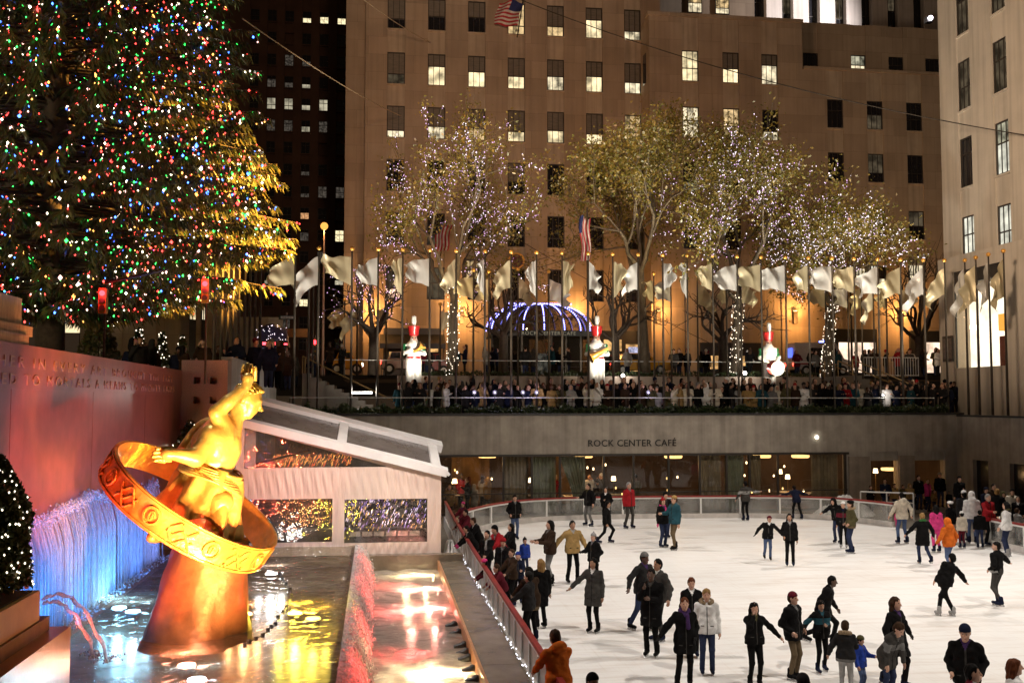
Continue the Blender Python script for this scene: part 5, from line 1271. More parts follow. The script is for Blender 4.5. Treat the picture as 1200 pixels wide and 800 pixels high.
# little conifers and bushes
def conifer(label, px, py, Y, h, lit, r=.28):
    p = on_y(px, py, Y); rg = np.random.default_rng(int(px)); n = int(420*h); f_ = rg.random(n)**.7; a = rg.uniform(0,6.283,n); rr_ = h*r*(1-f_*.97)*rg.uniform(.6,1.1,n)
    z0 = p[2]-h; P = np.stack([p[0]+rr_*np.cos(a), Y+rr_*np.sin(a), z0+.15+f_*(h-.15)],1)
    t = thing('small_conifer', label, 'tree', (p[0],Y,z0)); MB().tube([(p[0],Y,z0),(p[0],Y,p[2])],[.06,.01],6).build('trunk', bark_d, t)
    quads('crown', rand_quads(P, rg.uniform(.08,.16,n), rg), needle, rg.integers(0,3,n), t)
    if lit:
        m = rg.choice(n, min(n, lit), replace=False); o = quads('bulbs', octas(P[m]+rg.normal(0,.04,(len(m),3)), .028), [star_c], None); o.parent = t; o.location = -t.location
conifer('small conifer dense with warm lights, left of its lit neighbour on the upper plaza', 163, 385, 44, 2.6, 150)
conifer('small conifer dense with warm lights, between two others on the upper plaza', 190, 390, 44, 2.4, 150)
conifer('smallest lit conifer, rightmost of the three on the upper plaza', 214, 394, 45, 1.8, 70)
conifer('dark unlit bushy conifer behind the timber staging', 117, 357, 42, 3.8, 0, .38)
conifer('lit shrub at the foot of the stone block behind the gilded figure', 223, 494, 31.5, 1.5, 26, .5)
# boxed topiary with white lights
TYY = 13.7; TPR = on_y(36,640,TYY)[0]; TPX = TPR-.40; TPZ = PLT+.02
tpx = thing('topiary', 'tall dark clipped topiary dotted with white lights in the tan planter', 'topiary', (TPX,TYY,TPZ))
rg = np.random.default_rng(77); n = 12000; f_ = rg.random(n); a = rg.uniform(0,6.283,n); R0 = .40*np.minimum(1, (1-f_)*2.2)**.7*(.92+.1*np.sin(5*a+9*f_)); q = R0*rg.uniform(.75,1.03,n)
htp = on_y(8,535,TYY)[2]-TPZ
P = np.stack([TPX+q*np.cos(a), TYY+q*np.sin(a), TPZ+.1+f_*(htp-.1)],1)
quads('foliage', rand_quads(P, rg.uniform(.03,.06,n), rg), needle, rg.integers(0,2,n), tpx)
MB().tube([(TPX,TYY,TPZ),(TPX,TYY,TPZ+htp*.95)],[.06,.02],6).build('trunk', bark_d, tpx)
m = rg.choice(n, 210, replace=False); o = quads('bulbs', octas(np.stack([TPX+R0[m]*1.05*np.cos(a[m]), TYY+R0[m]*1.05*np.sin(a[m]), P[m,2]],1), .013), [star_c]); o.parent = tpx; o.location = -tpx.location
# ------------------------------------------------------------------ hedges and planter wall on the terrace
hedge_m = [leafmat('hedge_leaf_%d' % i, a, b, .2) for i, (a, b) in enumerate((((.02,.04,.012),(.04,.06,.02)),((.04,.06,.02),(.06,.085,.03))))]
def hedge(label, x0, x1, y0, y1, z0, z1, n, seed):
    rg = np.random.default_rng(seed); x = rg.uniform(x0,x1,n); y = rg.uniform(y0,y1,n); hh = (z1-z0)*(.72+.25*np.sin(x*5.1)*np.sin(x*1.7+1)+.12*rg.standard_normal(n)); z = z0+hh*rg.random(n)**.5
    t = thing('hedge', label, 'hedge', ((x0+x1)/2,(y0+y1)/2,z0)); quads('foliage', rand_quads(np.stack([x,y,z],1), rg.uniform(.05,.11,n), rg), hedge_m, rg.integers(0,2,n), t)
    k = MB(); 
    for q in np.arange(x0+.3, x1, .7): k.tube([(q,(y0+y1)/2,z0),(q+.05,(y0+y1)/2,z0+(z1-z0)*.7)],.02,4)
    k.build('stems', bark_d, t)
for i, (a, b) in enumerate(((-4.5,4.2),(4.4,13.0),(13.2,21.6),(21.8,30.0))):
    hedge('low dark hedge along the café parapet, '+['below the horn player at the left end','below the domed kiosk','below the drummer figure','at the right end'][i], a, b, 49.68, 50.5, 4.75, 5.36, 4200, i)
MB_ = MB().box(-4.5,30,49.63,50.55,4.6,4.75); tag(MB_.build('planter_trough', concrete), 'long low concrete planter holding the parapet hedge', 'planter')
pw = thing('planter_wall', 'long pale stone planter wall behind the terrace crowd', 'wall', (12,57.6,4.6))
k = MB(); pws = mat('pinkish_stone', (.36,.28,.22), .75, .2, 1., streak=.2)
for x in np.arange(1.2, 26.5, 2.6): k.box(x+.01, min(x+2.6,26.5)-.01, 57.4, 58.2, 4.6, 7.0)
k.build('wall', pws, pw)
for i, (a, b) in enumerate(((1.4,9.5),(9.7,18),(18.2,26.4))): hedge('trailing ground cover on the planter wall, '+['left stretch','middle stretch','right stretch'][i], a, b, 57.5, 58.1, 7.0, 7.32, 900, 20+i)
def rail(label, pts, zt, posts=2.2, name='railing', m=None):
    P = resample(np.array(pts), posts); t = thing(name, label, 'railing', (*P[0],zt-1)); k = MB()
    for x, y in P: MB().tube([(x,y,zt-1.0),(x,y,zt)],.022,6).build('post', m or bronze, t)
    MB().tube([(x,y,zt) for x, y in P],.026,6).build('rail', white_al, t)
rail('thin pale rail in front of the terrace crowd', [(-4.2,50.75),(29.8,50.75)], 5.72, 2.8)
rail('thin rail along the kerb of the street behind the planter wall', [(-3,59.3),(27,59.3)], 7.95, 3.2)
# stairs with handrails left and right
def stairs(label, x0, x1, y0, y1, z0, z1, n, px_dir):
    t = thing('stairs', label, 'stairs', ((x0+x1)/2,(y0+y1)/2,z0)); k = MB()
    for i in range(n): 
        a = x0+(x1-x0)*i/n; a2 = x0+(x1-x0)*(i+1)/n; k.box(a, a2, y0, y1, z0, z1-(z1-z0)*i/n-.003*i)
    k.build('steps', paving, t)
    for yy in (y0+.1,(y0+y1)/2,y1-.1): MB().tube([(x0,yy,z1+.9),(x1,yy,z0+.9)],.035,6).tube([(x0,yy,z1),(x0,yy,z1+.9)],.03,6).tube([(x1,yy,z0),(x1,yy,z0+.9)],.03,6).build('handrail', mat('rail_bronze',(.30,.19,.08),.35,.2,metal=.6) if 'rail_bronze' not in MATS else MATS['rail_bronze'], t)
stairs('flight of steps descending to the terrace at the left end', -3.8, 1.1, 53.5, 57.3, 4.603, 7.0, 12, 1)
stairs('flight of steps descending to the terrace beside the shop building', 26.6, 32.5, 53.5, 57.3, 4.603, 7.0, 12, 1)
br_ = thing('crowd_barrier', 'row of upright bars of a crowd barrier at the top of the right steps', 'barrier', (28,58.6,7.06)); k = MB()
x0, x1 = on_y(1013,450,58.6)[0], on_y(1077,450,58.6)[0]
for x in np.arange(x0, x1, .17): k.tube([(x,58.6,7.1),(x,58.6,8.25)],.018,5)
k.tube([(x0,58.6,8.25),(x1,58.6,8.25)],.03,6).tube([(x0,58.6,7.15),(x1,58.6,7.15)],.03,6).build('bars', white_al, br_)
# ------------------------------------------------------------------ flags
def flagmat(name, c):
    m, nt, out = _nodes(name); L = nt.links.new
    d = N(nt, 'BsdfDiffuse'); t = N(nt, 'BsdfTranslucent'); g = N(nt, 'BsdfGlossy', Roughness=.35)
    tc = N(nt, 'TexCoord'); n = N(nt, 'TexNoise', Scale=2.2, Detail=4.); L(tc.outputs['Object'], n.inputs['Vector'])
    mx = N(nt, 'Mix', data_type='RGBA'); mx.inputs[6].default_value = c4([x*.72 for x in c]); mx.inputs[7].default_value = c4(c); L(n.outputs['Fac'], mx.inputs[0])
    L(mx.outputs[2], d.inputs[0]); L(mx.outputs[2], t.inputs[0]); L(mx.outputs[2], g.inputs[0])
    a = N(nt, 'MixShader'); a.inputs[0].default_value=.42; L(d.outputs[0], a.inputs[1]); L(t.outputs[0], a.inputs[2])
    b = N(nt, 'MixShader'); b.inputs[0].default_value=.14; L(a.outputs[0], b.inputs[1]); L(g.outputs[0], b.inputs[2]); L(b.outputs[0], out.inputs[0]); return m
flag_m = {'gold': flagmat('gold_satin', (.66,.57,.37)), 'white': flagmat('white_satin', (.80,.78,.73))}
pole_m = bronze
def flagpole(label, base, ztop, side, width, droop, colour, group, drop=1.9, r=.055, seed=0, z_off=.35):
    t = thing('flagpole', label, 'flagpole', base, group); x, y, z = base
    MB().tube([(0,0,0),(0,0,(ztop-z)*.5),(0,0,ztop-z)],[r*1.25,r,r*.7],8).build('pole', pole_m, t, world=False)
    MB().ball((0,0,ztop-z+.08),.115,10).build('finial', gold, t, True, world=False)
    if colour:
        rg = np.random.default_rng(seed); nu, nv = 16, 12; P = []; ph = rg.uniform(0,6,3); tl_ = rg.uniform(.35,.8)
        for i in range(nu+1):
            u = i/nu; row = []
            for j in range(nv+1):
                v = j/nv
                h = drop*(1-.46*u)
                sag = (droop+.10)*width*(u**1.3)*(1+.25*v)
                xx = side*width*u*(1-.22*v*tl_*u)*(1-.15*droop*u)
                zz = ztop-z-z_off-h*v*(1-.22*u*(1-v))-sag
                yy = -.16*math.sin(u*7+v*3.2+ph[0])*u**.6-.13*math.sin(u*13+v*6+ph[1])*u-.08*math.sin(v*9+ph[2]+u*4)*u
                yw = math.sin(ph[0]*3)*.55; xx, yy = xx*math.cos(yw), yy+abs(xx)*math.sin(yw)
                row.append((xx+side*.05+.10*math.sin(v*7+ph[1])*u, yy, zz+.09*math.sin(u*9+ph[2]+v*2)*u))
            P.append(row)
        MB().grid(np.array(P)).build('flag', flag_m[colour], t, 'all', world=False)
    return t
FP = [(344,'gold',-1,35,.45),(372,'white',-1,34,.75),(411,'gold',-1,38,.08),(442,'white',-1,29,.15),(471,'gold',-1,13,.3),(503,'white',-1,31,.12),(534,'gold',-1,19,.9),(568,'white',-1,9,.6),(599,'gold',-1,24,.95),(629,'white',-1,12,.4),
      (659,'gold',1,12,.5),(690,'white',1,18,.85),(719,'gold',1,14,.2),(749,'white',-1,20,.9),(778,'white',1,17,.05),(807,'white',-1,7,.2),(837,'gold',-1,22,.3),(866,'white',-1,28,.1),(894,'gold',-1,26,.1),(923,'white',-1,30,.15),(950,'gold',-1,26,.2),
      (978,'white',-1,28,.1),(1004,'gold',-1,25,.1),(1032,'white',-1,27,.4),(1059,'gold',-1,31,.6),(1086,'white',-1,26,.9),(1111,'gold',-1,24,1.0)]
FPX_ = []
for i, (px, colr, sd, wpx, dr2) in enumerate(FP):
    p = on_y(px, 470, 51.1); sc = depth(p)/FPX; FPX_.append(p[0])
    lb = f'flagpole flying a {"pale gold" if colr == "gold" else "white"} flag, {nth(i+1)} from the left along the café parapet'
    flagpole(lb, (p[0],51.1,4.6), 13.15, sd, wpx*sc*1.02, dr2+.12*math.sin(i*2.3), colr, 'flagpoles in front of the terrace crowd', 1.45 if wpx > 15 else 1.9, seed=i)
for i, (px, colr, sd, ln) in enumerate(((1135,'white',-1,1.0),(1148,'gold',-1,1.1),(1163,'white',-1,1.1),(1181,'gold',-1,1.0))):
    p = on_x(px, 470, 31.0); flagpole(f'flagpole with drooping {"pale gold" if colr == "gold" else "white"} flag before the shop building, {nth(i+1)} from its corner', (31.0,p[1],4.75), 12.95, sd, .95, 1.25, colr, 'flagpoles before the right-hand building', 1.9, seed=60+i)
BK = [(404,353,'gold',-1),(419,352,'gold',-1),(453,352,'gold',-1),(516,358,'gold',1),(555,318,'gold',-1),(573,320,'gold',-1),(607,317,'gold',1),(643,320,'white',1),(766,322,'gold',-1),(786,322,'white',-1),(817,325,'gold',1),(851,324,'gold',-1),(868,324,'gold',1),(967,330,'gold',-1),(993,330,'white',-1),(1009,330,'gold',-1),(1023,332,'white',-1),(1038,332,'gold',-1),(1054,333,'gold',1)]
for i, (px, ty, colr, sd) in enumerate(BK):
    Y = 57.0 if ty < 345 else 63; p = on_y(px, ty, Y); zb_ = 4.6 if Y < 60 else 7.1
    flagpole(f'flagpole with {"pale gold" if colr == "gold" else "white"} flag, {nth(i+1)} from the left in the row behind the terrace', (p[0],Y,zb_), p[2], sd, 1.05+.3*math.sin(i*2.1), .45+.4*math.sin(i*1.3), colr, 'flagpoles behind the terrace', 1.25, seed=90+i)
for i, px in enumerate((251,259,266,272,279,286,292,298,304,361,366,371)):
    Y = 36+i*1.25; 
    if px > 340: Y = 53+(px-360)*.35; X = on_y(px,450,Y)[0]; zt = on_y(px,318,Y)[2]; zb_ = 4.6; lb = f'tall thin dark pole behind the two leftmost flags, {nth(i-8)} of three'
    else: X = on_y(px,420,Y)[0]; zt = on_y(px,225+3*i,Y)[2]; zb_ = 6.0; lb = f'bare dark flagpole under the right edge of the spruce, {nth(i+1)} from the left'
    flagpole(lb, (X,Y,zb_), zt, 1, 1, 0, None, 'bare flagpoles', seed=200+i)
# striped flags
redm, bluem, whm = mat('flag_red', (.40,.03,.04), .8), mat('flag_blue', (.02,.03,.12), .8), mat('flag_white', (.62,.58,.52), .8)
def stripes(label, top, wid, hgt, tilt, pole, seed):
    t = thing('striped_flag', label, 'flag', top); nu, nv = 18, 13; k = MB(); ph = seed; P = []
    for j in range(nv+1):
        row = []
        for i in range(nu+1):
            u, v = i/nu, j/nv; row.append((wid*(u-.5)+tilt*v+.06*math.sin(7*v+ph), .22*math.sin(u*8+v*2.5+ph), -hgt*v-.12*math.sin(u*6+ph)*(1-v)))
        P.append(row)
    for j in range(nv):
        for i in range(nu):
            kk = len(k.v); k.v += [P[j][i],P[j][i+1],P[j+1][i+1],P[j+1][i]]; k.f.append((kk,kk+1,kk+2,kk+3))
            k.m.append(1 if (j < 5 and i > nu*.45 and seed == 1) or (seed != 1 and i < 7 and j < 5) else (0 if (j if seed == 1 else i//2*1) % 2 == 0 else 2))
    k.build('cloth', [redm,bluem,whm], t, 'all', world=False)
    pb, pt = pole; MB().tube([tuple(np.array(pb)-np.array(top)),tuple(np.array(pt)-np.array(top))],.05,6).build('pole', pole_m, t, world=False)
p = on_y(599,2,78); stripes('stars and stripes flag hanging high on the tan building, at the top edge', p, 1.9, 2.0, -.5, (on_y(606,44,79.9), on_y(614,-6,77.8)), 1)
p = on_y(521,262,76); stripes('small striped flag hanging in front of the violet-lit tree', p, 1.1, 2.1, -.3, (on_y(516,300,79.9), on_y(524,258,75.5)), 2)
p = on_y(685,255,56.4); q_ = on_y(689,470,56.4); stripes('tall striped flag hanging limp on a high pole above the domed kiosk', p, .62, 2.5, .05, ((q_[0],56.4,4.6), (q_[0],56.4,p[2]+.6)), 3)
# ------------------------------------------------------------------ domed kiosk with blue-lit ribs
kx0, kx1 = on_y(575,400,64)[0], on_y(700,400,64)[0]; KY = 66.0; kc = (kx0+kx1)/2; kr = (kx1-kx0)/2
zc_ = on_y(640,387,64)[2]; zt_ = on_y(640,354,64)[2]; zg = 7.15
dm = thing('domed_kiosk', 'glass entrance kiosk under a dome outlined in blue lights', 'kiosk', (kc,KY,zg))
k = MB(); k.box(kc-kr,kc+kr,KY-kr*.55,KY+kr*.55,zc_-.35,zc_-.0); k.build('fascia', blackmetal, dm)
for i, x in enumerate(np.linspace(kc-kr+.1,kc+kr-.1,8)): MB().box(x-.06,x+.06,KY-kr*.55+.02,KY-kr*.55+.14,zg,zc_-.352).build('post', bronze, dm)
kg = glass('kiosk_glass', (.55,.55,.52), .14, .02)
for a, b in zip(np.linspace(kc-kr+.1,kc+kr-.1,8)[:-1], np.linspace(kc-kr+.1,kc+kr-.1,8)[1:]): MB().box(a+.07,b-.07,KY-kr*.55+.07,KY-kr*.55+.08,zg,zc_-.36).build('glass_panel', kg, dm)
MB().box(kc-kr+.3,kc-.6,KY+.6,KY+.7,zg,zc_-.4).box(kc+.9,kc+kr-.4,KY+.8,KY+.9,zg,zc_-.4).build('inner_wall', mat('kiosk_inside', (.16,.13,.10), .6, .4, 1.), dm)
MB().box(kc-.4,kc+.8,KY+.3,KY+.35,zg+.2,zg+1.6).build('lit_poster', emit('poster_glow', (.75,.7,.62), .35, var=.9, scale=3.), dm)
P = []; 
for i in range(9):
    f_ = i/8; a = f_*math.pi/2; P.append([(kc+kr*.98*math.cos(a)**.75*math.cos(t), KY+kr*.53*math.cos(a)**.75*math.sin(t), zc_+(zt_-zc_)*math.sin(a)) for t in np.linspace(0,2*math.pi,33)])
MB().grid(np.array(P)).build('dome_glass', glass('dome_glass', (.42,.42,.42), .06, .05), dm, 'all')
ribs, bl = MB(), []
for t in np.linspace(0,2*math.pi,17)[:-1]:
    pts = [(kc+kr*math.cos(a)**.75*math.cos(t), KY+kr*.55*math.cos(a)**.75*math.sin(t), zc_+(zt_-zc_)*math.sin(a)) for a in np.linspace(0,1.45,10)]
    ribs.tube(pts,.05,6)
    for a in np.linspace(0.02,1.45,20): bl.append((kc+kr*1.02*math.cos(a)**.75*math.cos(t), KY+kr*.57*math.cos(a)**.75*math.sin(t), zc_+.06+(zt_-zc_)*math.sin(a)))
for x in np.linspace(kc-kr*.6,kc+kr*.6,34): bl.append((x, KY-.3, zt_+.05))
ribs.build('ribs', bronze, dm); quads('blue_lights', octas(np.array(bl), .055), [emit('blue_bulb', (.26,.26,1), 6.)], None, dm)
text('lettering', 'ROCK CENTER CAFE', .34, (kc+.3,KY-kr*.55-.01,zc_-.29), (R(90),0,0), emit('dull_letters', (.75,.65,.45), .30), dm, .01, 'CENTER', 1.15)
# ------------------------------------------------------------------ small news kiosk with red neon
nk = on_y(319,415,58); nz = 6.6
nw = thing('news_kiosk', 'small round-topped kiosk with a red neon band and blue dome at the left', 'kiosk', (nk[0],58,nz))
k = MB(); k.box(-.8,.8,-.7,.7,0,2.0); k.build('cabin', mat('kiosk_blue', (.05,.05,.12), .4, .3), nw, world=False)
MB().lathe([(.92,0),(.90,.3),(.72,.72),(.4,.98),(.02,1.06)],(0,0,2.28),18).build('dome', mat('violet_dome', (.06,.045,.12), .35, .4, 3.), nw, True, world=False)
MB().box(-.92,.92,-.82,.82,2.0,2.28).build('canopy', blackmetal, nw, world=False)
MB().box(-.45,.25,-.85,-.825,2.07,2.22).box(-.9,-.55,-.85,-.825,2.1,2.18).box(.5,.9,-.85,-.825,2.08,2.16).build('neon_band', emit('red_neon', (1,.06,.08), 6), nw, world=False)
MB().box(-.6,.6,-.73,-.71,.7,1.9).build('hatch', emit('kiosk_window', (.55,.5,.75), .5, var=.7, scale=4.), nw, world=False)
quads('sparkles', octas(np.stack([RNG.uniform(-.85,.85,40)+nk[0], np.full(40,58-.9), RNG.uniform(2.3,3.2,40)+nz],1), .02), [star_w], None, nw)
# ------------------------------------------------------------------ illuminated toy-bandsman figures
wh_g = mat('gloss_white', (.78,.76,.72), .3, .05, spec=.6); red_g = mat('gloss_red', (.45,.02,.02), .3); grn_g = mat('gloss_green', (.02,.16,.06), .3); skin_g = mat('gloss_pink', (.62,.36,.26), .35)
def bandsman(label, px, kind):
    Y = 56.2; ptop = on_y(px, 370 if kind != 'drum' else 378, Y); zb_ = 6.35; Hh_ = ptop[2]-zb_
    t = None; b = Body(.05); s = Hh_/2.35
    b.rc((.13,0,.1),(.13,0,.85),.13,.14,1).rc((-.13,0,.1),(-.13,0,.85),.13,.14,1).rc((0,0,.9),(0,0,1.3),.22,.26,2,.06).rc((-.2,0,1.32),(.2,0,1.32),.10,.10,2,.05)
    b.rc((0,0,1.4),(0,0,1.5),.07,.07,0).ell((0,0,1.58),(.125,.13,.15),0,.03).rc((0,-.12,1.57),(0,-.15,1.55),.02,.025,0,.02)
    for x in (.28,-.28): b.ell((x,0,1.38),(.12,.10,.06),3,.02)
    b.rc((.26,0,1.33),(.36,-.08,1.08),.085,.075,3,.03).rc((-.26,0,1.33),(-.36,-.08,1.08),.085,.075,3,.03)
    hy = {'horn':(.10,-.36,1.12),'plate':(.12,-.36,1.05),'drum':(.18,-.34,.92)}[kind]
    b.rc((.36,-.08,1.08),hy,.075,.06,1,.03).rc((-.36,-.08,1.08),(-hy[0],hy[1],hy[2]+(.1 if kind != 'drum' else 0)),.075,.06,1,.03)
    b.rc((.13,-.05,.06),(.13,-.22,.05),.09,.08,4).rc((-.13,-.05,.06),(-.13,-.22,.05),.09,.08,4)
    ex = MB()
    for s_ in (1,-1):
        for j in range(4): q = np.array((s_*hy[0]+.02*j-.03, hy[1], hy[2]+(.1 if s_ < 0 and kind != 'drum' else 0))); ex.tube([q, q+(-.02*s_,-.07,-.02), q+(-.06*s_,-.06,-.05)],[.017,.016,.012],5,1)
        q = np.array((s_*hy[0], hy[1], hy[2]+.04)); ex.tube([q, q+(-.05*s_,-.02,.05)],[.018,.013],5,1)
    xf = lambda A_: A_
    o = b.build('toy_bandsman', [skin_g, wh_g, wh_g, grn_g, blackmetal], None, s, ex, [((.045,-.12,1.6),.03,4),((-.045,-.12,1.6),.03,4)])
    o.location = (ptop[0],Y,zb_); tag(o, label, 'statue', 'toy bandsmen above the crowd')
    k = MB(); k.lathe([(.13,1.68),(.16,1.74),(.20,1.98),(.21,2.0),(.02,2.01)],(0,0,0),14); [k.v.__setitem__(i, tuple(np.array(v)*s)) for i, v in enumerate(k.v)]; k.build('hat', red_g, o, True, world=False)
    k = MB(); k.lathe([(.02,1.96),(.06,2.02),(.085,2.2),(.07,2.32),(.01,2.36)],(0,-.08,0),10); [k.v.__setitem__(i, tuple(np.array(v)*s)) for i, v in enumerate(k.v)]; k.build('plume', wh_g, o, True, world=False)
    k = MB(); k.lathe([(.235,.93),(.24,.99)],(0,0,0),14); [k.v.__setitem__(i, tuple(np.array(v)*s)) for i, v in enumerate(k.v)]; k.build('belt', red_g, o, True, world=False)
    k = MB()
    if kind == 'drum':
        k.tube([(.05,-.30,.72),(.08,-.62,.66)],[.26,.26],16,0).tube([(.05,-.285,.722),(.05,-.30,.72)],.27,16,1).tube([(.08,-.62,.66),(.082,-.635,.657)],.27,16,1); nm_ = 'drum'
    elif kind == 'horn':
        k.tube([(-.10,-.38,1.2),(.05,-.42,1.15),(.22,-.42,1.28),(.30,-.44,1.36)],[.03,.04,.08,.17],10,2); nm_ = 'horn'
    else:
        k.tube([(-.22,-.40,.98),(.0,-.44,1.1),(.28,-.42,1.25)],[.12,.08,.05],10,2).tube([(-.22,-.40,.98),(-.30,-.40,.94)],[.12,.2],12,2); nm_ = 'trumpet'
    [k.v.__setitem__(i, tuple(np.array(v)*s)) for i, v in enumerate(k.v)]; k.build(nm_, [red_g, wh_g, gold], o, True, world=False)
    tag(MB().lathe([(.75,0),(.75,.12),(.45,.16),(.45,zb_-4.6)],(ptop[0],Y,4.6),16).build('plinth', pws), f'round stone plinth under the toy {kind if kind != "plate" else "trumpet"} player' if kind != 'drum' else 'round stone plinth under the toy drummer', 'plinth')
    spot((ptop[0]+.8,Y-3.6,7.4),(ptop[0],Y,zb_+Hh_*.6), 1500, (1,.90,.74), 62, .6, .2)
bandsman('white toy bandsman figure holding a horn, left of the domed kiosk', 485, 'horn')
bandsman('toy bandsman figure with a golden trumpet, in front of the right end of the kiosk', 699, 'plate')
bandsman('toy bandsman figure beating a red drum, rightmost of the three', 900, 'drum')
# ------------------------------------------------------------------ street things
def floodlamp(label, px, py, Y, s, r=.11, col=(1,.93,.85)):
    p = on_y(px, py, Y); t = thing('flood_lamp', label, 'lamp', p); MB().ball((0,0,0), r, 10).build('bulb', emit('fl_%d' % px, col, s*.6), t, True, world=False); MB().tube([(0,.05,-.4),(0,.05,0)],.03,6).tube([(0,.02,0),(0,.16,0)],.12,8).build('housing', blackmetal, t, world=False); point((p[0],p[1]-.2,p[2]+.1), s*2, col, .1)
floodlamp('small glaring lamp on the planter wall left of the yellow taxi trunk', 730, 440, 57.2, 25)
floodlamp('small glaring lamp on the planter wall left of the drummer figure', 873, 437, 57.2, 25)
floodlamp('small white lamp near the right steps in the terrace crowd', 1035, 463, 50.9, 7, .06)
for i, px in enumerate((556,580,613,629,760)): floodlamp(f'tiny violet-white light at the terrace rail, {nth(i+1)} from the left', px, 460, 50.7, 7, .04, (.75,.65,1))
tb_ = thing('tube_light', 'long white tube light at the foot of the left steps', 'lamp', on_y(427,460,52)); MB().tube([(-.62,0,0),(.40,0,0)],.05,8).build('tube', emit('tube_white', (1,.95,.88), 6), tb_, world=False); MB().box(-.62,.40,.03,.1,-.06,.06).build('housing', white_al, tb_, world=False); point(tuple(tb_.location+Vector((0,-.2,.1))), 90, (1,.93,.82), .2)
# street lamps
def street_lamp(label, px, py, Y, col, s, zg_, power, pole_col):
    p = on_y(px, py, Y); t = thing('street_lamp', label, 'street lamp', (p[0],Y,zg_)); h = p[2]-zg_
    MB().lathe([(.16,0),(.14,.5),(.08,.6),(.05,h-.2),(.08,h-.12)],(0,0,0),10).build('pole', pole_col, t, True, world=False); MB().ball((0,0,h),.24,10).build('globe', emit('street_%d' % px, (1,.42,.08), s*.055), t, True, world=False); MB().lathe([(.2,h+.12),(.06,h+.22)],(0,0,0),10).build('cap', blackmetal, t, world=False)
    if power: point((p[0],Y-.3,p[2]), power, col, .2)
street_lamp('tall sodium street lamp at the corner left of the tan building', 380, 265, 63, (1,.55,.16), 28, 7.1, 900, mat('pink_pole', (.30,.18,.14), .5))
street_lamp('amber street lamp glowing behind the rightmost lit tree', 995, 259, 64, (1,.45,.14), 22, 7.1, 250, bronze)
# traffic signals
def signal(label, px, py, Y, lit, zg_, arm=False):
    p = on_y(px, py, Y); t = thing('traffic_light', label, 'traffic light', (p[0],Y,zg_)); h = p[2]-zg_
    z_ = 1.0 if Y > 40 else .55
    k = MB(); k.box(-.17*z_,.17*z_,-.1,.12,h-.95*z_,h+.25*z_); k.build('housing', mat('signal_yellow', (.25,.14,.02), .5) if 'signal_yellow' not in MATS else MATS['signal_yellow'], t, world=False)
    for j, zz in enumerate((h,h-.35*z_,h-.7*z_)): MB().tube([(0,-.10,zz),(0,-.14,zz)],.13*z_,12).build('lens', emit('sig_%d_%d' % (px,j), (1,.03,.04), 9) if j == 0 else blackmetal, t, world=False)
    if Y < 40: point((p[0],Y-.35,p[2]), 40, (1,.03,.04), .1)
    MB().tube([(0,.2,0),(0,.2,h+.4)],.03 if Y < 40 else .06,8).build('pole', bronze, t, world=False); k = MB(); k.tube([(0,.2,h),(0,.1,h)],.03,6).build('bracket', bronze, t, world=False)
    if arm: MB().tube([(0,.2,h+.3),(1.6,.2,h+.7)],.04,6).build('arm', bronze, t, world=False)
signal('red traffic light under the middle of the lit spruce', 121, 344, 27.5, 1, 6.0, True)
signal('red traffic light glaring below the right boughs of the spruce', 241, 333, 28.5, 1, 6.0)
signal('red traffic light beyond the steps left of the tan building', 369, 401, 60, 1, 7.1)
ow = thing('street_sign', 'small dark arrow street sign on a pole beside the news kiosk', 'sign', (on_y(336,372,59)[0],59,6.6)); h = on_y(336,372,59)[2]-6.6
MB().tube([(0,0,0),(0,0,h+.3)],.05,8).build('pole', MATS['pink_pole'], ow, world=False); MB().box(-.45,.5,-.06,-.03,h-.13,h+.13).build('plate', blackmetal, ow, world=False); MB().box(-.33,.38,-.07,-.062,h-.07,h+.07).build('face', whitepaint, ow, world=False); text('lettering', 'ONE WAY', .13, (ow.location.x+.02,59-.075,6.6+h-.045), (R(90),0,0), dk, ow, .003)
osn = thing('work_sign', 'orange roadwork sign panel behind the news kiosk', 'sign', on_y(345,390,62)); MB().box(-.9,.9,0,.05,-.25,.25).build('panel', mat('sign_orange', (.45,.16,.03), .6), osn, world=False); MB().tube([(-.7,.05,-1.6),(-.7,.05,.25)],.03,6).build('leg', bronze, osn, world=False); MB().tube([(.7,.05,-1.6),(.7,.05,.25)],.03,6).build('leg', bronze, osn, world=False)
wpn = thing('white_hoarding', 'pale blank hoarding beyond the dark poles under the spruce', 'hoarding', on_y(290,395,66)); MB().box(-2.2,2.2,0,.1,-1.3,1.3).build('panel', mat('hoarding_grey', (.22,.19,.17), .8, .4, 1.), wpn, world=False)
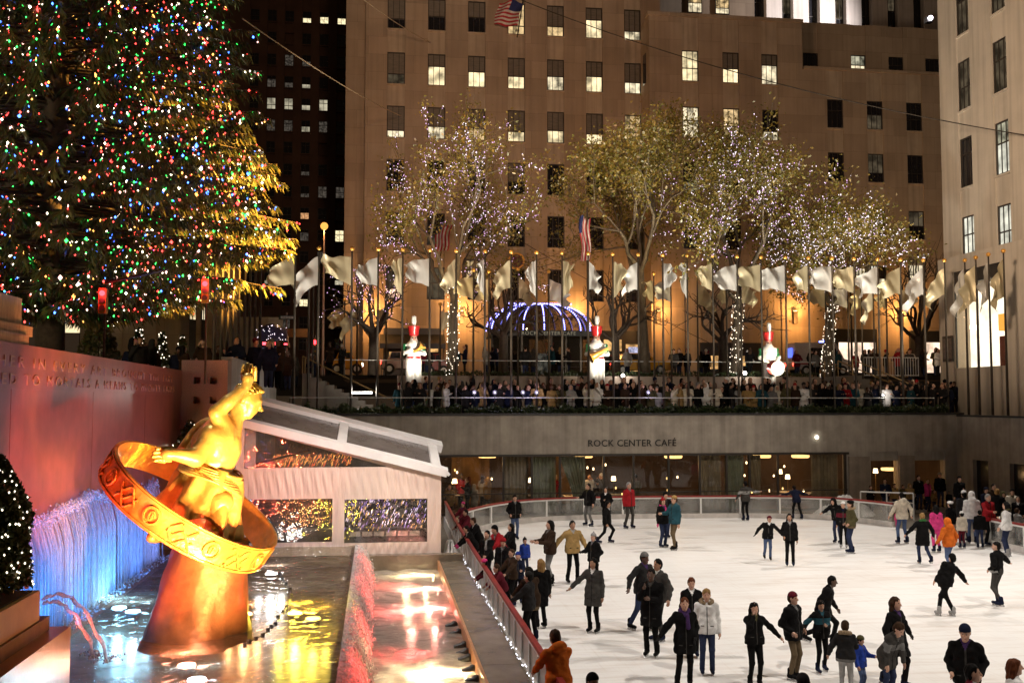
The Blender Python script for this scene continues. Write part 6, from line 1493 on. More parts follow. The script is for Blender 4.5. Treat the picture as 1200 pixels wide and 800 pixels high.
# vehicles
tyre = mat('tyre', (.012,.012,.012), .8); tail = emit('tail_red', (1,.05,.03), 10); headl = emit('head_white', (1,.9,.7), 14)
def vehicle(name, label, px0, px1, pybase, Y, paint, van=False, sign=None, flip=1):
    a, b = on_y(px0, pybase, Y), on_y(px1, pybase, Y); L_ = 5.0 if not van else 5.8; zg_ = 7.32; xc = (a[0]+b[0])/2
    t = thing(name, label, 'car' if not van else 'van', (xc,Y,zg_)); W = .92 if not van else 1.0; s = (b[0]-a[0])/L_*1.0
    if not van:
        prof = [(-2.45,.35),(-2.48,.75),(-2.3,.92),(-1.75,.98),(2.0,.98),(2.35,.86),(2.46,.6),(2.42,.32)]
        cab = [(-1.75,.97),(-1.25,1.45),(.55,1.48),(1.25,.97)]
    else:
        prof = [(-2.85,.4),(-2.9,1.1),(-2.85,1.15),(2.1,1.15),(2.75,1.0),(2.85,.7),(2.8,.4)]
        cab = [(-2.85,1.14),(-2.80,2.25),(1.35,2.3),(2.1,1.14)]
    def prism(pr, w0, w1, m, nm, zs=None):
        k = MB(); n = len(pr); zmn, zmx = min(p[1] for p in pr), max(p[1] for p in pr)
        wf_ = lambda z: w0+(w1-w0)*(z-zmn)/(zmx-zmn)
        vs = [(x*s, -wf_(z), z) for x, z in pr]+[(x*s, wf_(z), z) for x, z in pr]
        k.add(vs, [tuple(range(n)), tuple(range(2*n-1,n-1,-1))]+[(i,i+n,(i+1)%n+n,(i+1)%n) for i in range(n)])
        o = k.build(nm, m, t, world=False); md = o.modifiers.new('bevel','BEVEL'); md.width = .05; md.segments = 2; return o
    prism(prof, W, W*.97, paint, 'body'); prism(cab, W*.95, W*.78, paint, 'cabin')
    k = MB(); z0, z1 = (1.02,1.40) if not van else (1.25,2.0)
    xs_ = ((-1.45,-.25),(-.15,.85)) if not van else ((.55,1.5),(-1.1,.4))
    for x0_, x1_ in xs_:
        for sd in (-1,1): k.add([(x0_*s,sd*(W*.95+.01),z0),(x1_*s,sd*(W*.95+.01),z0),((x1_-.25 if x1_ > .5 else x1_)*s,sd*(W*.80+.02),z1),((x0_+.2 if x0_ < -1 and not van else x0_)*s,sd*(W*.80+.02),z1)],[(0,1,2,3)])
    k.build('side_windows', mat('car_glass', (.02,.02,.025), .08, .3, spec=.8) if 'car_glass' not in MATS else MATS['car_glass'], t, world=False)
    for x in ((-1.5,1.55) if not van else (-1.8,1.85)):
        for sd in (-1,1):
            wo = MB().tube([(x*s,sd*(W-.2),.34),(x*s,sd*(W+.01),.34)],.34,16).build('wheel', tyre, t, world=False); hb = MB().tube([(x*s,sd*(W+.0),.34),(x*s,sd*(W+.02),.34)],.19,12).build('hub_cap', white_al, None); hb.parent = wo
    e0 = prof[1][0]*s; e1 = prof[-2][0]*s
    for sd in (-1,1):
        MB().box(e0-.03,e0+.1,sd*.75-.13,sd*.75+.13,.68,.86).build('tail_light', tail, t, world=False); MB().box(e1-.1,e1+.03,sd*.72-.14,sd*.72+.14,.55,.72).build('headlight', headl, t, world=False)
    if sign: MB().box(-.75*s,.6*s,-.2,.2,1.52,1.90).build('roof_sign', emit('roof_ad', (.65,.65,.9), .8, var=.6, scale=6.), t, world=False)
    if van: MB().box(.6*s,1.2*s,-.7,.7,2.32,2.46).build('light_bar', emit('blue_beacon', (.15,.25,1), 9), t, world=False); MB().box(-2.93*s,-2.88*s,-.55,.2,1.25,1.9).build('rear_window', emit('blue_window', (.12,.18,1), 1.6), t, world=False); MB().box(-2.4*s,1.0*s,-W-.012,-W-.004,.75,.9).build('stripe', mat('van_stripe',(.35,.03,.03),.4), t, world=False)
    return t
carp = lambda n, c: mat('paint_'+n, c, .22, .1, spec=.7)
vehicle('taxi', 'yellow taxi with a lit roof sign behind the trumpet figure', 712, 783, 440, 66.5, carp('yellow', (.62,.30,.02)), sign=1)
vehicle('parked_car', 'pale pinkish car behind the horn player figure', 446, 496, 438, 66.5, carp('rose', (.40,.26,.22)))
vehicle('parked_car', 'dark red car with glassy roof between horn figure and lit trunk', 497, 524, 438, 69.5, carp('darkred', (.18,.02,.02)))
vehicle('ambulance_van', 'white van with blue beacon lights right of the drummer figure', 925, 992, 438, 66.5, carp('white', (.50,.45,.42)), van=True)
vehicle('taxi', 'yellow taxi half hidden at the far left end of the street', 388, 425, 438, 67, MATS['paint_yellow'])
# sconces and shop fronts on the tan building
def sconce(px, py, i, Y=79.9, pw=420):
    p = on_y(px, py, Y); t = thing('wall_sconce', f'glowing wall sconce lighting the stone in amber, {nth(i+1)} from the left', 'lamp', p, 'amber wall sconces')
    MB().box(-.16,.16,-.3,-.02,-.5,.5).build('shade', bronze, t, world=False); MB().box(-.10,.10,-.28,-.06,.503,.53).build('lens', emit('sconce_glow', (1,.6,.2), 16) if 'sconce_glow' not in MATS else MATS['sconce_glow'], t, world=False)
    spot((p[0],Y-1.1,p[2]-.3),(p[0],Y+.1,p[2]+3.0), pw*2.4, (1,.46,.13), 140, 1., .2); point((p[0],Y-1.3,p[2]-.4), pw*.8, (1,.46,.13), .3)
for i, (px, py, Y) in enumerate(((436,372,79.95),(541,372,79.95),(672,374,79.95),(771,372,77.4),(931,372,77.4),(1055,374,77.4))): sconce(px, py, i, Y)
def shopfront(label, px0, px1, py0, py1, Y, dark=True, lit=()):
    a, b = on_y(px0, py1, Y), on_y(px1, py0, Y); t = thing('storefront', label, 'storefront', ((a[0]+b[0])/2,Y,7.4))
    MB().box(a[0],b[0],Y-.25,Y-.02,7.4,b[2]).build('surround', blackmetal if dark else limestone, t)
    for (u0, u1, v0, v1, m) in lit: MB().box(a[0]+(b[0]-a[0])*u0, a[0]+(b[0]-a[0])*u1, Y-.30, Y-.253, a[2]+(b[2]-a[2])*v0, a[2]+(b[2]-a[2])*v1).build('display_window', m, t)
    return t, a, b
pinkw = emit('shop_pink', (1,.72,.52), 1.5, True, .5, 1.2); redsg = emit('red_sign', (1,.12,.06), 2.5, var=.6, scale=3.); amb = emit('amber_shop', (1,.55,.2), .9, var=.7, scale=2.)
t_, a, b = shopfront('dark awning shop front with red neon sign behind the horn figure', 449, 516, 385, 440, 79.95, True, [(.08,.22,.62,.84,redsg),(.10,.40,.2,.5,amb),(.52,.75,.55,.75,amb),(.78,.96,.5,.72,amb)])
MB().add([(a[0]-.3,79.7,b[2]-.5),(b[0]+.3,79.7,b[2]-.5),(b[0]+.3,78.1,b[2]-1.3),(a[0]-.3,78.1,b[2]-1.3),(a[0]-.3,78.1,b[2]-1.7),(b[0]+.3,78.1,b[2]-1.7)],[(0,1,2,3),(3,2,5,4)]).build('awning', blackmetal, t_)
shopfront('dark shop entrance with amber and red signs right of the kiosk', 703, 752, 388, 440, 79.95, True, [(.08,.5,.55,.8,amb),(.1,.45,.28,.45,redsg),(.6,.9,.1,.7,amb)])
shopfront('wide dark shop front behind the drummer figure', 820, 892, 402, 440, 77.45, True, [(.05,.3,.2,.6,amb),(.55,.75,.3,.6,amb)])
shopfront('bright pinkish shop window behind the van', 972, 1026, 386, 442, 77.45, True, [(.18,.55,.1,.72,pinkw),(.58,.95,.1,.72,pinkw)])
shopfront('bright pinkish shop window beside the right-hand building', 1066, 1101, 388, 442, 77.45, True, [(.45,.98,.1,.75,pinkw)])
for px, py in ((961,344),(1030,350)):
    p = on_y(px, py, 77.4); 
md_ = on_y(605,306,79.9); me_ = thing('wall_medallion', 'round red and gold medallion on the wall above the kiosk', 'medallion', md_)
MB().tube([(0,-.02,0),(0,-.16,0)],.68,24).build('rim', gold, me_, world=False); MB().tube([(0,-.15,0),(0,-.20,0)],.52,24).build('disc', mat('medallion_red', (.14,.03,.03), .5, .5, 6.), me_, world=False)
for i, (px, py, w_, h_, m) in enumerate(((553,316,14,22,W2),(1008,322,12,14,W1),(1025,325,10,26,white_lit),(1073,322,18,22,W1))):
    p = on_y(px, py, 77.4 if px > 760 else 79.95); sc = depth(p)/FPX; Y = p[1]
    t = thing('lit_window', f'lit ground-storey window behind the flags, {nth(i+1)} from the left', 'window', p); MB().box(-w_*sc/2,w_*sc/2,-.03,-.01,-h_*sc/2,h_*sc/2).build('pane', m, t, world=False)
    k = MB(); 
    for q in np.linspace(-.5,.5,4): k.box(w_*sc*q-.04,w_*sc*q+.04,-.08,-.032,-h_*sc/2,h_*sc/2)
    k.box(-w_*sc/2,w_*sc/2,-.08,-.034,-.04,.04); k.build('frame', frame_m, t, world=False)
# ------------------------------------------------------------------ people on and around the ice
def sk(label, px, top, feet=None, h=1.74, fx=None, gz=0., leanh=1.0, skates='blue', **kw):
    if feet:
        p = on_z(fx or px, feet-1, gz); hp = (feet-top)/FPX*depth(p)
        h = hp/(1.035 if skates else 1.0)*leanh; h = max(.85, min(1.98, h))
    else:
        p = on_z(px, top, gz+h*1.035/leanh)
        p[2] = gz
    d = depth(p); kw.setdefault('res', max(.015, min(.034, d/1150)))
    return person(label, (p[0],p[1],gz), h, skates=skates, **kw)
G1 = 'skaters on the ice'
S = lambda label, px, top, feet=None, **k: sk(label, px, top, feet, **k)
# far end
S('man in black jacket and jeans looking down near the far left boards', 603,580,633, coat='black', trousers='jeans', hair='black', face=10, nod=18, arms=('pocket','pocket'))
S('man in black jacket and grey trousers with legs apart by the far boards', 690,566,617, coat='black', trousers='grey', face=-60, legs=[(.16,.05,0),(.14,-.05,0)], arms=('side','fwd'))
S('person in open black jacket and white shirt against the far boards', 710,571,617, coat='black', shirt='white', face=-20, arms=('pocket','chest'), hair='black')
S('skater all in black leaning to one side with a leg pushed back', 713,583,637, fx=711, coat='black', face=60, lean=(8,-14), legs=[(.02,.1,0),(.30,-.25,.02)], arms=('down','side'), skin='mid')
S('tall man in bright red jacket and grey trousers standing by the far boards', 737,562,620, coat='red', trousers='darkgrey', hair='grey', face=25, arms=('down','down'), gloves='black', legs=[(.08,0,0),(.1,0,0)])
S('girl in red and white hat with pink gloves holding her friend', 777,584,642, coat='black', trousers='darkjeans', hat='beanie', hatc='red', pom=True, hair='brown', long=.15, fem=True, face=20, gloves='pink', scarf='pink', arms=('side','down'))
S('person in black hat mostly hidden behind the girl with pink gloves', 780,577,631, coat='black', hat='beanie', hatc='black', face=10, trousers='darkjeans')
S('man in teal jacket, brown trousers and pale cap facing the girl in the red hat', 791,580,645, coat='teal', trousers='khaki', hat='cap', hatc='tan', face=-70, arms=('down','fwd'), legs=[(.04,.1,0),(.04,-.12,0)], hair='brown', skates='black')
S('person in black, white and grey striped jumper seen from behind at the far boards', 874,564,611, coat='darkgrey', stripe='lightgrey', trousers='black', face=185, arms=('side','wide'), hair='black')
S('figure in navy jacket bending over the far boards with arms spread', 934,578,609, leanh=1.35, coat='navy', face=180, lean=(28,0), arms=('wide','wide'), legs=[(.12,0,0),(.14,-.1,0)], hair='black')
S('boy in maroon brimmed hat and jeans skating with arms held out', 900,604,657, coat='black', trousers='jeans', hat='brim', hatc='maroon', face=-15, lean=(6,6), arms=('out','out'), legs=[(.0,.1,0),(.04,-.12,.04)], skates='black', gloves='black', hair='brown')
S('woman with long dark curls dressed all in black looking this way', 926,602,664, coat='black', hair='black', long=.22, fem=True, face=-20, arms=('down','pocket'), skin='mid', skates='blue')
S('dark-hooded skater leaning forward with one arm stretched out, beside a white hat', 979,582,637, fx=982, coat='black', trousers='darkjeans', hat='hood', hatc='black', face=-50, lean=(22,-4), arms=('back',(.1,.5,-.2)), bulk=1.1)
S('skater in white knitted hat with maroon bag between two dark hats', 985,588,643, fx=989, coat='black', hat='beanie', hatc='white', face=-30, trousers='black', skates='white', hair='brown', fem=True, stripe='maroon')
S('woman in black beret and olive coat with fur hood and patterned socks', 998,587,649, coat='olive', trousers='darkjeans', hat='beret', hatc='black', fur=True, fem=True, face=-100, belt='khaki', hair='brown', arms=('pocket','pocket'))
# right group
S('person in cream hooded sweatshirt and jeans seen from behind', 1058,577,638, coat='cream', trousers='jeans', hair='black', hood=True, face=182, arms=('side','side'), legs=[(.08,0,0),(.08,0,0)], bulk=.9)
S('small child in pink beside the cream sweatshirt', 1052,602,622, coat='pink', trousers='pink', child=True, face=170, hair='brown', h=1.0)
S('blond skater in black coat and green scarf seen from behind', 1084,600,662, fx=1082, coat='black', hem=.62, trousers='darkjeans', hair='blond', scarf='green', face=170, arms=('out','side'), legs=[(.0,.1,0),(.12,-.18,.06)], skates='blue')
S('girl in magenta jacket and pink trousers skating away', 1098,592,648, coat='pink', trousers='pink', hair='black', long=.2, fem=True, face=175)
S('skater in bright orange hooded jacket and jeans with gloved hands out', 1107,607,672, fx=1113, coat='orange', trousers='jeans', hat='hood', hatc='orange', hood=True, face=195, gloves='black', arms=('side','side'), legs=[(.0,-.14,0),(.02,.12,0)], lean=(4,0), bulk=1.2)
S('person in black jacket and white beret among the right-hand group', 1115,588,640, coat='black', hat='beret', hatc='white', face=200, trousers='lightgrey', hair='black')
S('child in cream jacket and crimson trousers seen from behind', 1128,600,643, coat='cream', trousers='maroon', child=True, face=175, hair='black', hat='beanie', hatc='white')
S('person in puffy white hooded coat standing tall in the right-hand group', 1140,565,638, coat='white', trousers='jeans', hat='hood', hatc='white', hood=True, face=160, bulk=1.2)
S('person in dark jacket and white cap next to the puffy white coat', 1131,574,636, coat='charcoal', trousers='darkjeans', hat='cap', hatc='white', face=170, bulk=.9)
S('man with grey hair in scarlet jacket in the right-hand group', 1159,579,640, coat='red', trousers='black', hair='grey', face=10, arms=('down','fwd'))
S('dark child-sized skater in front of the scarlet jacket', 1149,598,643, coat='black', trousers='darkjeans', face=160, hair='black')
S('woman in white top with olive shawl and a white bag at her side', 1181,588,653, coat='white', trousers='darkjeans', hair='black', long=.1, fem=True, face=-140, scarf='olive', arms=('side','reach'), skates='white')
S('child in pale jacket leaning on the right-hand boards', 1193,596,640, coat='lightgrey', trousers='darkgrey', hair='brown', face=90, child=True, arms=('rail','rail'))
S('person in black with blond hair tight against the right-hand boards', 1170,572,632, coat='black', trousers='black', hair='blond', face=120, arms=('rail','rail'))
S('woman in short black jacket with pale belt skating away, arm stretched to the side', 1166,634,712, fx=1170, coat='black', belt='lightgrey', hem=.90, trousers='darkgrey', tight=True, hair='black', fem=True, face=200, look=40, arms=('pocket',(.48,.1,-.28)), legs=[(.02,-.16,.05),(.05,.12,0)], skates='blue')
S('skater all in black leaning hard sideways in a turn, silver skates', 1090,653,723, fx=1109, leanh=1.12, coat='black', trousers='black', hair='black', hat='beanie', hatc='black', face=185, lean=(4,-24), arms=(('side'),(.38,.1,-.38)), legs=[(-.30,0,0),(-.22,.12,0)], skates='white')
# middle
S('man in dark leather jacket and pale jeans standing sideways', 642,609,686, fx=645, coat='brown', trousers='grey', hair='black', face=-75, arms=('fwd','fwd'), collar=True, skates='black', legs=[(.06,.05,0),(.08,-.12,0)], long=.03)
S('smiling man in tan jacket and black trousers facing this way', 671,610,684, coat='tan', trousers='black', hair='black', face=5, arms=('side','out'), skin='mid', legs=[(.06,0,0),(.06,0,0)], skates='black', bulk=1.2)
S('woman in striped knitted hat and black coat reaching towards the tan jacket', 696,625,690, coat='black', hat='beanie', hatc='lightgrey', pom=True, fem=True, hair='brown', face=-55, arms=('pocket','fwd'), gloves='black')
S('woman in grey knee-length coat with long black hair holding out one hand', 698,654,742, fx=696, coat='darkgrey', hem=.62, trousers='black', tight=True, hair='black', long=.18, fem=True, face=-35, look=-15, arms=('down',(.30,.30,-.34)), skin='mid', skates='black')
S('man in grey knitted hat and dark grey jacket with arms held away', 763,645,739, fx=753, coat='charcoal', trousers='darkjeans', hat='beanie', hatc='grey', face=30, lean=(6,0), arms=('out','out'), legs=[(.0,.1,0),(.1,-.2,.0)], skin='dark', skates='black')
S('man with glasses in dark grey jacket looking sideways', 772,655,752, coat='darkgrey', trousers='darkgrey', hair='black', face=-60, arms=('side','down'), skin='mid')
S('person in long black coat raising a small lit camera', 764,666,770, coat='black', hem=.60, trousers='black', hair='black', face=-30, arms=('chest','cam'), skin='dark', skates='black')
S('fair-haired person in dark coat partly hidden behind the white jacket', 811,677,770, coat='black', hair='red', fem=True, face=-10, shirt='white', nod=14, arms=('down','down'))
S('person in white puffy jacket with fur-trimmed hood', 823,690,791, fx=829, coat='white', fur=True, trousers='darkjeans', hair='blond', face=-15, nod=10, arms=('down','down'), bulk=.7, skates='blue')
S('woman in black coat with reddish hair and dark gloves stretching an arm aside', 803,700,806, coat='black', hem=.66, trousers='black', hair='red', fem=True, face=-8, arms=('pocket',(.36,.12,-.40)), gloves='charcoal', scarf='purple', legs=[(.02,-.05,0),(.08,.06,0)], skates='black')
S('young woman in fitted black double-breasted jacket holding a phone to her ear', 885,706,806, coat='black', hem=.88, trousers='black', tight=True, hair='black', long=.13, fem=True, face=0, nod=6, arms=((.36,.08,-.36),'face'), bulk=.7, skates='black')
S('person in patterned knitted hat, dark coat and brown trousers', 933,694,797, fx=930, coat='black', hem=.78, trousers='khaki', hat='beanie', hatc='maroon', face=35, arms=('pocket','pocket'), hair='brown', skates='black', bulk=1.2)
S('tall man in black suit gliding with one leg pushed back', 978,667,757, fx=965, coat='black', hem=.74, hair='black', skin='dark', face=55, lean=(18,6), arms=('side','back'), legs=[(.02,.2,0),(.05,-.40,.10)], skates='black')
S('woman in teal plaid shirt and open black jacket reading a phone', 969,703,788, fx=963, coat='black', stripe='teal', hair='black', fem=True, face=0, trousers='black', tight=True, arms=('chest','out'), nod=20, legs=[(.04,-.1,0),(.06,.1,0)], long=.06, skates='blue', skin='mid', shirt='teal')
S('woman in dark puffy jacket with beige fur hood and pale leggings seen from behind', 992,728,820, coat='charcoal', trousers='lightgrey', tight=True, hair='brown', hat='beanie', hatc='brown', fur=True, face=150, fem=True, belt='grey', arms=('side','fwd'), bulk=1.0)
S('small child in olive green hat and bright blue jacket holding a hand', 1009,746,815, coat='blue', trousers='jeans', hat='beanie', hatc='olive', child=True, face=40, nod=15, arms=('fwd','side'), bulk=1.2)
S('child in grey plaid jacket bending forward beside the woman in the black coat', 1040,738,822, leanh=1.2, coat='darkgrey', trousers='darkjeans', hair='brown', child=True, face=20, lean=(30,0), nod=20, arms=('down','down'), stripe='grey')
S('woman with long wavy dark hair in a long black coat gliding forward', 1051,698,806, coat='black', hem=.62, trousers='black', hair='brown', long=.20, fem=True, face=30, arms=((.34,.0,-.42),'side'), gloves='darkgrey', legs=[(.0,.12,0),(.06,-.2,.03)], skates='blue')
S('man in dark blue knitted hat and open black jacket near the bottom edge', 1131,727, h=1.80, coat='black', hat='beanie', hatc='navy', hem=.78, trousers='darkjeans', hair='brown', face=-35, nod=18, lean=(8,0), arms=('pocket','pocket'), shirt='purple', bulk=.9, skates='black')
S('dark-haired man in maroon top, only head and shoulders in view at the bottom right', 1138,775, h=1.72, coat='maroon', hair='black', face=60)
S('red-haired woman in white jacket at the bottom right corner', 1188,769, h=1.66, coat='white', hair='red', long=.05, fem=True, face=70, bulk=.9)
S('person in dark knitted hat cut off by the bottom edge below the brown trousers', 941,787, h=1.72, coat='black', hat='beanie', hatc='charcoal', face=170)
# along the left boards
S('man in vivid orange hooded jacket leaning on the red rail', 655,736, h=1.80, coat='orange', hood=True, hair='brown', trousers='black', face=-165, lean=(12,0), arms=('rail','rail'), bulk=.9, hem=.76)
S('dark-haired head of a skater at the bottom edge right of the orange jacket', 694,786, h=1.66, coat='black', hair='black', hat='beanie', hatc='black', face=20, fem=True)
S('person in black and brown coat with a backpack at the red rail', 608,664,752, fx=624, coat='brown', hem=.70, trousers='black', hair='black', long=.08, face=-150, lean=(12,0), arms=('rail','rail'), bulk=1.1, belt='khaki')
S('blond person in long black coat behind the backpack', 628,655,737, fx=634, coat='black', hem=.52, trousers='black', hair='blond', face=-165, long=.06, skates='black')
S('dark-hatted man in crimson jacket leaning over the red rail', 588,611, h=1.80, coat='red', hat='beanie', hatc='black', face=-60, lean=(22,0), arms=('rail','rail'), trousers='black', bulk=.9)
S('woman in black next to the crimson jacket at the rail', 599,612, h=1.66, coat='black', hair='black', long=.12, fem=True, face=-70, arms=('rail','rail'))
S('person in red knitted hat and black jacket at the rail', 590,629, h=1.64, coat='black', hat='beanie', hatc='red', face=-30, arms=('rail','down'), nod=15)
S('little child in blue jacket and black hat standing by the rail', 615,631,676, coat='blue', hat='beanie', hatc='black', child=True, face=10, pom=True, trousers='darkjeans')
S('child in blue knitted hat at the rail below the crimson jacket', 607,646, h=1.35, coat='navy', hat='beanie', hatc='blue', child=True, face=-10, arms=('fwd','rail'))
S('child in pink striped hat reaching over the red rail', 577,652, h=1.30, coat='black', hat='beanie', hatc='pink', stripe='maroon', child=True, face=-90, lean=(24,0), arms=('rail','rail'))
S('dark-haired child in maroon jacket hanging over the red rail', 590,658, h=1.36, coat='maroon', hair='brown', child=True, face=-80, lean=(20,0), arms=('rail','rail'))
S('person in black coat with pale scarf turning away from the rail', 571,620, h=1.66, coat='black', hair='black', scarf='lightgrey', face=-40, arms=('rail','down'))
S('short person in dark brown coat squeezed between others at the rail', 600,642, h=1.5, coat='brown', hair='brown', face=-60, arms=('rail','rail'), fem=True)
S('person in charcoal jacket and knitted hat beside the backpack', 620,668, h=1.62, coat='charcoal', hat='beanie', hatc='charcoal', face=-120, arms=('rail','rail'))
S('person in pinkish red hat farthest along the red rail', 543,587, h=1.5, coat='maroon', hat='beanie', hatc='pink', face=-60, arms=('rail','rail'))
S('person in dark red jacket second along the rail from the far end', 549,595, h=1.62, coat='maroon', hair='black', face=-70, arms=('rail','rail'), lean=(10,0))
S('fair-faced person in bulky black jacket leaning on the rail towards the tent', 562,603, h=1.68, coat='black', hair='brown', face=-75, lean=(20,0), arms=('rail','rail'), bulk=1.1)
S('person in black with a pink cuff bending low over the rail', 556,612, h=1.55, coat='black', hair='black', face=-85, lean=(26,0), arms=('rail','rail'), gloves='pink')
# onlookers beyond the right boards
for i, (px, top, co, ha, hc, hr, fc) in enumerate(((1020,568,'black',None,None,'black',10),(1037,560,'navy',None,None,'black',-30),(1048,566,'tan','beanie','brown','brown',0),(1058,567,'olive',None,None,'brown',10),(1066,566,'tan','hood','tan','blond',-5),(1076,556,'black',None,None,'black',0),(1086,560,'pink',None,None,'blond',20),
     (1094,574,'tan','hood','khaki','brown',0),(1101,553,'black','beanie','lightgrey','black',-10),(1072,577,'black',None,None,'brown',0),(1084,582,'black','cap','black','black',0),(1112,575,'charcoal',None,None,'black',-20),(1124,557,'black','beanie','black','black',0),(1155,570,'navy','cap','navy','brown',10),(1164,566,'brown',None,None,'black',0),(1175,575,'olive','hood','olive','brown',-10),(1193,580,'black',None,None,'black',-40),(1186,572,'cream','beanie','black','black',-20))):
    Y = 47.4+.25*(i % 4) if px < 1120 else 41.5-.1*(px-1120)/2; p = on_y(px, top, Y); gz = max(0, p[2]-1.74)
    if gz > 0: tag(MB().box(p[0]-.3,p[0]+.3,Y-.25,Y+.25,0,gz).build('step', concrete), f'grey step under onlooker, {nth(i+1)} along the far right corner', 'step', 'steps beyond the boards')
    hh = p[2]-gz
    word = {'tan':'tan','pink':'pink','navy':'navy','black':'black','olive':'olive','charcoal':'charcoal','brown':'brown','cream':'cream'}[co]
    person(f'onlooker in {word} coat with {hc+" "+{"hood":"hood","beanie":"hat","cap":"cap","beret":"beret"}[ha] if ha else hr+" hair"} beyond the boards, {nth(i+1)} along the far right corner', (p[0],Y,gz), min(1.85,hh), face=fc, coat=co, hat=ha, hatc=hc or 'black', hair=hr, fur=(ha == 'hood'), skates=None, res=.034, arms=(('chest','down'),('pocket','chest'),('down','down'))[i%3], trousers='darkjeans', group='onlookers beyond the right boards')
# ------------------------------------------------------------------ crowd prototypes (small in the picture): one mesh each, colours set per copy
PROTO = []
def proto(i):
    rg = np.random.default_rng(i); b = Body(.045); sw = rg.uniform(.17,.2); ln = rg.uniform(-.05,.05)
    b.rc((.09,0,.08),(.08,0,.85),.065,.09,1).rc((-.09,0,.08),(-.08,0,.85),.065,.09,1)
    for s in (1,-1): b.chain([(s*.075,0,.75),(s*.06,0,1.1),(s*.08,ln,1.32)],[.145,.125,.125],2,.06)
    b.rc((sw,ln,1.38),(-sw,ln,1.38),.075,.075,2,.05)
    for j, s in enumerate((1,-1)):
        m = (i+j*2) % 5; h_ = [(s*.27,.02,.88),(s*.10,-.30,1.22),(s*.08,-.22,1.48),(s*.22,-.02,.95),(s*.12,-.28,1.05)][m]
        e = (s*.27,.02,1.12) if m in (0,3) else (s*.29,-.06,1.12); b.chain([(s*sw,ln,1.38),e,h_],[.075,.062,.05],2,.03); b.rc(h_, np.array(h_)+(np.array(h_)-np.array(e))*.3,.04,.035,0,.02)
    b.rc((0,ln,1.42),(0,ln,1.52),.06,.06,0,.03); b.ell((0,ln-.02,1.62),(.085,.10,.12),0,.03); b.rc((0,ln-.11,1.62),(0,ln-.125,1.6),.02,.02,0,.02)
    t = i % 4
    if t == 0: b.ell((0,ln+.01,1.66),(.097,.105,.11),3,.01); b.ell((0,ln-.10,1.60),(.07,.06,.085),0,.01)
    elif t == 1: b.ell((0,ln+.03,1.66),(.10,.11,.115),3,.01); b.rc((.04,ln+.06,1.6),(.05,ln+.07,1.38),.07,.06,3,.04); b.rc((-.04,ln+.06,1.6),(-.05,ln+.07,1.38),.07,.06,3,.04); b.ell((0,ln-.10,1.60),(.068,.06,.09),0,.01)
    elif t == 2: b.ell((0,ln,1.70),(.105,.115,.10),3,.01); b.ell((0,ln,1.80),(.035,.035,.035),3,.01); b.ell((0,ln-.08,1.59),(.075,.06,.09),0,.01)
    else: b.ell((0,ln+.04,1.62),(.125,.12,.15),2,.03); b.rc((0,ln+.05,1.5),(0,ln+.05,1.42),.13,.13,2,.05); b.ell((0,ln-.095,1.60),(.075,.05,.095),0,.01)
    o = b.build('person', [SKIN['fair'], cloth('black'), cloth('black'), HAIR['black']], None, 1.0); me = o.data; bpy.data.objects.remove(o); return me
PROTO = [proto(i) for i in range(20)]
CC = (['black']*7+['charcoal']*4+['navy']*3+['brown']*3+['darkgrey']*2+['grey','maroon','olive','tan','cream','red','white','lightgrey','teal'])
HC = ['black','brown','blond','black','brown','red']; HT = ['black','charcoal','navy','maroon','white','red','grey','cream','black','brown']
used = set()
def crowd(x, y, z, h, face, where, group, rg, light=0.):
    for _ in range(60):
        i = int(rg.integers(20)); t = i % 4; c = (CC[int(rg.integers(len(CC)))] if light >= 0 else CC[int(rg.integers(19))]) if rg.random() > light else ['cream','white','tan','red','lightgrey','olive'][int(rg.integers(6))]
        hm = HT[int(rg.integers(10))] if t == 2 else HC[int(rg.integers(6))]
        what = {0:f'short {hm} hair',1:f'long {hm} hair',2:f'{hm} hat',3:'hood up'}[t]
        arm_ = {0:'arms hanging',1:'a hand held forward',2:'a raised hand',3:'hands at the sides',4:'hands together'}[i % 5]
        lb = f'onlooker in {c} coat with {what}, {where}'
        if lb not in used: break
    used.add(lb)
    o = bpy.data.objects.new('person', PROTO[i]); COL.objects.link(o); o.location = (x,y,z); o.rotation_euler = (0,0,R(face)); s = h/1.74; o.scale = (s*rg.uniform(.95,1.12),s,s)
    for si, m in enumerate((SKIN[('fair','fair','mid','fair','dark')[int(rg.integers(5))]], cloth(('black','darkjeans','charcoal')[int(rg.integers(3))]), cloth(c), (cloth(hm) if t == 2 else HAIR[hm if hm in HAIR else 'black']) if t != 3 else cloth(c))):
        o.material_slots[si].link = 'OBJECT'; o.material_slots[si].material = m
    return tag(o, lb, 'person', group)
rg = np.random.default_rng(99)
def nearpole(x):
    j = int(np.searchsorted(np.array(FPX_), x))
    if j == 0: return 'left of the first front flagpole'
    if j >= len(FPX_): return 'right of the last front flagpole'
    return f'behind the {nth(j)} front flagpole\'s right'
def polegap(x):
    j = int(np.searchsorted(np.array(FPX_), x)); 
    return 'left of all flagpoles' if j == 0 else ('right of all flagpoles' if j >= len(FPX_) else f'between flagpoles {j} and {j+1}')
x = 1.2
while x < 31.6:
    crowd(x, 51.25+rg.uniform(0,.35), 4.6, rg.uniform(1.68,1.94), rg.normal(0,35), 'front row '+polegap(x), 'terrace crowd', rg, .05); x += rg.uniform(.36,.56)
x = 2.0
while x < 33:
    crowd(x, 52.3+rg.uniform(0,1.2), 4.9, rg.uniform(1.68,1.95), rg.normal(0,60), 'back row '+polegap(x), 'terrace crowd', rg, -1); x += rg.uniform(.42,.7)
x = -3.2
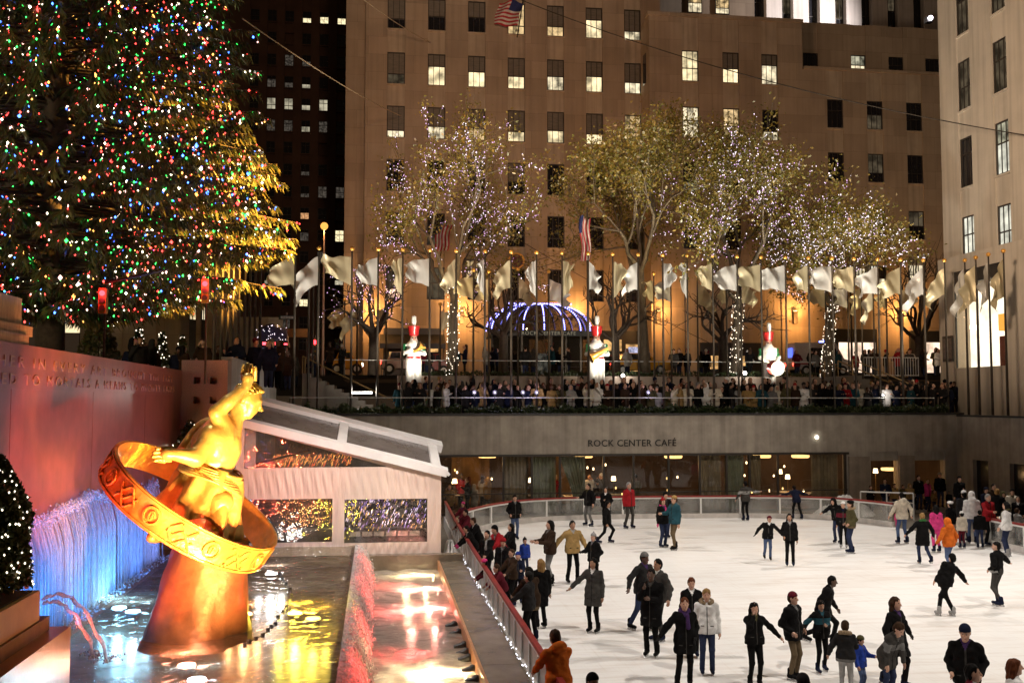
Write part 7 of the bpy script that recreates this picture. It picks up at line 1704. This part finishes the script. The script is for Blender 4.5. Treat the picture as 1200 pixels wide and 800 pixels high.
for i in range(40):
    x = on_y(rg.uniform(425,1110), 430, 63)[0]; crowd(x, rg.uniform(60.5,64.5), 7.16, rg.uniform(1.6,1.85), rg.uniform(-180,180), 'on the street '+polegap(x*51/63), 'people on the street', rg, .06)
for i in range(12):
    px = rg.uniform(1010,1100); x = on_y(px, 430, 60.5)[0]; crowd(x, rg.uniform(59.2,62), 7.14, rg.uniform(1.6,1.85), rg.uniform(-90,90), 'at the top of the right steps', 'people on the street', rg, .05)
for i in range(26):
    px = rg.uniform(232,338) if i < 18 else rg.uniform(338,405); Y = rg.uniform(36,47) if px < 338 else rg.uniform(55,59); x = on_y(px, 415, Y)[0]
    g_ = 6.0 if Y < 48 else (6.3 if px < 372 else 7.0)
    crowd(x, Y, g_, rg.uniform(1.6,1.85), rg.uniform(-40,60), 'behind the stone block' if px < 338 else 'by the left steps', 'people on the upper plaza', rg, -1)
for i in range(8):
    px = rg.uniform(135,235); Y = rg.uniform(35,40); x = on_y(px, 400, Y)[0]; crowd(x, Y, 5.9-.012*(235-px)*0, rg.uniform(1.6,1.8), rg.uniform(0,180), 'behind the granite wall', 'people on the upper plaza', rg, -1)
for i in range(12):
    px = [527,540,548,556,566,571,640,650,690,700,705,745,760,905,925,985][i]; Y = rg.uniform(50.2,52.5); x = on_y(px, 560, Y)[0]; crowd(x, Y, .05 if i % 3 else -.3, rg.uniform(1.6,1.8), rg.uniform(-180,180), 'inside the café behind the glass', 'people inside the café', rg, .2)
print('PEOPLE', sum(1 for o in COL.objects if o.name.startswith('person')))
# ------------------------------------------------------------------ light
wd = bpy.data.worlds.new('World'); scene.world = wd; wd.use_nodes = True; nt = wd.node_tree; bg = nt.nodes['Background']
sky = nt.nodes.new('ShaderNodeTexSky'); sky.sky_type = 'NISHITA'; sky.sun_disc = False; sky.sun_elevation = R(-6); sky.sun_rotation = R(200)
nt.links.new(sky.outputs[0], bg.inputs[0]); bg.inputs[1].default_value = .05
glow = nt.nodes.new('ShaderNodeBackground'); glow.inputs[0].default_value = (1,.62,.36,1); glow.inputs[1].default_value = .028
ad = nt.nodes.new('ShaderNodeAddShader'); nt.links.new(bg.outputs[0], ad.inputs[0]); nt.links.new(glow.outputs[0], ad.inputs[1]); nt.links.new(ad.outputs[0], nt.nodes['World Output'].inputs[0])
# rink floodlights (high on the surrounding roofs)
RK = 20000
for lx, tx, ly, ty in ((31,16,42,37),(31,16,22,24),(-9,9,42,36),(-9,10,24,24)): spot((lx,ly,26),(tx,ty,0), RK*(1 if lx > 0 else .9), (1,.93,.85), 56, .75, .28, 'rink_floodlight')
spot((17,6,24),(14,22,0), RK*.8, (1,.92,.82), 55, .8, .5, 'rink_floodlight')
# added facade fill: unseen spots without fixtures, standing in for the street glow
spot((2,30,20),(10,80,29), 30000, (1,.60,.38), 70, 1., 1.0, 'facade_floodlight'); spot((34,38,20),(32,80,26), 22000, (1,.58,.34), 70, 1., 1.0, 'facade_floodlight')
spot((14,30,16),(33,46,20), 26000, (1,.74,.52), 75, 1., 1.0, 'facade_floodlight'); spot((13,26,14),(12,49,3.5), 6000, (1,.86,.7), 80, 1., .6, 'plaza_spot')
spot((1.5,24,9),(-.6,31,3.4), 3600, (1,.84,.76), 52, .9, .4, 'plaza_spot'); spot((60,98,50),(42,110,50), 35000, (1,.92,.92), 90, 1., .5, 'tower_floodlight'); spot((-1.5,12.5,4.2),(-5,13.9,2.9), 70, (1,.7,.35), 70, 1., .2, 'planter_spot'); spot((-2.2,12.9,2.6),(-4.1,14.0,1.9), 130, (.95,.85,.8), 50, 1., .15, 'jet_spot')  # tent, planter and jet spots are added fill, no lamp stands there
for x, y in ((4.5,57.2),(16.3,58),(22,57.2),(28.3,57.2)): spot((x+.6,y-1.9,7.1),(x,y+.3,20), 3000, (1,.82,.46), 62, .9, .3, 'tree_uplight')
# flag uplights on the terrace
for x in np.arange(-3,31,3.1): spot((x,49.0,5.6),(x,51.3,12.4), 4200, (1,.92,.78), 64, .8, .25, 'flag_uplight')
# figure floodlights in the pool
spot((-1.0,15.6,1.6),(-3.0,SY,4.6), 3000, (1,.60,.20), 55, .6, .15, 'figure_floodlight'); spot((-5.2,15.0,1.7),(-3.9,SY,3.2), 1800, (1,.10,.04), 45, .6, .15, 'figure_floodlight')
spot((-2.2,14.5,1.6),(-2.9,SY,5.6), 3000, (1,.74,.34), 40, .6, .15, 'figure_floodlight')
for y, c, p_ in ((16.2,(.01,.24,1),300),(18.6,(.01,.26,1),300),(21,(.01,.27,1),320),(23.4,(.03,.25,1),320),(25.8,(.08,.26,1),260),(28,(.2,.3,1),160)): spot((-4.6,y,1.36),(-5.95,y,2.4), p_*1.7, c, 130, .9, .2, 'waterfall_lamp')
spot((-2.5,15.6,1.9),(-6.1,20.5,5.4), 2600, (1,.12,.06), 44, .7, .12, 'wall_floodlight'); spot((-.75,14.9,1.75),(-6.1,25.0,5.2), 3600, (1,.40,.15), 50, .7, .08, 'wall_floodlight')
for y in (16.5,20,24,27.5): spot((1.3,y,.9),(-.4,y,.95), 620, (1,.07,.06), 110, 1., .15, 'cascade_lamp')
# spruce: corner lamp on the right boughs and added front fill on needles
spot((2.5,33.5,8.2),(-4.0,37,11.3), 190000, (1,.48,.08), 46, .8, .2, 'street_spill'); spot((-16,20,8),(-11,37,14), 6000, (1,.78,.45), 75, 1., .5, 'tree_uplight')
# ------------------------------------------------------------------ render look
scene.view_settings.view_transform = 'Standard'; scene.view_settings.look = 'None'; scene.view_settings.exposure = 0; scene.view_settings.gamma = 1
cy = scene.cycles; cy.use_denoising = True; cy.max_bounces = 6; cy.diffuse_bounces = 2; cy.glossy_bounces = 3; cy.transmission_bounces = 3; cy.transparent_max_bounces = 12
cy.sample_clamp_indirect = 3.0; cy.sample_clamp_direct = 0; cy.caustics_reflective = False; cy.caustics_refractive = False; cy.use_adaptive_sampling = False

for o in COL.objects:
    if 'label' in o and not 4 <= len(o['label'].split()) <= 16: print('LABEL', len(o['label'].split()), o['label'])
